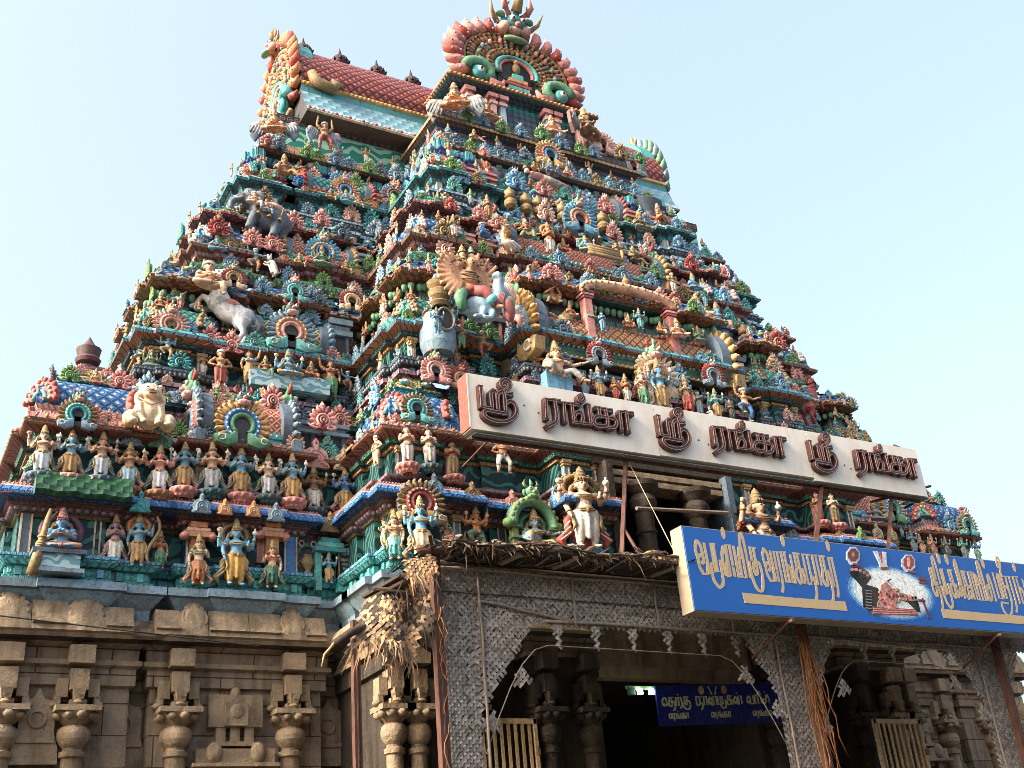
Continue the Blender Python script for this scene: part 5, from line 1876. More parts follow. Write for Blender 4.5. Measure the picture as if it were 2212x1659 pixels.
def k_shell(c, c2, head=True):
    mb = MB()
    DK = {'rose': 'ruby', 'red': 'maroon', 'pink': 'ruby', 'leaf': 'dgreen', 'green': 'dgreen', 'jade': 'darkteal', 'turq': 'darkteal', 'teal': 'darkteal', 'skyblue': 'deepblue', 'blue': 'deepblue', 'greyblue': 'deepblue', 'slate': 'dark', 'oldgold': 'umber', 'ochre': 'brown', 'ruby': 'maroon', 'cream': 'brown', 'ivory': 'slate', 'flesh': 'maroon'}.get(c, 'umber')
    o = []
    for k in range(24):
        a = R(-90 + 15 * k)
        x, z = .40 * math.cos(a), .38 * math.sin(a)
        if z > 0: z *= 1.2
        o.append((x, .40 + z))
    mb.slab(o, 0, .14, P[DK])
    np_ = 11
    for k in range(np_):
        a = R(-35 + 250 * k / (np_ - 1))
        rot = Matrix.Rotation(-(a - PI / 2), 3, 'Y')
        kk = 1.0 + .25 * max(0, math.sin(a)) ** 3
        mb.ell((.37 * math.cos(a), -.02, .38 + .36 * kk * math.sin(a)), (.085, .07, .135), P[c], 8, 5, rot)
        mb.ell((.45 * math.cos(a), -.06, .38 + .44 * kk * math.sin(a)), (.04, .05, .05), P[c2], 6, 4, rot)
    mb.ring(circ(0, .34, .26, .26, -70, 250, 18), circ(0, .34, .19, .19, -70, 250, 18), -.1, 0, P[c2], .035)
    mb.ring(circ(0, .34, .15, .15, -80, 260, 14), circ(0, .34, .09, .09, -80, 260, 14), -.12, 0, P[c], .035)
    mb.ell((0, -.1, .34), .05, P['ivory'], 7, 4)
    for s in (-1, 1):
        mb.tube([(s * .55, -.02, .2), (s * .46, -.07, .06), (s * .3, -.08, .0), (s * .14, -.08, .06), (s * .18, -.1, .13), (s * .27, -.1, .12)], [.02, .05, .06, .055, .045, .03], P[c], 7)
        mb.ell((s * .42, -.1, .1), (.035, .03, .035), P['ivory'], 6, 4)
    if head:
        demon_head(mb, (0, -.02, .95), .78, P[c], P[c2], P['rose'] if c not in ('rose', 'red', 'pink') else P['flesh'])
    else:
        mb.lathe([(.09, 0), (.13, .08), (.06, .2), (0, .3)], (0, .02, .82), P[c], 8)
        mb.ell((0, -.09, .92), .045, P['ivory'], 6, 4)
    return mb


def k_tablet(c, c2):
    mb = MB()
    o = [(-.48, 0), (.48, 0), (.5, .1), (.42, .2), (.46, .42), (.4, .6), (.24, .72), (.08, .78), (.13, .9), (.1, 1.0), (0, 1.12), (-.1, 1.0), (-.13, .9), (-.08, .78), (-.24, .72), (-.4, .6), (-.46, .42), (-.42, .2), (-.5, .1)]
    mb.slab(o, 0, .14, P[c], dome=.06, cen=(0, .4))
    for rr in (.3, .18):
        mb.ring(circ(0, .34, rr, rr, -50, 230, 14), circ(0, .34, rr - .05, rr - .05, -50, 230, 14), -.06, 0, P[c2], .03)
    mb.ell((0, -.08, .34), .06, P[c2], 8, 5)
    mb.ell((0, -.06, .93), .06, P[c2], 8, 5)
    for s in (-1, 1):
        mb.tube([(s * .42, -.04, .06), (s * .28, -.06, .08), (s * .3, -.07, .16)], .03, P[c2], 5)
    return mb


_cache = {}


def crest(kind, cols, loc, w, rz=0, hs=1.0):
    key = (kind,) + tuple(cols)
    if key not in _cache:
        mb = {'arch': k_arch, 'shell': k_shell, 'tablet': k_tablet}[kind](*cols)
        o = mb.build({'arch': 'arched_crest', 'shell': 'shell_crest', 'tablet': 'plaque_crest'}[kind])
        _cache[key] = o.data
        bpy.data.objects.remove(o)
    o = bpy.data.objects.new({'arch': 'arched_crest', 'shell': 'shell_crest', 'tablet': 'plaque_crest'}[kind], _cache[key])
    COL.objects.link(o)
    o.parent = tower
    o.location = Vector(loc) - tower.location
    o.scale = (w, w, w * hs)
    o.rotation_euler = (0, 0, rz)
    return o


def cpx(kind, cols, px, py, wpx, Y, hs=1.0, rz=0):
    q = at(px, py, Y)
    return crest(kind, cols, q, wpx * mpp(q), rz, hs)


A_ = 'arch'
for args in (
    (A_, ('ochre', 'blue', 'green', 'green', 'darkteal'), 523, 966, 116, 19.6), (A_, ('oldgold', 'turq', 'teal', 'greyblue', 'green'), 166, 927, 78, 19.55),
    (A_, ('greyblue', 'orange', 'pink', 'turq', 'darkteal'), 630, 758, 104, 20.6), (A_, ('pink', 'flesh', 'rose', 'pink', 'gold'), 369, 730, 74, 20.7),
    (A_, ('ruby', 'gold', 'ochre', 'cream', 'green'), 505, 622, 54, 20.9), (A_, ('greyblue', 'turq', 'turq', 'turq', 'rose'), 638, 650, 54, 20.85), (A_, ('ruby', 'cream', 'ochre', 'cream', 'green'), 762, 672, 56, 20.9),
    (A_, ('skyblue', 'ochre', 'blue', 'red', 'green'), 699, 575, 76, 21.3), (A_, ('ochre', 'ruby', 'skyblue', 'ochre', 'greyblue'), 747, 434, 62, 21.9), (A_, ('greyblue', 'ruby', 'green', 'gold', 'oldgold'), 855, 446, 60, 22.1),
    (A_, ('turq', 'green', 'teal', 'turq', 'green'), 559, 374, 34, 22.0), (A_, ('ochre', 'red', 'skyblue', 'ochre', None), 1193, 360, 70, 20.15),
    (A_, ('skyblue', 'gold', 'rose', 'skyblue', 'green'), 1258, 503, 80, 19.15), (A_, ('rose', 'pink', 'pink', 'rose', 'leaf'), 944, 828, 68, 18.3),
    (A_, ('cream', 'pink', 'ochre', 'cream', 'jade'), 1428, 858, 112, 17.9), (A_, ('red', 'greyblue', 'grey', 'greyblue', 'darkteal'), 1298, 790, 60, 17.8), (A_, ('red', 'greyblue', 'grey', 'greyblue', 'darkteal'), 1546, 835, 58, 17.8),
    (A_, ('oldgold', 'turq', 'teal', 'turq', None), 903, 912, 72, 17.95), (A_, ('ochre', 'blue', 'green', 'green', 'darkteal'), 1938, 1130, 72, 19.6), (A_, ('gold', 'turq', 'teal', 'turq', 'greyblue'), 2098, 1158, 54, 19.55),
    (A_, ('pink', 'rose', 'orange', 'pink', 'cream'), 1743, 940, 46, 20.7), (A_, ('ruby', 'flesh', 'gold', 'flesh', 'red'), 999, 840, 52, 18.4),
    ('arch', ('pink', 'flesh', 'rose', 'pink', None), 1306, 330, 60, 21.0), ('shell', ('greyblue', 'paleblue'), 1335, 362, 52, 21.2), ('arch', ('jade', 'turq', 'rose', 'greyblue', None), 1372, 378, 60, 21.6),
    # shells
    ('shell', ('rose', 'pink'), 455, 748, 50, 20.75), ('shell', ('rose', 'pink'), 500, 762, 50, 20.75), ('shell', ('red', 'ruby'), 472, 508, 50, 21.35), ('shell', ('rose', 'pink', False), 547, 532, 46, 21.4), ('shell', ('rose', 'pink', False), 590, 542, 46, 21.4),
    ('shell', ('leaf', 'moss'), 799, 585, 38, 21.55), ('shell', ('leaf', 'moss'), 837, 594, 38, 21.55), ('shell', ('rose', 'pink'), 696, 487, 40, 21.4), ('shell', ('greyblue', 'slate'), 810, 512, 40, 21.45), ('shell', ('blue', 'skyblue', False), 648, 404, 34, 22.0),
    ('shell', ('leaf', 'moss'), 665, 343, 36, 22.35), ('shell', ('greyblue', 'paleblue'), 728, 359, 40, 22.35), ('shell', ('leaf', 'moss'), 800, 376, 36, 22.35), ('shell', ('greyblue', 'paleblue'), 859, 392, 42, 22.35), ('shell', ('greyblue', 'paleblue'), 604, 323, 34, 22.3),
    ('shell', ('leaf', 'moss'), 1012, 262, 34, 20.6), ('shell', ('greyblue', 'skyblue'), 1043, 271, 36, 20.6), ('shell', ('leaf', 'moss'), 1087, 287, 36, 20.6), ('shell', ('greyblue', 'skyblue'), 1127, 296, 34, 20.6), ('shell', ('leaf', 'jade'), 1174, 304, 42, 20.6), ('shell', ('greyblue', 'skyblue'), 1214, 321, 40, 20.6), ('shell', ('leaf', 'moss'), 1256, 334, 34, 20.6), ('shell', ('greyblue', 'skyblue'), 1285, 339, 32, 20.6),
    ('shell', ('greyblue', 'slate', False), 1136, 342, 30, 20.2), ('shell', ('pink', 'rose', False), 1047, 338, 28, 20.0), ('shell', ('skyblue', 'paleblue'), 999, 396, 38, 19.85), ('shell', ('oldgold', 'gold'), 1033, 400, 34, 19.85),
    ('shell', ('skyblue', 'paleblue'), 1117, 410, 52, 19.9), ('shell', ('rose', 'pink'), 1178, 424, 44, 19.9), ('shell', ('skyblue', 'paleblue'), 1254, 448, 42, 19.9), ('shell', ('rose', 'pink'), 1311, 460, 44, 19.9), ('shell', ('turq', 'jade', False), 1222, 430, 34, 19.95), ('shell', ('oldgold', 'gold'), 1345, 345, 40, 20.2), ('shell', ('leaf', 'green', False), 1385, 352, 30, 20.3),
    ('shell', ('red', 'rose', False), 976, 455, 34, 19.2), ('shell', ('rose', 'pink', False), 1037, 474, 36, 19.2), ('shell', ('rose', 'pink', False), 1077, 494, 36, 19.1), ('shell', ('pink', 'cream'), 1182, 478, 44, 19.1, 1.2), ('shell', ('pink', 'rose'), 1328, 516, 42, 19.2),
    ('shell', ('green', 'leaf', False), 1243, 646, 46, 18.6), ('shell', ('red', 'ruby'), 1497, 585, 40, 19.3), ('shell', ('rose', 'pink', False), 697, 928, 62, 19.85), ('shell', ('cream', 'pink'), 1677, 812, 50, 18.9), ('shell', ('red', 'rose'), 1683, 755, 48, 19.2), ('shell', ('cream', 'flesh'), 1846, 954, 42, 20.6), ('shell', ('leaf', 'jade'), 1020, 722, 42, 18.7), ('shell', ('leaf', 'jade'), 1060, 733, 42, 18.7), ('shell', ('pink', 'cream'), 947, 664, 46, 18.75),
    ('shell', ('blue', 'greyblue', False), 980, 937, 40, 18.2), ('shell', ('ruby', 'rose'), 1005, 812, 34, 18.5), ('shell', ('rose', 'red'), 1160, 600, 40, 18.9), ('shell', ('red', 'pink'), 1460, 660, 34, 18.8), ('shell', ('jade', 'leaf'), 1530, 690, 36, 18.9), ('shell', ('jade', 'leaf'), 1420, 600, 38, 19.3),
    # plaques
    ('tablet', ('greyblue', 'paleblue'), 284, 962, 50, 19.85, .8), ('tablet', ('green', 'leaf'), 347, 967, 52, 19.85, .8), ('tablet', ('pink', 'rose'), 683, 1009, 62, 19.95), ('tablet', ('cream', 'gold'), 745, 1015, 50, 19.95), ('tablet', ('green', 'leaf'), 743, 793, 32, 20.9), ('tablet', ('green', 'leaf'), 777, 800, 32, 20.9),
    ('tablet', ('teal', 'turq'), 303, 1105, 44, 19.55), ('tablet', ('greyblue', 'paleblue'), 436, 1107, 42, 19.45), ('tablet', ('orange', 'cream'), 486, 1111, 34, 19.45), ('tablet', ('orange', 'cream'), 548, 1115, 34, 19.45), ('tablet', ('greyblue', 'paleblue'), 597, 1125, 40, 19.45), ('tablet', ('oldgold', 'gold'), 714, 1148, 42, 19.7), ('tablet', ('oldgold', 'gold'), 1023, 1082, 42, 17.8), ('tablet', ('cream', 'gold'), 1900, 1162, 30, 19.45), ('tablet', ('cream', 'gold'), 1932, 1166, 27, 19.45), ('tablet', ('oldgold', 'gold'), 1819, 1167, 28, 17.8), ('tablet', ('ivory', 'grey'), 2024, 1154, 34, 19.9),
):
    cpx(*args)

# gable ends of the oblong pavilions, standing across their ends
for x0, x1, yf, z0, h, dep, cols in ((5.0, 6.85, 19.95, 10.6, 1.15, 1.1, ('greyblue', 'red', 'slate', 'greyblue', 'green')), (6.3, 8.0, 20.9, 13.3, 1.0, 1.0, ('greyblue', 'red', 'orange', 'slate', 'darkteal')),
                                     (7.2, 8.9, 21.55, 16.08, .85, .8, ('ochre', 'greyblue', 'red', 'orange', 'green')), (7.9, 9.65, 22.1, 18.6, .8, .7, ('red', 'ochre', 'ruby', 'orange', 'green')),
                                     (11.55, 16.95, 18.1, 12.75, 1.55, 1.5, ('ochre', 'greyblue', 'rose', 'gold', 'green')), (11.95, 16.55, 19.45, 16.1, 1.15, 1.1, ('ochre', 'red', 'skyblue', 'orange', 'green')), (12.2, 16.3, 20.4, 18.65, 1.0, .9, ('red', 'ochre', 'turq', 'orange', 'green'))):
    for s, xs_ in ((1, (x0, x1)), (-1, (2 * XC - x1, 2 * XC - x0))):
        if s < 0 and x0 > 11: continue
        crest('arch', cols, (xs_[0] - .05, yf + dep * .42, z0 - .1), h * 1.2, -PI / 2, 1.05)
        crest('arch', cols, (xs_[1] + .05, yf + dep * .42, z0 - .1), h * 1.2, PI / 2, 1.05)
# smaller crests filling the ledges and the side faces, kept clear of the larger ones
taken = [tower.location + c.location for c in tower.children if 'crest' in c.name]
rc = random.Random(3)
FILL = [('rose', 'pink'), ('leaf', 'moss'), ('greyblue', 'paleblue'), ('turq', 'jade'), ('slate', 'greyblue'), ('skyblue', 'paleblue'), ('teal', 'turq'), ('pink', 'cream'), ('paleblue', 'skyblue'), ('rose', 'pink'), ('greyblue', 'skyblue'), ('oldgold', 'gold')]
nf = {}


def fill(path, off, z, step, w0, w1, names, gap=.27):
    i = 0
    for p_, d_2, L_, n_ in seg_along(path, off):
        k = int(L_ / step)
        for j in range(k):
            q = p_ + d_2 * (L_ * (j + .5) / k)
            v = Vector((q.x, q.y, z))
            i += 1
            if q.y > 24.3 or (n_.x > .5 and q.x < XC) or (n_.x < -.5 and q.x > XC) or any((v - u).length < gap for u in taken) or (abs(q.x - XC) < 1.7 and 12.9 < z < 14.7 and q.y < 20) or (n_.x < -.5 and i % 2):
                continue
            nm = names[i % len(names)]
            if nf.get(nm, 0) >= 96:
                continue
            nf[nm] = nf.get(nm, 0) + 1
            c = FILL[rc.randrange(len(FILL))]
            kind = 'tablet' if nm == 'small_plaque' else 'shell'
            crest(kind, c if kind == 'tablet' else c + (nm == 'petal_crest',), v, rc.uniform(w0, w1) * 1.2, math.atan2(d_2.y, d_2.x), rc.uniform(.85, 1.2)).name = nm
            taken.append(v)


for t, zz, off, step in ((1, 10.6, .26, .62), (1, 11.62, -.1, .5), (2, 13.28, .26, .55), (2, 14.8, .04, .5), (3, 16.05, .22, .52), (3, 17.18, .02, .46), (4, 18.56, .22, .45), (1, 10.95, -.2, .6), (2, 13.95, -.12, .5), (2, 14.35, -.1, .5), (3, 16.6, -.08, .48), (4, 19.2, -.05, .45), (4, 17.95, .22, .5), (3, 15.56, .22, .55), (2, 12.5, .24, .7)):
    for path in pieces(t):
        fill(path, off, zz, step, .28, .42, ('leaf_crest', 'petal_crest', 'bud_crest', 'scroll_crest', 'flower_crest'))
for t, zz, off, step in ((1, 10.72, .2, .4), (1, 11.9, -.3, .36), (2, 13.4, .2, .36), (2, 15.05, -.1, .34), (3, 16.15, .16, .34), (3, 17.35, -.08, .32), (4, 18.68, .14, .3), (4, 19.6, -.15, .34), (2, 12.1, .3, .45), (3, 15.3, .2, .4), (4, 17.62, .2, .36)):
    for path in pieces(t):
        fill(path, off, zz, step, .17, .25, ('tiny_crest', 'curl_crest', 'knob_crest', 'fan_crest', 'frond_crest'), .17)
for path in pieces(0):
    fill(path, .38, 9.12, .8, .26, .34, ('small_plaque',))
fill(mirror([(7.0, 26.0), (7.0, 22.6), (10.95, 22.6), (10.95, 20.75)]), .16, 20.02, .42, .3, .4, ('leaf_crest', 'petal_crest', 'bud_crest', 'scroll_crest', 'flower_crest'))


# ------------------------------------------------------------------ eye-shaped bosses and buds on the sloping ledges
mb = MB()
for t, zz, off in ((1, 11.86, -.2), (2, 15.22, -.2), (3, 17.5, -.1)):
    for path in pieces(t):
        for p_, d_2, L_, n_ in seg_along(path, off):
            k = int(L_ / .34)
            for i in range(k):
                q = p_ + d_2 * (L_ * (i + .5) / k)
                if q.y > 24.4: continue
                rot = Matrix.Rotation(math.atan2(d_2.y, d_2.x), 3, 'Z')
                c = (P['jade'], P['turq'], P['bronze'], P['skyblue'])[(i + t) % 4] if t != 2 else P['moss']
                mb.ell((q.x, q.y, zz), (.13, .06, .065), c, 8, 5, rot)
                mb.ell((q.x + n_.x * .05, q.y + n_.y * .05, zz), (.06, .035, .035), P['green'] if t == 2 else P['ivory'], 6, 4, rot)
part(mb, "eye_bosses")


# ------------------------------------------------------------------ great arches: front and vault ends
def great_arch(name, W_, H_, both_sides=False, lobes=('red', 'ruby'), hf=1.0):
    mb = MB()
    cz = H_ * .36
    rx, rz = W_ * .5, H_ * .50
    a0, a1 = -32, 212
    mb.slab(circ(0, cz, rx * .96, rz * .96, a0, a1, 36), .1, .55, P['teal'])
    n = 21
    for k in range(n):
        a = R(a0 + 6 + (a1 - a0 - 12) * k / (n - 1))
        ca, sa = math.cos(a), math.sin(a)
        r0 = Vector((rx * ca, 0, cz + rz * sa))
        dr = Vector((ca, 0, sa))
        tg = Vector((-sa, 0, ca)) * (1 if ca > 0 else -1)
        s = W_ * (.034 if both_sides else .042)
        mb.tube([r0 - dr * s * 1.4, r0 + Vector((0, -.05, 0)), r0 + dr * s * 1.2 + tg * s * .5, r0 + dr * s * 1.9 + tg * s * 1.5], [s * .95, s * 1.0, s * .7, s * .08], P[lobes[0]] if k % 3 else P[lobes[1]], 7)
        for q in range(3):
            c = r0 - dr * s * (1.0 - q * .8)
            mb.ell((c.x, -s * .95, c.z), s * .22, P['pink'], 6, 4)
    for (f0, f1, m, rg) in ((.86, .80, 'gold', .06), (.66, .60, 'oldgold', .05), (.5, .43, 'ochre', .06)):
        mb.ring(circ(0, cz, rx * f0, rz * f0, a0 - 2, a1 + 2, 34), circ(0, cz, rx * f1, rz * f1, a0 - 2, a1 + 2, 34), -.02, .12, P[m], rg)
    for f, cnt, m, hgt in ((.73, 34, ('bronze', 'oldgold', 'tan', 'rose'), .13), (.55, 26, ('oldgold', 'bronze', 'greyblue', 'tan'), .12), (.40, 20, ('gold', 'oldgold', 'bronze'), .1)):
        for k in range(cnt):
            a = R(a0 + (a1 - a0) * (k + .5) / cnt)
            x, z = rx * f * math.cos(a), cz + rz * f * math.sin(a)
            rot = Matrix.Rotation(-(a - PI / 2), 3, 'Y')
            s = W_ / 4.2
            mb.ell((x, .0, z), (.07 * s, .1 * s, hgt * s), P[m[k % len(m)]], 7, 5, rot)
            mb.ell((x + .1 * s * math.cos(a), -.06, z + .1 * s * math.sin(a)), (.05 * s, .06 * s, .05 * s), P[m[(k + 1) % len(m)]], 6, 4)
    for k in range(26):
        a = R(a0 + (a1 - a0) * (k + .5) / 26)
        mb.ell((rx * .9 * math.cos(a), -.03, cz + rz * .9 * math.sin(a)), (.07, .07, .07), P[('ochre', 'pink', 'turq')[k % 3]], 6, 4)
        if k % 2: mb.ell((rx * .62 * math.cos(a), -.1, cz + rz * .62 * math.sin(a)), (.07, .08, .1), P[('flesh', 'greyblue', 'jade', 'rose')[k // 2 % 4]], 6, 4)
    mb.slab(circ(0, cz, rx * .36, rz * .36, 0, 345, 20), .02, .1, P['black'])
    mb.ring(circ(0, cz - .1, rx * .36, rz * .38, -20, 200, 20), circ(0, cz - .1, rx * .29, rz * .31, -20, 200, 20), -.06, .1, P['turq'], .05)
    mb.ring(circ(0, cz - .1, rx * .29, rz * .31, -20, 200, 20), circ(0, cz - .1, rx * .24, rz * .26, -20, 200, 20), -.02, .1, P['rose'], .05)
    mb.ell((0, -.02, cz), (.14, .1, .2), P['oldgold'], 8, 6)
    mb.ell((0, -.04, cz + .24), (.09, .08, .1), P['tan'], 8, 6)
    mb.slab([(-rx * .3, 0), (rx * .3, 0), (rx * .3, cz), (-rx * .3, cz)], .04, .1, P['black'])
    # little shrine in the hole
    for k, (w, h, m) in enumerate(((.52, .1, 'skyblue'), (.4, .1, 'turq'), (.5, .08, 'red'), (.36, .1, 'ochre'), (.2, .14, 'turq'))):
        mb.box((0, -.02, .12 + k * .15 * W_ / 4.2), (w * W_ / 2.4, .14, h * W_ / 3.2), P[m])
    # makara scrolls at the feet
    for s in (-1, 1):
        pts = [(s * rx * (.62 + .24 * math.cos(t * .55) * (1 - t * .05)), -.12, .18 + H_ * .1 + H_ * .12 * math.sin(t * .55) * (1 - t * .04)) for t in range(14)]
        mb.tube(pts, [W_ * .045 * (1 - i * .05) for i in range(14)], P['green'] if not both_sides else P['teal'], 8)
        mb.ell((s * rx * .66, -.2, H_ * .12), (W_ * .055, .12, W_ * .055), P['teal'], 9, 6)
        mb.ell((s * rx * .66, -.31, H_ * .13), (W_ * .024, .05, W_ * .026), P['ivory'], 8, 5)
        mb.ell((s * rx * .66, -.36, H_ * .13), (W_ * .011, .03, W_ * .013), P['black'], 6, 4)
        mb.tube([(s * rx * .5, -.1, .15), (s * rx * .3, -.15, .1), (s * rx * .26, -.15, .35)], [W_ * .04, W_ * .03, W_ * .01], P['rose'], 7)
        mb.ell((s * rx * .45, -.05, H_ * .2), (W_ * .03, .1, W_ * .07), P['flesh'], 7, 5)
    for k in range(int(W_ / .16)):
        mb.ell((-W_ / 2 + (k + .5) * .16, -.12, .03), (.08, .08, .07), P['ochre'] if k % 3 else P['orange'], 6, 4)
    o = mb.build(name)
    # face at the crown
    hb_ = MB()
    s = W_ * .27 * hf
    demon_head(hb_, (0, 0, 0), s * 1.25, P['teal'], P['rose'], P['pink'])
    for q in (-1, 1):
        hb_.ell((q * .2 * s, -.08 * s, -.1 * s), (.1 * s, .1 * s, .1 * s), P['flesh'], 8, 6)
        hb_.ell((q * .27 * s, 0, .1 * s), (.09 * s, .06 * s, .06 * s), P['green'], 8, 5)
        hb_.tube([(q * .2 * s, 0, .2 * s), (q * .26 * s, -.02, .34 * s), (q * .2 * s, -.02, .48 * s)], [.06 * s, .05 * s, .01 * s], P['rose'], 7)
        hb_.tube([(q * .3 * s, 0, -.05 * s), (q * .44 * s, 0, .1 * s), (q * .5 * s, 0, .3 * s)], [.05 * s, .04 * s, .008 * s], P['gold'], 6)
    hb_.tube([(0, -.02, .2 * s), (0, -.05, .42 * s), (.03, 0, .6 * s)], [.1 * s, .08 * s, .02 * s], P['gold'], 8)
    hb_.ell((0, -.22 * s, -.3 * s), (.24 * s, .1 * s, .06 * s), P['jade'], 10, 5)
    h = hb_.build("demon_face", o)
    h.rotation_euler = (R(32 if hf > 1 else 0), 0, 0)
    h.location = (0, -.15, cz + rz * (1.02 if hf == 1 else 1.12))
    o.parent = tower
    return o


o = great_arch("great_arch", 4.15, 2.95, lobes=('rose', 'red'), hf=1.6)
o.location = Vector((XC + .02, 21.75, 23.52)) - tower.location
o["label"] = "huge horseshoe arch with red flames and a green demon face on the tower's front"
for s, x in ((-1, VX0 - .1), (1, VX1 + .1)):
    o = great_arch("great_arch", 4.4, 3.9, True, ('orange', 'red') if s < 0 else ('jade', 'greyblue'))
    o.scale = (.68, 1, 1)
    o.rotation_euler = (0, 0, PI / 2 * s)
    o.location = Vector((x, 24.4, 21.9)) - tower.location
# scroll on the roof near the left end
mb = MB()
q = at(695, 190, 22.9)
mb.tube([(q.x - .35, 22.78, q.z + .3), (q.x - .2, 22.7, q.z - .05), (q.x + .25, 22.68, q.z - .15), (q.x + .4, 22.72, q.z + .1), (q.x + .2, 22.7, q.z + .2)], [.14, .17, .16, .12, .05], P['oldgold'], 9)
part(mb, "roof_scroll")
# pink cusped arch over the niche of the great pavilion
mb = MB()
Yn_ = 18.2
L0, R0 = at(1277, 745, Yn_), at(1455, 745, Yn_)
zt_ = at(1375, 632, Yn_).z
xm, wd = (L0.x + R0.x) / 2, (R0.x - L0.x) / 2
for s in (-1, 1):
    mb.box((xm + s * wd, Yn_, (L0.z + zt_ - .45) / 2 + .05), (.2, .22, zt_ - .45 - L0.z + .1), P['rose'])
    for k in range(3):
        mb.box((xm + s * wd, Yn_, zt_ - .5 + k * .08), (.26 + k * .05, .28, .05), P['pink'] if k % 2 else P['ruby'])
ot = [(xm - (wd + .18) * math.cos(PI * k / 20), zt_ - .32 + .4 * math.sin(PI * k / 20) ** .7) for k in range(21)]
it = [(xm - (wd - .02) * math.cos(PI * k / 20), zt_ - .36 + .22 * math.sin(PI * k / 20) ** .7) for k in range(21)]
mb.ring(ot, it, Yn_ - .14, Yn_ + .2, P['flesh'], .06)
for k in range(21):
    mb.ell((ot[k][0], Yn_ - .18, ot[k][1] - .08), .045, P['gold'], 6, 4)
mb.lathe([(.06, 0), (.1, .1), (.03, .24), (0, .34)], (xm, Yn_ - .05, zt_ + .08), P['orange'], 8)
mb.box((xm, Yn_ + .55, (L0.z + zt_) / 2 - .1), (wd * 2, .1, zt_ - L0.z), P['dark'])
mb.slab(circ(xm, zt_ - .36, wd, .24, 0, 180, 16), Yn_ + .1, Yn_ + .6, P['darkteal'])
part(mb, "cusped_arch", label="pink cusped arch over the niche on the golden barrel roof")
# inscription slab and painted pot panel at the junction of wing and bay
sl = at(760, 1232, 19.92)
mb = MB()
w, h = .62, .78
o_ = [(-w / 2, 0), (w / 2, 0), (w / 2, h * .8), (w * .3, h * .9), (0, h * 1.02), (-w * .3, h * .9), (-w / 2, h * .8)]
mb.slab(o_, -.03, .06, P['black'])
mb.ring([(a * .94, b_ * .96 + .015) for a, b_ in o_ + o_[:1]], [(a * .88, b_ * .92 + .03) for a, b_ in o_ + o_[:1]], -.036, -.03, P['gold'])
write(mb, ['v', 'dot', 'g', 'dot', 'ee', 'sa', 'ka', 'ra', '*'], -.25, .5, .1, -.032, P['ivory'], (.2, .14), .78)
rr = random.Random(9)
for ln, z in enumerate((.38, .29, .2, .11)):
    x = -.24 + .02 * ln
    while x < .2:
        g = rr.choice(('ka', 'ra', 'ma', 'la', 'n', 'tha', 'aa', 'va'))
        x = write(mb, [g], x, z, .045, -.032, P['grey'], (.22, .16), .8)
tb = mb.build("inscribed_slab")
tb.location = (sl.x, sl.y - .02, at(763, 1256, 19.92).z)
tag(tb, "black inscribed slab with white Tamil lettering beside the small blue god", "plaque")
mb = MB()
q = at(664, 1230, 19.98)
mb.box((0, .04, .2), (.6, .03, .9), P['dark'])
mb.lathe([(.06, -.1), (.09, -.08), (.05, 0), (.14, .12), (.13, .2), (.08, .26), (.1, .3)], (0, -.02, -.02), P['oldgold'], 10, True, .4)
for s in (-1, 1):
    mb.tube([(s * .12, -.02, .18), (s * .2, -.02, .1), (s * .13, -.02, .02)], .015, P['oldgold'], 5)
    mb.tube([(s * .12 + .05 * math.cos(t), -.02, .5 + .06 * math.sin(t)) for t in range(7)], .014, P['pink'], 5)
for k in range(9):
    a = PI * k / 8
    mb.ell((.17 * math.cos(a), -.01, .34 + .14 * math.sin(a)), (.05, .02, .05), P['dgreen'], 6, 4)
o = mb.build("pot_relief")
o.location = q
tag(o, "dark panel with a golden flower pot relief beside the blue pilaster", "relief")

# ================================================================== PAINTED STATUES
def remesh(mb, vox, name, smooth=3):
    """fuse overlapping volumes into one continuous skin"""
    o = mb.build("tmp")
    md = o.modifiers.new("r", 'REMESH')
    md.mode = 'VOXEL'
    md.voxel_size = vox
    md.use_smooth_shade = True
    if smooth:
        ms = o.modifiers.new("s", 'SMOOTH')
        ms.factor = .5
        ms.iterations = smooth
    dg = bpy.context.evaluated_depsgraph_get()
    dg.update()
    me = bpy.data.meshes.new_from_object(o.evaluated_get(dg))
    me.name = name
    me.polygons.foreach_set("use_smooth", [True] * len(me.polygons))
    bpy.data.objects.remove(o)
    return me


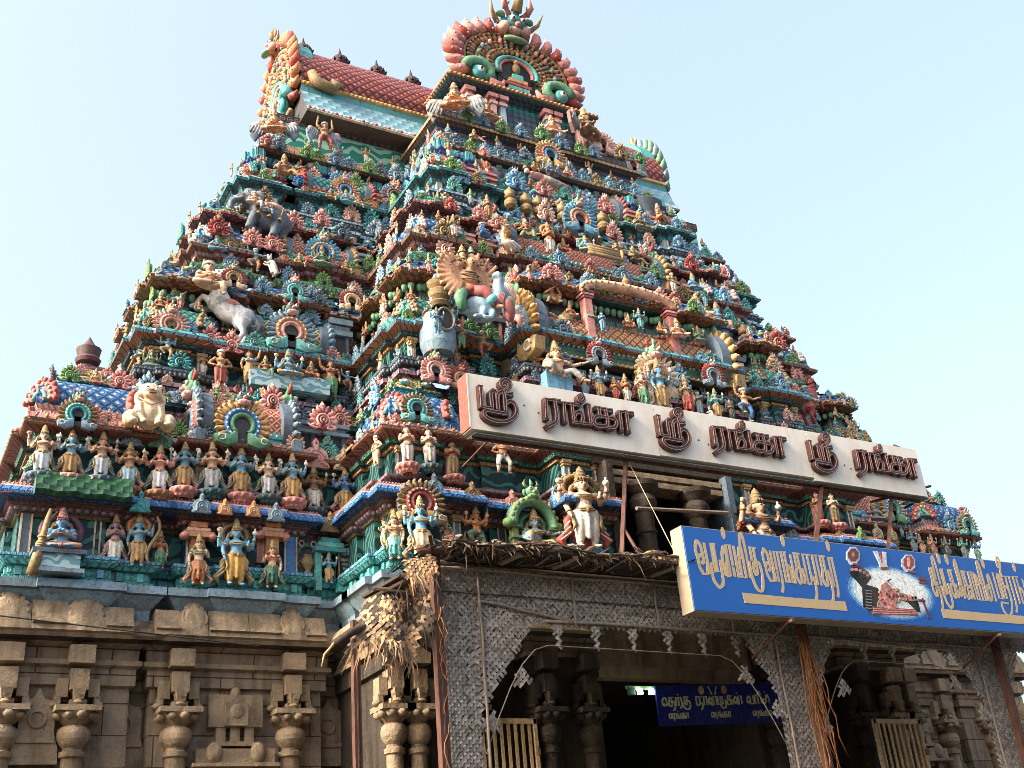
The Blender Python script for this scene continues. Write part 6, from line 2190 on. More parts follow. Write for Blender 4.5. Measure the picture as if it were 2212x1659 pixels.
SK = P['tan']
SH = {1: (.125, 0, .685), -1: (-.125, 0, .685)}
ARMS = {
    'abhaya': ((.165, .01, .565), (.12, -.11, .63)), 'raised': ((.215, .03, .60), (.225, -.03, .755)), 'fold': ((.155, .0, .56), (.02, -.11, .63)),
    'down': ((.165, .01, .55), (.16, -.04, .425)), 'up': ((.2, .01, .75), (.235, -.03, .93)), 'hip': ((.235, .02, .55), (.11, -.06, .49)),
    'out': ((.22, .0, .63), (.34, -.06, .66)), 'knee': ((.19, -.03, .55), (.2, -.16, .46)), 'hold': ((.16, -.03, .56), (.03, -.13, .565)), 'mouth': ((.21, -.05, .64), (.06, -.15, .76)), 'lift': ((.2, 0, .78), (.17, -.02, .99)),
}
LEGS = {  # hip, knee, ankle, toe for each side
    'stand': [((s * .062, 0, .45), (s * .07, -.015, .25), (s * .07, .01, .04), (s * .085, -.07, .018)) for s in (1, -1)],
    'wide': [((s * .065, 0, .45), (s * .14, -.06, .28), (s * .13, .0, .04), (s * .16, -.07, .018)) for s in (1, -1)],
    'dance': [((.065, 0, .45), (.1, -.05, .25), (.05, .02, .04), (.09, -.06, .018)), ((-.065, 0, .45), (-.22, -.08, .40), (-.1, -.05, .24), (-.1, -.12, .2))],
    'stride': [((.065, 0, .45), (.2, -.1, .36), (.22, -.06, .13), (.25, -.14, .1)), ((-.065, 0, .45), (-.1, .0, .24), (-.16, .03, .04), (-.17, -.05, .018))],
    'cross': [((s * .065, 0, .45), (s * .2, -.1, .42), (-s * .03, -.16, .40), (-s * .09, -.17, .40)) for s in (1, -1)],
    'lalita': [((.065, 0, .45), (.16, -.14, .45), (.15, -.14, .24), (.16, -.2, .22)), ((-.065, 0, .45), (-.2, -.1, .43), (.0, -.16, .41), (.05, -.17, .41))],
    'royal': [((.065, 0, .45), (.15, -.14, .45), (.25, -.2, .26), (.29, -.25, .22)), ((-.065, 0, .45), (-.13, -.1, .6), (-.13, -.1, .41), (-.14, -.16, .40))],
}


def proto(legs, arms, style='god', female=False, fat=1.0, four=None):
    """one pose: dict of part meshes standing on z=0, one unit from feet to crown tip"""
    L_ = {}
    b = MB()
    g = MB()
    h = MB()
    fc = MB()
    b.ell((0, 0, .805), (.058, .062, .073), SK, 14, 10)
    b.ell((0, -.02, .765), (.042, .045, .04), SK)
    b.ell((0, -.065, .80), (.012, .016, .022), SK, 8, 6)
    for s in (1, -1): b.ell((s * .06, 0, .80), (.012, .02, .032), SK, 8, 6)
    b.tube([(0, .005, .78), (0, .005, .69)], [.034, .04], SK, 10)
    b.ell((0, .0, .645), (.108 * fat, .07 * fat, .075), SK, 14, 10)
    b.ell((0, 0, .55), (.078 * fat, .062 * fat, .09), SK, 14, 10)
    b.ell((0, -.008, .50), (.085 * fat, .065 * fat, .06), SK, 14, 10)
    for s in (1, -1):
        b.ell((s * .045, -.052 if female else -.04, .648), (.044, .042, .044) if female else (.045, .03, .035), SK)
        b.ell((s * .12, 0, .68), (.042, .042, .04), SK)
    b.ell((0, 0, .455), (.09 * fat, .07, .06), SK, 14, 10)
    al = [(1, arms[0]), (-1, arms[1])] + ([(1, four), (-1, four)] if four else [])
    hands = []
    for s, nm in al:
        e, w = ARMS[nm]
        sh = Vector((s * .122, 0, .685))
        e = Vector((s * e[0], e[1], e[2]))
        w = Vector((s * w[0], w[1], w[2]))
        b.tube([sh, sh.lerp(e, .5), e, e.lerp(w, .5), w], [.036 * fat ** .5, .035, .029, .028, .021], SK, 9)
        dr = (w - e).normalized()
        up = Vector((0, 0, 1)) if nm in ('raised', 'abhaya', 'up', 'lift') else dr
        pc = w + up * .022
        b.ell(pc, (.022, .014, .028), SK, 8, 6)
        for k in range(4):
            o = Vector((s * (-.016 + .011 * k), 0, 0)) if up.z > .9 else Vector((0, 0, -.016 + .011 * k))
            tip = pc + up * (.055 - .006 * abs(k - 1.5)) + o * 1.2 + Vector((0, -.008, 0))
            b.tube([pc + o * .9 + up * .01, tip], [.0075, .006], SK, 6)
        b.tube([pc, pc + Vector((-s * .026, -.01, 0)) + up * .02], [.008, .006], SK, 6)
        g.tube([e.lerp(sh, .5) + (sh - e).normalized() * .012, e.lerp(sh, .5) - (sh - e).normalized() * .012], [.043, .043], P['gold'], 9)
        g.tube([w.lerp(e, .14), w.lerp(e, .28)], [.028, .03], P['gold'], 8)
        hands.append((s, nm, w))
    lg = LEGS[legs]
    cl = MB()
    for (hp, kn, an, to), s in zip(lg, (1, -1)):
        hp, kn, an, to = map(Vector, (hp, kn, an, to))
        b.tube([hp, hp.lerp(kn, .5), kn, kn.lerp(an, .35), kn.lerp(an, .7), an], [.066, .06, .046, .045, .034, .026], SK, 10)
        b.ell(an.lerp(to, .4), (.03, .05, .02) if abs(to.y - an.y) > abs(to.x - an.x) else (.05, .03, .02), SK, 8, 6)
        b.ell(to, (.026, .03, .014), SK, 8, 6)
        cl.tube([hp + Vector((0, 0, .02)), hp.lerp(kn, .5), kn, kn.lerp(an, .5), kn.lerp(an, .86)], [.07, .063, .05, .043, .034], SK, 10)
        g.tube([an.lerp(kn, .12), an.lerp(kn, .02)], [.036, .034], P['gold'], 8)
    cl.ell((0, 0, .455), (.1 * fat, .08, .065), SK, 14, 10)
    if legs == 'stand':
        cl.tube([(0, -.05, .47), (0, -.06, .3), (0, -.05, .1)], [.035, .026, .02], SK, 8)
    if female:
        cl.lathe([(.1, .08), (.115, .2), (.1, .35), (.095, .46)], (0, 0, 0), SK, 14) if legs == 'stand' else None
        L_['bodice'] = None
        bd = MB()
        for s in (1, -1): bd.ell((s * .045, -.055, .648), (.048, .046, .046), SK)
        bd.ell((0, .0, .645), (.112, .075, .045), SK)
        for s in (1, -1): bd.ell((s * .125, 0, .672), (.045, .045, .045), SK)
        L_['bodice'] = remesh(bd, .016, "bodice", 2)
    vs = .0135
    L_['body'] = remesh(b, vs, "body")
    L_['dhoti'] = remesh(cl, .016, "dhoti", 2)
    # jewellery and crown
    if style in ('god', 'helmet'):
        g.lathe([(.064, .84), (.068, .855), (.058, .868), (.062, .89), (.05, .91), (.053, .93), (.043, .955), (.045, .975), (.032, 1.0), (.03, 1.02), (.014, 1.04), (0, 1.065)], (0, .005, 0), P['gold'], 12)
        for k in range(5): g.ell(((k - 2) * .024, -.062 + abs(k - 2) * .008, .872), (.013, .01, .02), P['gold'], 6, 4)
    for rr, z, yy in ((.055, .70, -.01), (.075, .672, -.03), (.09, .635, -.045)):
        g.tube([(rr * math.cos(t), yy + rr * .75 * math.sin(t) * (1 if math.sin(t) < 0 else .5), z - .03 * max(0, -math.sin(t))) for t in [2 * PI * k / 16 for k in range(17)]], .009, P['gold'], 6)
    for z, r1, r2 in ((.49, .094 * fat, .075), (.465, .104 * fat, .082)):
        g.tube([(r1 * math.cos(t), r2 * math.sin(t), z - .012 * max(0, -math.sin(t))) for t in [2 * PI * k / 16 for k in range(17)]], .012, P['gold'], 6)
    g.ell((0, -.085, .45), (.02, .012, .035), P['gold'], 8, 5)
    for s in (1, -1):
        g.ell((s * .068, -.005, .765), (.016, .012, .02), P['gold'], 6, 4)
        if legs == 'stand' and style == 'god':
            g.tube([(s * .1, -.02, .46), (s * .135, -.04, .38), (s * .12, -.05, .28), (s * .15, -.04, .2)], [.016, .018, .02, .006], P['gold'], 6)
    L_['jewellery'] = g
    # hair and painted face
    h.ell((0, .022, .82), (.064, .058, .07), P['black'], 10, 7)
    if style != 'god':
        h.ell((0, .01, .85), (.06, .06, .045), P['black'], 10, 6)
        if style == 'bun': h.ell((0, .02, .9), (.034, .034, .03), P['black'], 8, 5)
        if style == 'turban':
            for k in range(4): h.tube([(.068 * math.cos(t), .01 + .068 * math.sin(t), .85 + k * .014 + .008 * math.sin(t * 2 + k)) for t in [2 * PI * q / 12 for q in range(13)]], .017 - k * .002, P['ivory'], 6)
        h.tube([(0, .06, .8), (.02, .075, .7), (.01, .075, .6)], [.03, .03, .012], P['black'], 7)
    else:
        for s in (1, -1): h.tube([(s * .045, .03, .84), (s * .085, .03, .79), (s * .105, .03, .72), (s * .13, .02, .68)], [.02, .028, .026, .01], P['oldgold'] if fat == 1.0 else P['black'], 7)
    L_['hair'] = h
    for s in (1, -1):
        fc.ell((s * .024, -.058, .813), (.0135, .008, .0075), P['ivory'], 8, 4)
        fc.ell((s * .024, -.0645, .813), (.0062, .005, .0062), P['black'], 6, 4)
        fc.tube([(s * .010, -.061, .828), (s * .025, -.06, .833), (s * .04, -.052, .828)], .0033, P['black'], 5)
    fc.ell((0, -.06, .772), (.015, .008, .006), P['red'], 6, 4)
    fc.ell((0, -.062, .84), (.004, .004, .011), P['red'], 5, 3)
    L_['face_paint'] = fc
    if four:
        for s, nm, w in hands[2:]:
            a = MB()
            c = w + Vector((0, -.01, .075))
            L_['conch' if s > 0 else 'discus'] = a
            if s > 0:
                a.ell(c, (.034, .03, .04), P['ivory'], 8, 6)
                a.ell(c + Vector((0, 0, .05)), (.012, .012, .03), P['ivory'], 6, 4)
            else:
                a.ell(c, (.042, .014, .042), P['cream'], 10, 5)
                a.ell(c, (.016, .02, .016), P['ruby'], 6, 4)
    out = {}
    for k, v in L_.items():
        if isinstance(v, MB):
            o = v.build(k)
            out[k] = o.data
            bpy.data.objects.remove(o)
        elif v is not None:
            out[k] = v
    return out


PR = {
    'god4': proto('stand', ('abhaya', 'abhaya'), four='raised'),
    'god4d': proto('stand', ('abhaya', 'down'), four='raised'),
    'fold': proto('stand', ('fold', 'fold'), 'bun'),
    'foldg': proto('stand', ('fold', 'fold')),
    'lady': proto('stand', ('down', 'abhaya'), female=True),
    'ladyup': proto('stand', ('up', 'down'), 'bun', female=True),
    'man': proto('stand', ('hip', 'hip'), 'turban'),
    'archer': proto('stand', ('raised', 'down')),
    'seat4': proto('cross', ('abhaya', 'abhaya'), four='raised'),
    'seat': proto('cross', ('fold', 'fold')),
    'seatk': proto('cross', ('knee', 'abhaya'), 'helmet'),
    'lalita': proto('lalita', ('abhaya', 'knee')),
    'royal': proto('royal', ('out', 'knee')),
    'dance': proto('dance', ('up', 'out'), 'god', four='raised'),
    'dance2': proto('dance', ('out', 'up'), 'turban'),
    'wide': proto('wide', ('up', 'hip'), 'turban', fat=1.3),
    'lift': proto('wide', ('lift', 'lift'), 'turban', fat=1.1),
    'ride': proto('lalita', ('hold', 'hold'), 'turban'),
    'blow': proto('royal', ('mouth', 'mouth'), 'bun'),
}
ZB = {'cross': .375, 'lalita': .215, 'royal': .21}
SEATED = {'seat4': .375, 'seat': .375, 'seatk': .375, 'lalita': .215, 'royal': .21, 'ride': .215, 'blow': .21}


def lotus(col):
    mb = MB()
    mb.lathe([(.1, -.2), (.15, -.16), (.21, -.09), (.235, -.03), (.23, 0), (0, .004)], (0, 0, 0), P[col], 16)
    for k in range(11):
        a = 2 * PI * k / 11
        mb.ell((.205 * math.cos(a), .205 * math.sin(a), -.055), (.045, .045, .06), P[col], 7, 5)
        mb.ell((.14 * math.cos(a + .3), .14 * math.sin(a + .3), -.145), (.04, .04, .04), P[col], 6, 4)
    return mb


def halo(col, col2):
    mb = MB()
    pts = circ(0, .8, .19, .19, -60, 240, 24)
    mb.ring(pts, circ(0, .8, .13, .13, -60, 240, 24), .05, .1, P[col], .02)
    mb.slab(circ(0, .8, .14, .14, 0, 345, 20), .07, .1, P[col2])
    for k in range(24):
        mb.ell((pts[k][0] * 1.05, .07, .8 + (pts[k][1] - .8) * 1.05), .017, P[col], 6, 4)
    return mb


def sash(col):
    mb = MB()
    for s in (1, -1):
        mb.tube([(s * .09, .04, .5), (s * .15, .06, .38), (s * .14, .07, .24), (s * .23, .06, .14), (s * .19, .06, .05)], [.015, .035, .04, .045, .012], P[col], 7)
    mb.ell((0, .09, .26), (.13, .02, .2), P[col], 10, 6)
    for s in (-1, 1):
        for k in range(3): mb.tube([(s * .14, .02, .36 - k * .07), (s * (.2 + k * .02), .02, .26 - k * .07)], .008, P['ivory'], 5)
    return mb


def get_mesh(key, fn):
    if key not in _cache:
        o = fn().build("tmp")
        _cache[key] = o.data
        bpy.data.objects.remove(o)
    return _cache[key]


rs = random.Random(12)


def st(px, py, hpx, Y, pose, skin, cloth, label, ped=None, hal=None, sas=None, rz=0, bod=None, mir=False, group=None, face=None, cat="statue", crown=None, wf=None):
    q = at(px, py, Y)
    zb = SEATED.get(pose, 0)
    s = hpx * mpp(q) / (1 - zb)
    bun = pose in ('fold', 'ladyup', 'man', 'blow', 'dance2', 'wide', 'ride')
    if bun and pose != 'dance2': s *= 1.08
    t = thing("statue", label, cat, tuple(q), rz + rs.uniform(-.2, .14), group)
    wf = wf or (1.28 if pose in SEATED else 1.1)
    t.scale = (-s * wf if mir else s * wf, s * wf, s)
    pr_ = PR[pose]
    cols = {'body': skin, 'dhoti': cloth, 'bodice': bod or 'green', 'jewellery': crown}
    for nm, me in pr_.items():
        o = link(nm, me, t, (0, 0, -zb))
        if cols.get(nm):
            if len(me.materials) == 0:
                me.materials.append(P['tan'])
            o.material_slots[0].link = 'OBJECT'
            o.material_slots[0].material = P[cols[nm]]
    if ped:
        o = link("lotus_pedestal", get_mesh('lotus' + ped, lambda: lotus(ped)), t)
    if hal:
        c1, c2 = hal if isinstance(hal, tuple) else (hal, hal)
        o = link("halo", get_mesh('halo' + c1 + c2, lambda: halo(c1, c2)), t, (0, 0, -zb))
    if sas:
        o = link("sash", get_mesh('sash' + sas, lambda: sash(sas)), t, (0, 0, -zb))
    return t


# ---- first ledge: the row of four-armed gods
GW = "four-armed gods standing on lotus pedestals along the left wing's first ledge"
row = [
    (87, 1027, 108, 'pale', 'white', 'slate', 'green', "pale four-armed god in white, first of the row, at the tower's corner"),
    (149, 1031, 104, 'skyblue', 'ochre', 'rose', 'flesh', "blue four-armed god in orange over the middle of the green scale awning"),
    (216, 1035, 102, 'flesh', 'white', 'slate', 'teal', "pink four-armed god in white at the right end of the green scale awning"),
    (276, 1056, 99, 'tan', 'paleblue', 'bronze', 'flesh', "tan god in pale blue cloth on a brown lotus, under the grey plaque"),
    (342, 1066, 103, 'rose', 'white', 'bronze', 'green', "rosy god in white on a brown lotus, under the green plaque"),
    (396, 1058, 102, 'skyblue', 'ochre', 'rose', 'flesh', "blue god in orange on a pink lotus, right of the god under the green plaque"),
    (456, 1064, 108, 'flesh', 'white', 'darkteal', 'turq', "pink god in white on a dark teal lotus, just left of the great blue-ringed crest"),
    (519, 1072, 106, 'skyblue', 'ochre', 'rose', 'flesh', "blue god in orange straight below the blue-ringed horseshoe crest"),
    (579, 1075, 95, 'pale', 'white', 'darkteal', 'green', "pale god in white on a teal lotus, right of the blue-ringed crest"),
    (631, 1083, 102, 'skyblue', 'ochre', 'rose', 'flesh', "blue god in orange, last one before the dark recess with pink plaque"),
    (678, 1103, 95, 'bronze', 'ivory', 'darkteal', 'green', "brown-skinned god in white under the pink plaque"),
    (747, 1110, 97, 'blue', 'ochre', 'rose', 'flesh', "dark blue god in orange under the cream plaque, last of the row"),
]
for i, (x, y, hh, sk, cl, pd, sa, lb) in enumerate(row):
    st(x, y, hh * 1.06, 19.72 if i < 10 else 19.95, 'god4', sk, cl, lb, ped=pd, sas=sa, group=GW, wf=1.22)
# ---- ground storey, left wing
st(129, 1191, 94, 19.62, 'seat', 'skyblue', 'orange', "blue ascetic seated cross-legged with joined palms under the green awning", crown='rose')
st(245, 1218, 110, 19.75, 'foldg', 'lilac', 'ivory', "mauve figure in white folding his hands beside the blue archer", sas='lilac')
st(295, 1226, 120, 19.72, 'archer', 'skyblue', 'ochre', "blue god in yellow with an orange halo and a tall bow", hal='orange')
st(344, 1230, 84, 19.8, 'lady', 'tan', 'green', "small tan lady with green skirt, right of the blue archer", bod='orange')
st(427, 1265, 114, 19.62, 'lady', 'pale', 'orange', "pale goddess in orange trousers and green bodice under an orange capital", sas='rose', mir=True)
st(508, 1267, 148, 19.6, 'god4d', 'skyblue', 'yellow', "largest blue four-armed god of the left wing, in cream, between two goddesses", hal=('oldgold', 'dark'), sas='gold', wf=1.2)
st(587, 1272, 106, 19.62, 'lady', 'flesh', 'dgreen', "pink-faced goddess in dark green trousers and red bodice under an orange capital", bod='ruby', sas='green')
st(711, 1261, 70, 19.85, 'god4', 'skyblue', 'ochre', "small blue god in yellow in the teal niche left of the black slab")
for x, Y_ in ((427, 19.8), (587, 19.8)):
    q = at(x, 1150, Y_)
    mb = MB()
    mb.box((0, 0, .12), (.3, .2, .1), P['orange'])
    mb.box((0, 0, .02), (.42, .24, .06), P['flesh'])
    mb.box((0, 0, -.07), (.56, .26, .1), P['tan'])
    for s in (-1, 1): mb.ell((s * .25, -.05, -.1), (.09, .14, .07), P['rose'], 8, 5)
    mb.box((0, .02, -.3), (.24, .16, .36), P['orange'])
    o = part(mb, "bracket_capital")
    o.location = q - tower.location
q = at(711, 1190, 19.9)
mb = MB()
for k, (w, m) in enumerate(((.62, 'teal'), (.5, 'turq'), (.38, 'teal'))): mb.box((0, 0, k * .09), (w, .24, .085), P[m])
for s in (-1, 1): mb.box((s * .22, .05, -.42), (.11, .14, .75), P['turq'])
o = part(mb, "teal_niche")
o.location = q - tower.location
# ascetic's throne, locks and club
q = at(126, 1193, 19.6)
mb = MB()
mb.box((0, 0, -.03), (.86, .42, .08), P['slate'])
mb.box((0, .02, -.2), (.68, .36, .26), M_scrollb)
mb.box((0, 0, -.36), (.82, .42, .07), P['greyblue'])
o = part(mb, "throne_block")
o.location = q - tower.location
q = at(129, 1191, 19.7)
mb = MB()
for s in (-1, 1):
    pts = [(s * (.1 + .2 * math.sin(t * PI / 9) ** .8 + .03 * t / 9), .02, .62 - .62 * (t / 9) ** 1.3) for t in range(10)]
    mb.tube(pts, [.05, .06, .062, .06, .06, .058, .055, .05, .05, .03], P['plum'], 8)
    for k in range(1, 10): mb.ell(pts[k], (.066, .05, .016), P['rose'], 7, 4)
o = mb.build("braided_locks")
o.location = q
tag(o, "maroon ringed locks arching down both sides of the blue ascetic", "hair")
a, b_ = at(69, 1240, 19.45), at(110, 1100, 19.5)
mb = MB()
dv = b_ - a
mb.tube([Vector((0, 0, 0)), dv * .3, dv * .6, dv * .85, dv], [.1, .085, .055, .05, .03], P['oldgold'], 9)
mb.tube([dv * .8, dv * .95 + Vector((.12, 0, .02))], [.03, .015], P['oldgold'], 6)
for k in (.42, .45, .55): mb.tube([dv * k, dv * (k + .02)], .085, P['ochre'], 9)
o = mb.build("forked_club")
o.location = a
tag(o, "tall forked wooden club standing beside the blue ascetic", "club")
# bow of the archer and its pink backing
q = at(318, 1226, 19.66)
mb = MB()
mb.tube([(.08 + .1 * math.sin(k * .55 + .4), 0, .95 - .92 * k / 10) for k in range(11)], [.02, .028, .03, .03, .034, .036, .034, .03, .03, .028, .014], P['oldgold'], 7)
o = mb.build("bow")
o.location = q
tag(o, "tall gilded bow held beside the blue archer", "bow")
# ---- bay, ground storey
st(854, 1211, 112, 17.75, 'lady', 'flesh', 'turq', "goddess in turquoise trousers standing at the bay's left corner", bod='orange', rz=R(-25))
st(831, 1182, 70, 18.4, 'lady', 'pale', 'cream', "small pale lady on the bay's shaded side face behind the goddess in turquoise", rz=R(-80))
st(810, 1199, 70, 18.9, 'god4', 'skyblue', 'ochre', "blue figure in orange on the bay's side face, next to the black slab", rz=R(-80))
st(913, 1213, 145, 17.45, 'god4d', 'skyblue', 'cream', "big blue god in cream under the red horseshoe halo at the bay's corner", sas='oldgold')
crest('arch', ('oldgold', 'red', 'ruby', 'gold', None), at(913, 1130, 17.62), 108 * mpp(at(913, 1130, 17.62)), 0, .95)
st(967, 1190, 76, 17.75, 'lady', 'flesh', 'red', "small goddess in red and green right of the big blue god", bod='green')
st(1034, 1200, 112, 17.9, 'dance', 'orange', 'green', "orange-skinned many-armed dancer in green above the thatch", crown='ochre')
st(1162, 1209, 110, 17.75, 'royal', 'greyblue', 'gold', "grey lion-headed god seated in the bright green arched frame", hal=('green', 'darkteal'))
q = at(1160, 1210, 17.75)
mb = MB()
for s in (-1, 1):
    mb.box((s * .42, .06, .35), (.12, .16, .7), P['moss'])
    for k in range(3): mb.box((s * .42, .03, .2 + k * .22), (.18, .2, .05), P['green'])
mb.ring(circ(0, .72, .55, .55, -8, 188, 22), circ(0, .72, .36, .36, -8, 188, 22), -.05, .14, P['green'], .07)
for k in range(13):
    a = PI * k / 12
    mb.ell((.5 * math.cos(a), -.06, .72 + .5 * math.sin(a)), (.06, .06, .06), P['moss'], 7, 5)
for s in (-1, 1): mb.ell((s * .55, 0, .7), (.13, .12, .1), P['leaf'], 8, 6)
mb.box((0, .16, .5), (.8, .04, 1.0), P['dgreen'])
demon_head(mb, (0, -.02, 1.36), .95, P['green'], P['moss'], P['leaf'])
o = part(mb, "green_arch_frame", label="bright green horseshoe frame with a demon head on top")
o.location = q - tower.location
st(1272, 1187, 184, 17.25, 'god4d', 'pale', 'ivory', "tall pale guardian in white trousers on the carved grey pedestal left of the gallery", sas='red', hal=('oldgold', 'plum'), crown='oldgold', wf=1.35)
st(1663, 1232, 180, 17.3, 'god4d', 'flesh', 'ivory', "tall ruddy guardian right of the dark gallery, waist-deep behind the blue sign", sas='red', crown='oldgold', wf=1.4)
st(1627, 1222, 140, 17.5, 'lady', 'orange', 'flesh', "orange attendant squeezed between the gallery edge and the ruddy guardian", bod='red')
st(1709, 1180, 62, 17.4, 'lady', 'tan', 'turq', "small attendant in turquoise at the ruddy guardian's right")
# ---- bay, first ledge
st(881, 1005, 95, 17.85, 'fold', 'flesh', 'ivory', "pink man in white trousers folding his hands on a pink lotus at the bay's corner", ped='rose')
st(929, 1008, 92, 17.85, 'fold', 'pale', 'ivory', "pale man in white trousers folding his hands on a teal lotus", ped='darkteal')
st(980, 1031, 88, 18.05, 'fold', 'bronze', 'oldgold', "brown man in mustard trousers folding his hands on a pink lotus", ped='rose')
st(1089, 1025, 88, 18.05, 'wide', 'bronze', 'ivory', "stout brown dwarf in white loincloth lifting an arm under the white board")
st(814, 1008, 74, 18.4, 'man', 'cream', 'flesh', "cream figure on the bay's side ledge facing left", rz=R(-75))
st(1774, 1128, 70, 17.95, 'fold', 'bronze', 'ruby', "brown man in dark red behind the rusty post under the white board", ped='rose')
st(1808, 1134, 74, 17.9, 'fold', 'pale', 'oldgold', "pale man in mustard trousers folding his hands right of the rusty post", ped='rose')
st(1894, 1126, 46, 18.6, 'seatk', 'grey', 'greyblue', "small grey seated figure left of the gold and blue crest")
for x, y, hh, po, sk, cl, lb in ((1950, 1160, 36, 'god4', 'skyblue', 'turq', "small blue god in front of the gold and blue crest"), (1978, 1197, 56, 'god4', 'skyblue', 'greyblue', "blue god starting the far wing's row, just above the blue sign"), (1996, 1202, 50, 'lady', 'flesh', 'pink', "small pink lady in the far wing's row beside the ivory plaque"),
                              (2022, 1205, 52, 'god4', 'flesh', 'rose', "pink god in the far wing's row under the ivory plaque"), (2051, 1205, 48, 'god4', 'grey', 'slate', "grey god in the far wing's row, between the pink and the green-blue one"), (2088, 1211, 56, 'god4', 'turq', 'greyblue', "green-blue god under the far corner pavilion's crest"), (2116, 1213, 52, 'god4', 'skyblue', 'jade', "last blue god at the tower's far corner")):
    st(x, y, hh, 19.7, po, sk, cl, lb, group="gods along the far wing's first ledge")
st(1999, 1120, 42, 19.9, 'seat', 'leaf', 'green', "green figure perched behind the far crest, against the sky")
st(1910, 1190, 28, 19.5, 'lady', 'gold', 'jade', "tiny golden figure just above the blue sign's top edge")
st(1936, 1193, 30, 19.5, 'god4', 'gold', 'oldgold', "tiny gilt god just above the blue sign, left of the far row")

# ---- second storey, left wing
st(475, 836, 92, 20.55, 'man', 'tan', 'red', "bearded tan man in red shorts with hands on hips")
st(537, 831, 84, 20.55, 'ladyup', 'tan', 'ochre', "lady in blue bodice and yellow skirt raising a white conch", bod='skyblue')
st(573, 815, 50, 20.5, 'lalita', 'bronze', 'green', "seated lady in green left of the enthroned blue god", bod='red')
st(623, 815, 64, 20.45, 'seat4', 'skyblue', 'ochre', "enthroned blue god in yellow on the grey scrolled bench")
st(673, 823, 46, 20.5, 'lalita', 'tan', 'red', "seated lady in bright red right of the enthroned blue god")
st(716, 861, 95, 20.55, 'ladyup', 'bronze', 'green', "dark lady in green skirt raising a conch near the dark recess", bod='ruby', mir=True)
st(752, 846, 54, 20.7, 'dance2', 'skyblue', 'orange', "blue dancer in orange astride a small white lion")
st(361, 778, 64, 20.7, 'dance', 'skyblue', 'ochre', "blue flute player in yellow at the second corner pavilion")
st(303, 774, 42, 21.2, 'seatk', 'skyblue', 'ochre', "small blue figure at the tower's left edge above the first corner pot", rz=R(-60))
st(468, 868, 42, 19.9, 'dance2', 'green', 'leaf', "small green dancer above the red lattice roof")
q = at(625, 845, 20.5)
mb = MB()
mb.slab([(-.85, 0), (.85, -.0), (.88, .3), (.6, .38), (.2, .3), (0, .38), (-.3, .3), (-.6, .4), (-.88, .32)], -.1, .3, M_scrollb)
o = part(mb, "scroll_bench")
o.location = q - tower.location
# ---- third storey, left wing
st(468, 544, 44, 21.4, 'seatk', 'skyblue', 'skyblue', "plump all-blue figure seated under the red crest")
st(551, 588, 66, 21.35, 'dance2', 'skyblue', 'orange', "blue dancer in orange pulling a white dog", mir=False)
st(696, 577, 52, 21.25, 'seat4', 'jade', 'grey', "dark jade enthroned god inside the blue and gold crest", crown='oldgold')
st(647, 580, 38, 21.25, 'lalita', 'gold', 'oldgold', "small gilt attendant left of the jade god")
st(748, 593, 36, 21.25, 'lalita', 'tan', 'oldgold', "small tan attendant right of the jade god")
st(794, 614, 28, 21.5, 'seat', 'oldgold', 'jade', "dull gold bust with crossed arms under the green shells")
st(834, 621, 30, 21.5, 'seat', 'tan', 'jade', "tan bust with crossed arms, right one under the green shells")
st(374, 662, 50, 21.2, 'royal', 'pale', 'teal', "pale crouching figure in teal below the white horse", rz=R(-30))
st(378, 575, 30, 21.9, 'seatk', 'flesh', 'rose', "small pink figure at the left edge behind the white horse's head", rz=R(-60))
# ---- fourth storey and neck, left wing
st(614, 392, 70, 21.8, 'royal', 'bronze', 'oldgold', "brown winged attendant with one knee raised beside the fourth corner pavilion")
st(748, 441, 36, 21.8, 'seat4', 'skyblue', 'turq', "blue god seated inside the gold and red crest of the fourth storey")
st(715, 436, 34, 21.8, 'lalita', 'gold', 'tan', "gilt attendant left of the fourth storey's blue god")
st(774, 451, 32, 21.8, 'lalita', 'flesh', 'green', "pale attendant right of the fourth storey's blue god")
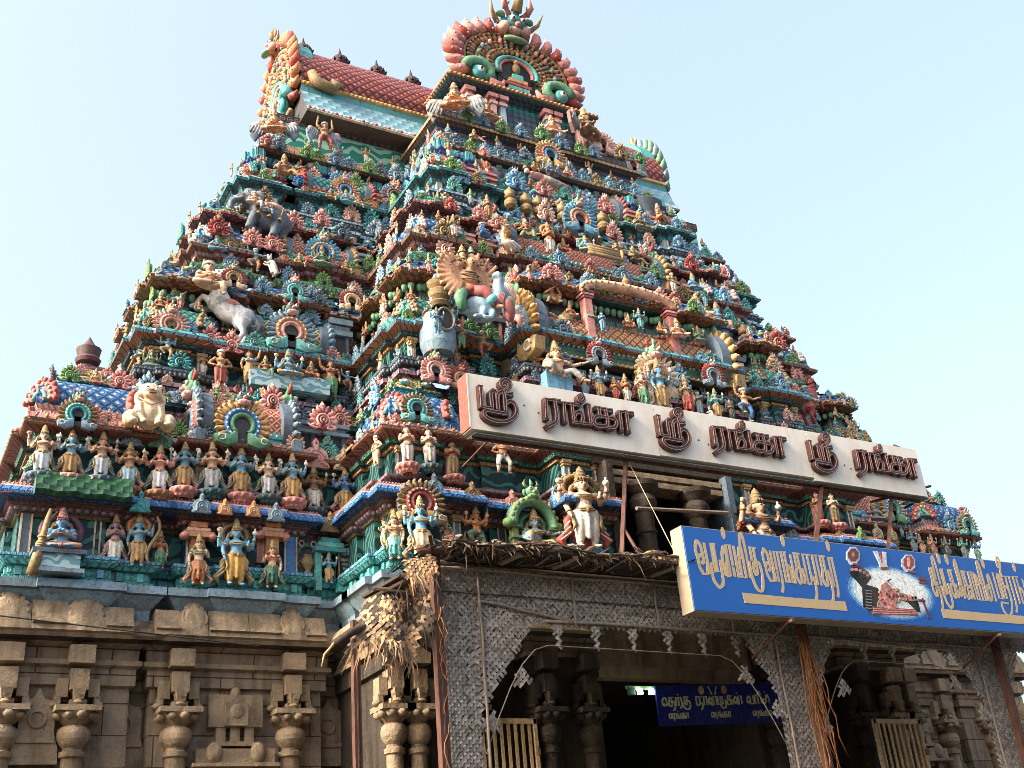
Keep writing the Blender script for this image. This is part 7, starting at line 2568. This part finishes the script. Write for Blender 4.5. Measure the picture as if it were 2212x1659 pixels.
# ---- bay, second storey
st(998, 753, 64, 18.5, 'fold', 'flesh', 'jade', "dark-haired pink figure praying right of the grey egg shrine")
st(1047, 773, 74, 18.45, 'dance2', 'oldgold', 'ruby', "gilt dancer in red shorts before the green shells", mir=True)
st(1208, 838, 110, 17.75, 'royal', 'flesh', 'grey', "large pink hero sitting on the blue block at the golden roof's left end")
st(1195, 668, 58, 18.35, 'blow', 'tan', 'brown', "tan horn blower sitting above the two gilt pots", mir=True)
C2 = "row of deities standing behind the white board's top edge"
for x, y, hh, po, sk, cl, lb, kw in (
    (1266, 856, 56, 'god4', 'tan', 'skyblue', "small tan attendant behind the board's edge, left of the blue god", {}), (1299, 862, 78, 'god4', 'skyblue', 'ochre', "blue god in yellow standing above the board's second word", {}),
    (1332, 866, 56, 'foldg', 'orange', 'red', "small orange figure in red stripes left of the red-faced monkey", {}), (1357, 872, 70, 'foldg', 'orange', 'ivory', "red-faced monkey figure clasping hands above the white board", {'face': 1}),
    (1394, 884, 98, 'lady', 'pale', 'green', "pale goddess in green with a long garland, left of the tall blue god", {'bod': 'red'}), (1435, 892, 128, 'god4d', 'skyblue', 'ochre', "tall blue god in yellow under the cream arch, biggest above the board", {'hal': ('ochre', 'orange'), 'sas': 'ivory'}),
    (1490, 896, 94, 'lady', 'flesh', 'red', "goddess in red with a white garland, right of the tall blue god", {'bod': 'green'}), (1514, 900, 64, 'fold', 'grey', 'greyblue', "grey figure between the red goddess and the small blue god", {}),
    (1553, 906, 72, 'god4', 'turq', 'ochre', "blue-green god in orange with a white calf, above the board", {}), (1583, 908, 48, 'lady', 'bronze', 'dgreen', "small lady in dark green left of the bending strong man", {}), (1617, 912, 90, 'dance2', 'tan', 'blue', "bearded tan strong man bending in blue cloth at the row's right end", {})):
    st(x, y, hh, 17.75, po, sk, cl, lb, group=C2, hal=kw.get('hal'), bod=kw.get('bod'), sas=kw.get('sas'))
for x, y, hh, po, sk, cl, lb in ((1385, 712, 52, 'god4', 'skyblue', 'turq', "small blue god standing inside the pink cusped arch"), (1304, 716, 50, 'fold', 'skyblue', 'skyblue', "pale blue figure at the left jamb of the pink cusped arch"), (1360, 707, 32, 'lalita', 'flesh', 'rose', "pink kneeling figure inside the pink cusped arch"), (1429, 724, 32, 'lalita', 'orange', 'flesh', "orange kneeler at the right jamb of the pink cusped arch"), (1466, 730, 46, 'seatk', 'flesh', 'rose', "pink drummer sitting outside the arch's right jamb")):
    st(x, y, hh, 18.0, po, sk, cl, lb)
# ---- bay, third storey
st(982, 511, 56, 19.1, 'god4', 'gold', 'ivory', "gilt god with white legs under the red plaque")
st(1140, 527, 62, 18.95, 'royal', 'bronze', 'green', "bronze warrior sitting with spread knees left of the orange priest", mir=True)
st(1189, 549, 80, 18.85, 'foldg', 'orange', 'ivory', "orange priest in white standing under the tall pink shell", hal=('ochre', 'orange'), crown='orange')
st(1267, 546, 42, 18.9, 'seat4', 'skyblue', 'ochre', "blue god reclining on the coiled snake couch", hal=('jade', 'greyblue'))
st(1220, 552, 42, 18.9, 'lalita', 'tan', 'red', "lady in red seated left of the reclining blue god")
st(1334, 561, 46, 18.95, 'fold', 'tan', 'paleblue', "tan figure standing right of the snake couch")
st(1372, 575, 50, 18.95, 'royal', 'oldgold', 'brown', "dull gold kneeler with a dark wing at the ledge's right end")
st(1306, 556, 30, 18.95, 'seatk', 'gold', 'tan', "tiny gilt attendant just right of the snake couch")
st(1056, 473, 62, 19.35, 'foldg', 'tan', 'orange', "tan winged attendant praying beside the yellow gable end")
st(1018, 443, 42, 19.5, 'archer', 'jade', 'greyblue', "jade flute player beside a small cow on the blue lattice roof")
st(1045, 523, 52, 18.95, 'ride', 'blue', 'blue', "deep blue boy riding the white swan", rz=R(35))
st(1457, 632, 50, 19.0, 'man', 'gold', 'ivory', "gilt figure in white at the bay's right third pavilion")
st(1500, 628, 42, 19.2, 'seatk', 'skyblue', 'paleblue', "pale blue seated figure below the right red shell")
st(1557, 718, 72, 18.9, 'lalita', 'skyblue', 'orange', "large blue god with an orange robe near the right edge of the bay")
st(1510, 688, 58, 18.8, 'seatk', 'flesh', 'jade', "elephant-headed pink figure left of the large blue god")
st(1525, 660, 40, 19.1, 'god4', 'turq', 'skyblue', "turquoise god above the large blue god")
st(1677, 853, 38, 19.2, 'dance', 'skyblue', 'turq', "blue flute player at the right second pavilion")
st(1810, 910, 32, 20.2, 'royal', 'flesh', 'green', "small figure in green sitting below the red horse")
st(1640, 745, 34, 19.4, 'seatk', 'leaf', 'jade', "green figure beside the brown pot near the right edge")
# ---- bay, fourth storey and attic
st(1191, 380, 44, 19.9, 'seat4', 'skyblue', 'ruby', "blue god in the gold and red horseshoe of the bay's fourth storey")
st(1155, 372, 28, 19.9, 'lalita', 'tan', 'orange', "small tan attendant left of the fourth storey's horseshoe")
st(1227, 386, 32, 19.9, 'lalita', 'flesh', 'red', "small attendant in red right of the fourth storey's horseshoe")
st(1026, 312, 40, 20.3, 'royal', 'tan', 'brown', "tan youth sitting on the ledge below the neck's left end")
st(1054, 262, 58, 20.9, 'seatk', 'tan', 'rose', "large brown bust leaning out beside the attic's left pillar")
st(1195, 296, 56, 20.9, 'seatk', 'flesh', 'rose', "large pink bust sitting right of the attic's pillars")
st(1385, 500, 52, 19.6, 'seatk', 'oldgold', 'greyblue', "grey-cloaked figure under the dark bowl at the bay's right edge")
st(1425, 478, 44, 20.0, 'seat', 'tan', 'orange', "praying corner figure against the sky below the dark bowl", rz=R(40))


def with_wings(px, py, hpx, Y, pose, skin, cloth, label, wing, rz=0):
    t = st(px, py, hpx, Y, pose, skin, cloth, label, rz=rz)
    zb = SEATED.get(pose, 0)
    for s in (-1, 1):
        mb = MB()
        out = [(s * .08, .62), (s * .2, .72), (s * .36, .74), (s * .44, .62), (s * .42, .4), (s * .34, .22), (s * .26, .36), (s * .16, .45)]
        mb.slab(out if s < 0 else out[::-1], .05, .1, P[wing], dome=.03)
        for k in range(5):
            mb.tube([(s * (.16 + k * .05), .03, .62), (s * (.22 + k * .05), .03, .34 + .03 * k)], [.02, .012], P['grey'], 6)
        mb.ell((s * .33, .04, .66), (.08, .03, .07), P['pink'], 8, 5)
        mb.build("wing", t, (0, 0, -zb))
    return t


with_wings(592, 288, 60, 21.9, 'seat', 'flesh', 'orange', "winged praying corner figure under the vault's left end", 'slate', R(-25))
with_wings(702, 326, 84, 22.15, 'lift', 'tan', 'red', "winged brown figure holding up the vault's eave with both arms", 'greyblue')
with_wings(984, 238, 72, 20.5, 'seat', 'flesh', 'orange', "large pink winged figure praying at the attic's left corner", 'grey', R(-25))
with_wings(1268, 296, 74, 20.7, 'seat', 'tan', 'oldgold', "brown winged figure praying at the attic's right corner", 'brown', R(40))


# ------------------------------------------------------------------ animals and large groups
def solo(name, me_or_mb, loc, s, label, cat, rz=0, flip=False):
    t = thing(name, label, cat, tuple(loc), rz)
    t.scale = (-s if flip else s, s, s)
    return t


def skin_part(t, nm, mb, vox, col=None, smooth=3):
    me = remesh(mb, vox, nm, smooth)
    return link(nm, me, t)


def plain(t, nm, mb):
    return mb.build(nm, t)


# cream lion sitting upright
q = at(318, 930, 19.6)
s = 112 * mpp(q)
t = solo("lion_statue", None, q, s, "fat cream lion sitting upright between the first corner pavilion and the red roof", "statue")
C = P['cream']
b = MB()
b.ell((0, 0, .36), (.30, .22, .34), C, 16, 12)
b.ell((0, -.06, .28), (.24, .2, .24), C, 16, 12)
b.ell((0, -.06, .78), (.23, .2, .2), C, 16, 12)
b.ell((0, -.2, .70), (.15, .1, .1), C, 12, 8)
for g in (-1, 1):
    b.ell((g * .36, -.1, .16), (.15, .2, .18), C, 12, 9)
    b.ell((g * .33, -.26, .05), (.1, .12, .06), C, 10, 7)
    b.tube([(g * .2, -.1, .5), (g * .2, -.2, .25), (g * .13, -.26, .06)], [.09, .07, .06], C, 10)
    b.ell((g * .13, -.3, .05), (.08, .09, .05), C, 10, 6)
    b.ell((g * .2, -.02, .95), (.06, .05, .06), C, 8, 6)
    b.ell((g * .24, -.08, .62), (.07, .08, .14), C, 8, 6)
skin_part(t, "body", b, .022)
b = MB()
for g in (-1, 1):
    b.ell((g * .09, -.235, .82), (.04, .02, .03), P['ivory'], 8, 5)
    b.ell((g * .09, -.25, .82), (.018, .02, .018), P['black'], 6, 4)
    b.tube([(g * .02, -.3, .74), (g * .1, -.29, .76), (g * .16, -.24, .72)], [.02, .02, .008], P['ivory'], 6)
b.ell((0, -.295, .685), (.09, .02, .018), P['maroon'], 10, 5)
b.ell((0, -.3, .755), (.035, .03, .025), P['rose'], 8, 5)
b.tube([(-.22, -.16, .6), (0, -.28, .42), (.22, -.16, .6)], .012, P['rose'], 6)
for k in range(3): b.tube([(-.3, -.2, .2 + k * .02), (-.24, -.27, .3), (-.18, -.24, .1 + .05 * k)], .008, P['tan'], 5)
plain(t, "face_paint", b)


def elephant(px, py, wpx, Y, label, flip, riders):
    q = at(px, py, Y)
    s = wpx * mpp(q)
    t = solo("elephant_statue", None, q, s, label, "statue", R(-12) if not flip else R(20), flip)
    t.rotation_euler.y = R(16) if not flip else R(-16)
    E_ = P['slate'] if not flip else P['greyblue']
    b = MB()
    b.ell((.12, .06, .42), (.40, .24, .27), E_, 16, 12)
    b.ell((-.1, .02, .5), (.2, .2, .2), E_, 14, 10)
    b.ell((-.33, -.04, .66), (.19, .16, .18), E_, 14, 10)
    b.ell((-.38, -.06, .76), (.12, .11, .09), E_, 12, 8)
    b.tube([(-.44, -.08, .62), (-.56, -.1, .52), (-.62, -.12, .4), (-.6, -.12, .28), (-.52, -.12, .26)], [.09, .075, .06, .045, .03], E_, 10)
    for x, z in ((-.15, 0), (.0, -.02), (.3, 0), (.42, 0)):
        b.tube([(x, -.06 if x in (-.15, .3) else .12, .36), (x - .02, -.06 if x in (-.15, .3) else .12, .1), (x - .02, -.07 if x in (-.15, .3) else .12, 0)], [.11, .085, .085], E_, 10)
    b.tube([(.5, .06, .5), (.56, .06, .3)], [.03, .015], E_, 7)
    skin_part(t, "body", b, .022)
    b = MB()
    b.ell((-.2, -.17, .66), (.1, .03, .14), P['grey'], 12, 7)
    plain(t, "ear", b)
    b = MB()
    for g in (-.14, .02):
        b.tube([(-.47, g, .58), (-.56, g - .02, .5), (-.62, g - .02, .53)], [.028, .022, .006], P['ivory'], 7)
    plain(t, "tusks", b)
    b = MB()
    b.ell((-.4, -.18, .7), (.028, .02, .02), P['ivory'], 8, 5)
    b.ell((-.4, -.195, .7), (.013, .012, .013), P['black'], 6, 4)
    b.tube([(-.52, -.16, .66), (-.44, -.2, .6)], .012, P['ruby'], 5)
    plain(t, "eyes", b)
    b = MB()
    b.ell((.12, .05, .62), (.26, .235, .1), P['pink'], 14, 7)
    for x in (-.1, .1, .3):
        b.tube([(x, -.17, .6), (x + .01, -.2, .45), (x + .01, -.2, .36)], .014, P['oldgold'], 5)
        b.lathe([(.05, 0), (.03, .06), (.01, .08)], (x + .01, -.2, .28), P['gold'], 8)
    plain(t, "saddle_cloth", b)
    return t


elephant(556, 504, 118, 21.55, "grey elephant with two riders striding left out of the third storey", False, 2)
st(549, 452, 48, 21.3, 'ride', 'flesh', 'ivory', "pale mahout riding in front on the left grey elephant")
st(575, 464, 40, 21.25, 'lalita', 'pale', 'skyblue', "second rider in blue on the left grey elephant, one hand raised")
elephant(1592, 727, 78, 19.6, "grey elephant poking out against the sky on the tower's right edge", True, 0)


def horse(px, py, wpx, Y, body, mane, label, flip, rz, rear=.0):
    q = at(px, py, Y)
    s = wpx * mpp(q)
    t = solo("horse_statue", None, q, s, label, "statue", rz, flip)
    t.rotation_euler.y = R(30) if not flip else R(-25)
    H_ = P[body]
    b = MB()
    b.ell((.1, .02, .36), (.34, .17, .19), H_, 16, 12)
    b.ell((.34, .02, .34), (.18, .18, .2), H_, 14, 10)
    b.ell((-.18, .0, .44), (.19, .16, .2), H_, 14, 10)
    b.tube([(-.22, 0, .5), (-.34, -.02, .7), (-.4, -.04, .86)], [.16, .12, .085], H_, 12)
    b.tube([(-.36, -.04, .9), (-.47, -.06, .84), (-.57, -.07, .76), (-.6, -.07, .73)], [.085, .08, .06, .05], H_, 10)
    for g in (-1, 1): b.tube([(-.36, -.04 + g * .04, .94), (-.35, -.04 + g * .05, 1.04)], [.025, .006], H_, 6)
    b.tube([(-.26, -.08, .36), (-.42, -.1, .38), (-.44, -.1, .2), (-.5, -.1, .12)], [.08, .055, .04, .045], H_, 9)
    b.tube([(-.26, .1, .36), (-.36, .1, .26), (-.36, .1, .06), (-.4, .1, .0)], [.08, .055, .04, .045], H_, 9)
    for y in (-.09, .1):
        b.tube([(.4, y, .3), (.44, y, .16), (.52, y, .08), (.48, y, -.12)], [.12, .07, .045, .05], H_, 9)
    skin_part(t, "body", b, .02)
    b = MB()
    for k in range(8):
        z = .52 + k * .055
        b.ell((-.2 - .022 * k, .0, z + .03), (.05, .04, .05), P[mane], 7, 5)
    b.tube([(.5, .02, .4), (.62, .03, .34), (.62, .03, .1)], [.05, .06, .02], P[mane], 7)
    plain(t, "mane_and_tail", b)
    b = MB()
    b.ell((.06, .02, .47), (.19, .175, .1), P['rose'], 12, 7)
    for z in (.6, .7, .8): b.tube([(-.3 - (z - .6) * .35 + .13 * math.cos(a), -.02 + .13 * math.sin(a), z) for a in [2 * PI * k / 12 for k in range(13)]], .014, P['black'], 5)
    b.tube([(-.42, -.13, .82), (-.55, -.13, .75)], .012, P['black'], 5)
    plain(t, "harness", b)
    b = MB()
    b.ell((-.42, -.12, .88), (.028, .02, .022), P['ivory'], 8, 5)
    b.ell((-.42, -.14, .88), (.014, .012, .014), P['black'], 6, 4)
    b.ell((-.61, -.1, .72), (.03, .04, .014), P['ruby'], 8, 4)
    plain(t, "eyes", b)
    return t


horse(462, 708, 136, 21.15, 'white', 'grey', "white horse rearing left out of the third storey with a turbaned rider", False, R(-28))
st(449, 644, 96, 20.75, 'ride', 'flesh', 'cream', "big turbaned rider in cream trousers on the white horse", bod=None)
horse(1762, 902, 92, 20.3, 'red', 'maroon', "red horse leaping right against the sky at the tower's right edge", True, R(25))
st(1748, 884, 58, 20.15, 'ride', 'skyblue', 'ivory', "rider in blue coat and white trousers on the red horse", mir=True)
# dog and calf
for px, py, h, Y, lb, fl in ((588, 594, 56, 21.25, "white dog standing upright beside the blue dancer in orange", False), (1538, 905, 32, 17.65, "white calf at the feet of the blue-green god", False), (770, 850, 30, 20.65, "small white lion under the blue dancer", True), (1040, 446, 26, 19.45, "small grey cow beside the jade flute player", False)):
    q = at(px, py, Y)
    s = h * mpp(q)
    t = solo("dog_statue" if 'dog' in lb else "animal_statue", None, q, s, lb, "statue", 0, fl)
    W_ = P['ivory'] if 'grey' not in lb else P['grey']
    b = MB()
    b.tube([(.1, 0, .12), (.02, 0, .4), (-.06, 0, .62)], [.16, .17, .13], W_, 10)
    b.ell((-.12, -.04, .74), (.1, .1, .1), W_, 10, 8)
    b.tube([(-.14, -.06, .74), (-.24, -.1, .82)], [.07, .04], W_, 8)
    for g in (-1, 1):
        b.tube([(-.1, g * .08, .5), (-.26, g * .08, .44), (-.34, g * .08, .5)], [.06, .045, .035], W_, 7)
        b.tube([(.1, g * .09, .14), (.16, g * .1, .06), (.04, g * .1, 0)], [.09, .06, .05], W_, 7)
        b.tube([(-.08, g * .06, .82), (-.05, g * .07, .97)], [.035, .01], W_, 6)
    b.tube([(.2, 0, .1), (.34, 0, .2), (.32, 0, .36)], [.04, .03, .015], W_, 6)
    skin_part(t, "body", b, .03, smooth=2)
    b = MB()
    b.ell((-.17, -.13, .78), .02, P['black'], 6, 4)
    b.tube([(-.08 + .12 * math.cos(a), -.0 + .12 * math.sin(a), .62) for a in [2 * PI * k / 10 for k in range(11)]], .018, P['green'], 5)
    plain(t, "collar", b)
# swan
q = at(1098, 545, 18.9)
s = 66 * mpp(q)
t = solo("swan_statue", None, q, s, "white swan with an S-shaped neck ridden by the deep blue boy", "statue", R(20))
b = MB()
W_ = P['pale']
b.ell((.1, 0, .3), (.36, .2, .2), W_, 14, 10)
b.tube([(-.12, 0, .38), (-.24, -.02, .52), (-.22, -.02, .7), (-.14, -.03, .86), (-.2, -.05, .98), (-.3, -.06, .96)], [.13, .08, .06, .055, .06, .03], W_, 10)
b.tube([(.4, 0, .34), (.62, 0, .36)], [.13, .03], W_, 9)
for g in (-.1, .1): b.tube([(.05, g, .16), (.05, g, .0)], [.05, .03], W_, 7)
skin_part(t, "body", b, .025)
b = MB()
for k in range(5): b.ell((.12 + k * .07, -.17, .36 - k * .015), (.13, .05, .06), P['white'], 8, 5)
b.tube([(-.28, -.06, .96), (-.4, -.08, .93)], [.035, .008], P['ochre'], 7)
b.ell((-.22, -.11, .99), .015, P['black'], 6, 4)
plain(t, "wing", b)

# grey egg-shaped shrine with a blue god looking out
q = at(948, 768, 18.5)
s = 110 * mpp(q)
t = solo("egg_shrine", None, q, s, "smooth grey egg-shaped shrine with a blue god in its round opening", "shrine")
b = MB()
b.lathe([(.0, 0), (.3, .0), (.36, .2), (.37, .45), (.34, .7), (.25, .9), (.12, .99), (0, 1.01)], (0, 0, 0), P['greyblue'], 20)
plain(t, "shell", b)
b = MB()
b.ring(circ(0, .62, .21, .27, 0, 360, 22), circ(0, .62, .16, .22, 0, 360, 22), -.40, -.2, P['grey'], .03)
b.slab(circ(0, .62, .17, .23, 0, 345, 20), -.375, -.3, P['black'])
plain(t, "opening", b)
st(946, 722, 66, 17.95, 'god4', 'skyblue', 'skyblue', "blue god showing waist-up in the opening of the grey egg shrine", crown='oldgold')

# many-armed war god on a peacock
q = at(1030, 690, 18.1)
s = 152 * mpp(q)
t = solo("statue_group", None, q, s, "huge many-armed and many-headed war god astride a grey-blue peacock", "statue")
T_ = P['tan']
b = MB()
b.ell((-.1, -.02, .62), (.15, .12, .17), T_, 14, 10)
b.ell((-.09, -.03, .46), (.12, .1, .12), T_, 12, 9)
b.tube([(-.08, -.03, .76), (-.06, -.04, .86)], [.06, .06], T_, 9)
b.ell((-.05, -.06, .9), (.075, .08, .09), T_, 12, 9)
for dx, dz in ((.1, -.01), (-.12, -.01), (.19, -.05), (-.2, -.05), (.03, .13), (-.12, .12)):
    b.ell((-.05 + dx, -.02, .9 + dz), (.055, .06, .068), T_, 10, 8)
for k in range(11):
    a = R(118 + k * 12)
    e = Vector((-.14 + .26 * math.cos(a), .0 - .01 * k, .66 + .26 * math.sin(a)))
    h_e = Vector((-.14 + .47 * math.cos(a + .08), -.06, .66 + .47 * math.sin(a + .08)))
    b.tube([(-.16, .02, .68), e, h_e], [.05, .04, .028], T_, 8)
    b.ell(h_e, (.035, .03, .04), T_, 7, 5)
for k in range(6):
    a = R(68 - k * 22)
    e = Vector((-.02 + .24 * math.cos(a), .0, .66 + .2 * math.sin(a)))
    h_e = Vector((-.02 + .43 * math.cos(a + .2), -.1, .68 + .36 * math.sin(a + .2)))
    b.tube([(-.02, .02, .7), e, h_e], [.05, .04, .028], T_, 8)
    b.ell(h_e, (.035, .03, .04), T_, 7, 5)
b.tube([(.22, -.2, .16), (.3, -.28, .12)], [.045, .03], T_, 8)
skin_part(t, "body", b, .02)
b = MB()
b.tube([(-.05, -.06, .42), (.06, -.18, .38), (.16, -.2, .26), (.22, -.2, .17)], [.1, .085, .07, .055], P['ruby'], 10)
b.ell((-.1, -.05, .42), (.13, .11, .07), P['red'], 12, 7)
b.tube([(-.2, .0, .42), (-.3, -.1, .25), (-.28, -.1, .05)], [.11, .09, .06], P['green'], 9)
plain(t, "trousers", b)
b = MB()
b.tube([(.13, -.2, .29), (.19, -.21, .2)], [.082, .07], P['turq'], 10)
for dx, dz in ((0, 0), (.1, -.01), (-.12, -.01), (.19, -.05), (-.2, -.05), (.03, .13), (-.12, .12)):
    b.lathe([(.06, 0), (.065, .02), (.04, .05), (.045, .07), (.015, .12), (0, .15)], (-.05 + dx, -.02, .95 + dz), P['gold'] if dx != .03 else P['jade'], 9)
for z, r in ((.74, .1), (.68, .14), (.6, .15)):
    b.tube([(-.1 + r * math.cos(a), -.06 + r * .8 * math.sin(a), z - .05 * max(0, -math.sin(a))) for a in [2 * PI * k / 14 for k in range(15)]], .015, P['oldgold'], 6)
for k in range(11):
    a = R(118 + k * 12)
    b.ell((-.14 + .3 * math.cos(a), -.03, .66 + .3 * math.sin(a)), (.045, .045, .03), P['brown'], 7, 4)
plain(t, "jewellery", b)
b = MB()
for dx in (0, .1, -.12):
    for g in (-1, 1):
        b.ell((-.05 + dx + g * .026, -.135 if dx == 0 else -.08, .91), (.014, .01, .01), P['ivory'], 7, 4)
        b.ell((-.05 + dx + g * .026, -.143 if dx == 0 else -.088, .91), .007, P['black'], 5, 3)
    b.ell((-.05 + dx, -.135 if dx == 0 else -.08, .865), (.025, .01, .012), P['black'], 7, 4)
plain(t, "face_paint", b)
b = MB()
G_ = P['paleblue']
b.ell((.1, .02, .2), (.3, .2, .2), G_, 14, 10)
b.tube([(.25, -.04, .25), (.33, -.08, .42), (.34, -.1, .58), (.36, -.12, .68), (.3, -.14, .72), (.22, -.16, .7)], [.15, .11, .085, .09, .08, .015], G_, 11)
for x in (.05, .2): b.tube([(x, -.12, .1), (x - .08, -.2, -.05), (x - .22, -.24, -.1)], [.06, .04, .03], G_, 8)
skin_part(t, "peacock", b, .022)
for g in (-1, 1):
    b = MB()
    cx_ = -.52 if g < 0 else .62
    for k in range(6):
        b.ell((cx_ + g * .0 + (k - 2.5) * .03, .12, .42 + .05 * k), (.06, .04, .3 - .03 * k), P['greyblue'] if k < 4 else P['pink'], 8, 6, Matrix.Rotation(g * (-.15 - .05 * k), 3, 'Y'))
    plain(t, "wing", b)
b = MB()
b.ell((.42, -.22, .12), (.09, .06, .2), P['ruby'], 10, 7)
b.ell((.48, -.16, .2), (.07, .08, .2), P['green'], 10, 7)
for k in range(5): b.tube([(.3 + k * .02, -.2, .4), (.22 + k * .02, -.24, .2)], .012, P['rose'], 5)
b.ell((.36, -.21, .7), .018, P['black'], 6, 4)
plain(t, "plumage", b)
b = MB()
b.lathe([(.12, 0), (.16, .05), (.1, .1), (.15, .16), (.17, .24), (.12, .28), (.16, .34), (.18, .4)], (-.52, .1, .14), P['oldgold'], 12)
plain(t, "pedestal", b)
# reclining pink figure on a couch, snake couch, boat-shaped bowl
q = at(1175, 392, 19.95)
s = 70 * mpp(q)
t = solo("statue", None, q, s, "pink figure lying full length on the bay's fourth ledge", "statue", R(2))
b = MB()
b.tube([(-.5, 0, .12), (-.2, 0, .16), (.05, 0, .12), (.4, -.03, .09), (.8, -.03, .07)], [.09, .12, .1, .08, .05], P['pink'], 10)
b.ell((-.62, -.02, .2), (.09, .09, .1), P['pink'], 10, 8)
b.tube([(-.4, -.05, .2), (-.52, -.12, .1)], [.05, .04], P['pink'], 7)
b.tube([(.35, .06, .08), (.85, .06, .06)], [.07, .045], P['pink'], 8)
skin_part(t, "body", b, .025)
b = MB()
b.tube([(-.05, 0, .12), (.3, 0, .1), (.6, 0, .08)], [.12, .12, .09], P['ivory'], 10)
b.lathe([(.08, 0), (.05, .08), (0, .14)], (-.66, 0, .28), P['gold'], 8)
plain(t, "dhoti", b)
q = at(1300, 560, 18.85)
mb = MB()
for k in range(4): mb.tube([(-.45, -.1, .04 + k * .07), (0, -.13, .02 + k * .07), (.55, -.1, .04 + k * .07)], .05, P['oldgold'] if k % 2 else P['gold'], 8)
mb.ell((.52, -.1, .16), (.06, .1, .16), P['ochre'], 8, 6)
o = mb.build("snake_couch")
o.location = q
tag(o, "coiled gold snake couch with an orange end under the reclining blue god", "couch")
q = at(1402, 440, 20.3)
mb = MB()
mb.lathe([(.1, -.5), (.16, -.3), (.34, -.06), (.42, .06), (.4, .08), (.3, .0), (0, -.04)], (0, 0, 0), P['slate'], 14, True, .6)
o = mb.build("stone_bowl")
o.location = q
tag(o, "dark grey bowl shape jutting into the sky at the tower's right edge", "bowl")
# blue block under the seated hero, umbrella like fans and pots set along the great pavilion
q = at(1205, 838, 17.8)
mb = MB()
mb.box((0, .1, -.05), (.62, .4, .75), P['skyblue'])
mb.box((.1, -.1, -.44), (1.1, .3, .08), P['white'])
for k in range(12): mb.box((-.4 + k * .09, -.255, -.44), (.045, .012, .07), P['blue'])
o = part(mb, "blue_block")
o.location = q - tower.location
for px, py, h, lb, Y in ((1227, 735, 66, "squat gilt pot under the horn blower", 18.3), (1254, 752, 56, "squat gilt pot left of the pink arch's jamb", 18.3), (1510, 760, 58, "squat gilt pot under the elephant-headed figure", 18.5), (1612, 745, 46, "brown tiered pot near the bay's right edge", 19.1)):
    q = at(px, py, Y)
    mb = MB()
    pot(mb, (0, 0, 0), 1.0, P['oldgold'], P['gold'] if 'brown' not in lb else P['bronze'])
    o = mb.build("pot")
    o.location = q
    k = h * mpp(q) / 1.2
    o.scale = (k * 1.25, k * 1.25, k)
    tag(o, lb, "pot")
for px, py, h, n_, Y, c in ((1192, 648, 46, 5, 18.95, 'umber'), (1000, 438, 40, 3, 19.6, 'gold')):
    pass
rp = random.Random(21)
for i, (px, py) in enumerate(((1182, 640), (1222, 646), (1262, 655), (1300, 662), (1338, 668), (1400, 678))):
    q = at(px, py, 18.9)
    mb = MB()
    pot(mb, (0, 0, 0), .55, P['umber'], P['plum'])
    o = part(mb, "pot_finial")
    o.location = q - tower.location
for i, (px, py) in enumerate(((1104, 440), (1138, 452), (1165, 458), (1218, 470), (1305, 490))):
    q = at(px, py + 12, 19.45)
    mb = MB()
    pot(mb, (0, 0, 0), .5, P['oldgold'], P['gold'])
    o = part(mb, "pot_finial")
    o.location = q - tower.location


# ------------------------------------------------------------------ small relief figures in the niches
def fused(pose, skin, cloth):
    mb = MB()
    zb = SEATED.get(pose, 0)
    for nm, me in PR[pose].items():
        cols = {'body': P[skin], 'dhoti': P[cloth], 'bodice': P['red']}
        vs = [Vector((v.co.x, v.co.y, v.co.z - zb)) for v in me.vertices]
        by = {}
        for f in me.polygons:
            by.setdefault(f.material_index, []).append(tuple(f.vertices))
        for mi_, fs in by.items():
            mb.add(vs, fs, cols.get(nm) or me.materials[mi_], True)
    o = mb.build("relief_figure")
    me = o.data
    bpy.data.objects.remove(o)
    return me


REL = [(fused(*a), a[0]) for a in (('seat', 'skyblue', 'ochre'), ('seatk', 'tan', 'red'), ('lalita', 'flesh', 'green'), ('foldg', 'gold', 'ivory'), ('royal', 'bronze', 'orange'), ('seat4', 'jade', 'greyblue'), ('lady', 'pale', 'rose'), ('god4', 'tan', 'ivory'))]
busy = taken + [o.location.copy() for o in COL.objects if o.parent is None and o.get("category") == "statue"]
nr = 0
rf = random.Random(8)
for t, zz, off, step, hh in ((4, 17.95, .1, .62, .42), (3, 15.6, .12, .7, .46), (2, 12.52, .12, .8, .55), (1, 11.6, -.12, .9, .45), (3, 16.6, .0, .8, .4), (2, 14.0, .0, .9, .45), (4, 19.1, .05, .7, .4), (5, 20.5, -.02, .7, .45), (2, 14.7, .02, .6, .4), (3, 17.15, .02, .55, .36), (1, 10.85, .0, .7, .42), (2, 13.5, .05, .62, .42), (3, 16.2, .05, .55, .4), (4, 18.75, .05, .5, .36), (4, 19.5, -.1, .5, .38)):
    for path in (pieces(t) if t < 5 else [mirror(h5)]):
        for p_, d_2, L_, n_ in seg_along(path, off):
            k = max(1, int(L_ / step)) if L_ > .3 else 0
            for j in range(k):
                q = p_ + d_2 * (L_ * (j + .5) / k)
                v = Vector((q.x, q.y, zz))
                if nr >= 280 or q.y > 24 or (n_.x > .5 and q.x < XC) or (n_.x < -.5 and q.x > XC) or any((v - u).length < .3 for u in busy):
                    continue
                me, ps = REL[rf.randrange(len(REL))]
                o = link(("relief_figure", "niche_figure", "ledge_figure")[nr % 3], me, tower, v - tower.location)
                s = hh * rf.uniform(.85, 1.15) / (1 - SEATED.get(ps, 0)) * (.8 if ps in SEATED else 1)
                o.scale = (s, s, s)
                o.rotation_euler = (0, 0, math.atan2(d_2.y, d_2.x))
                busy.append(v)
                nr += 1
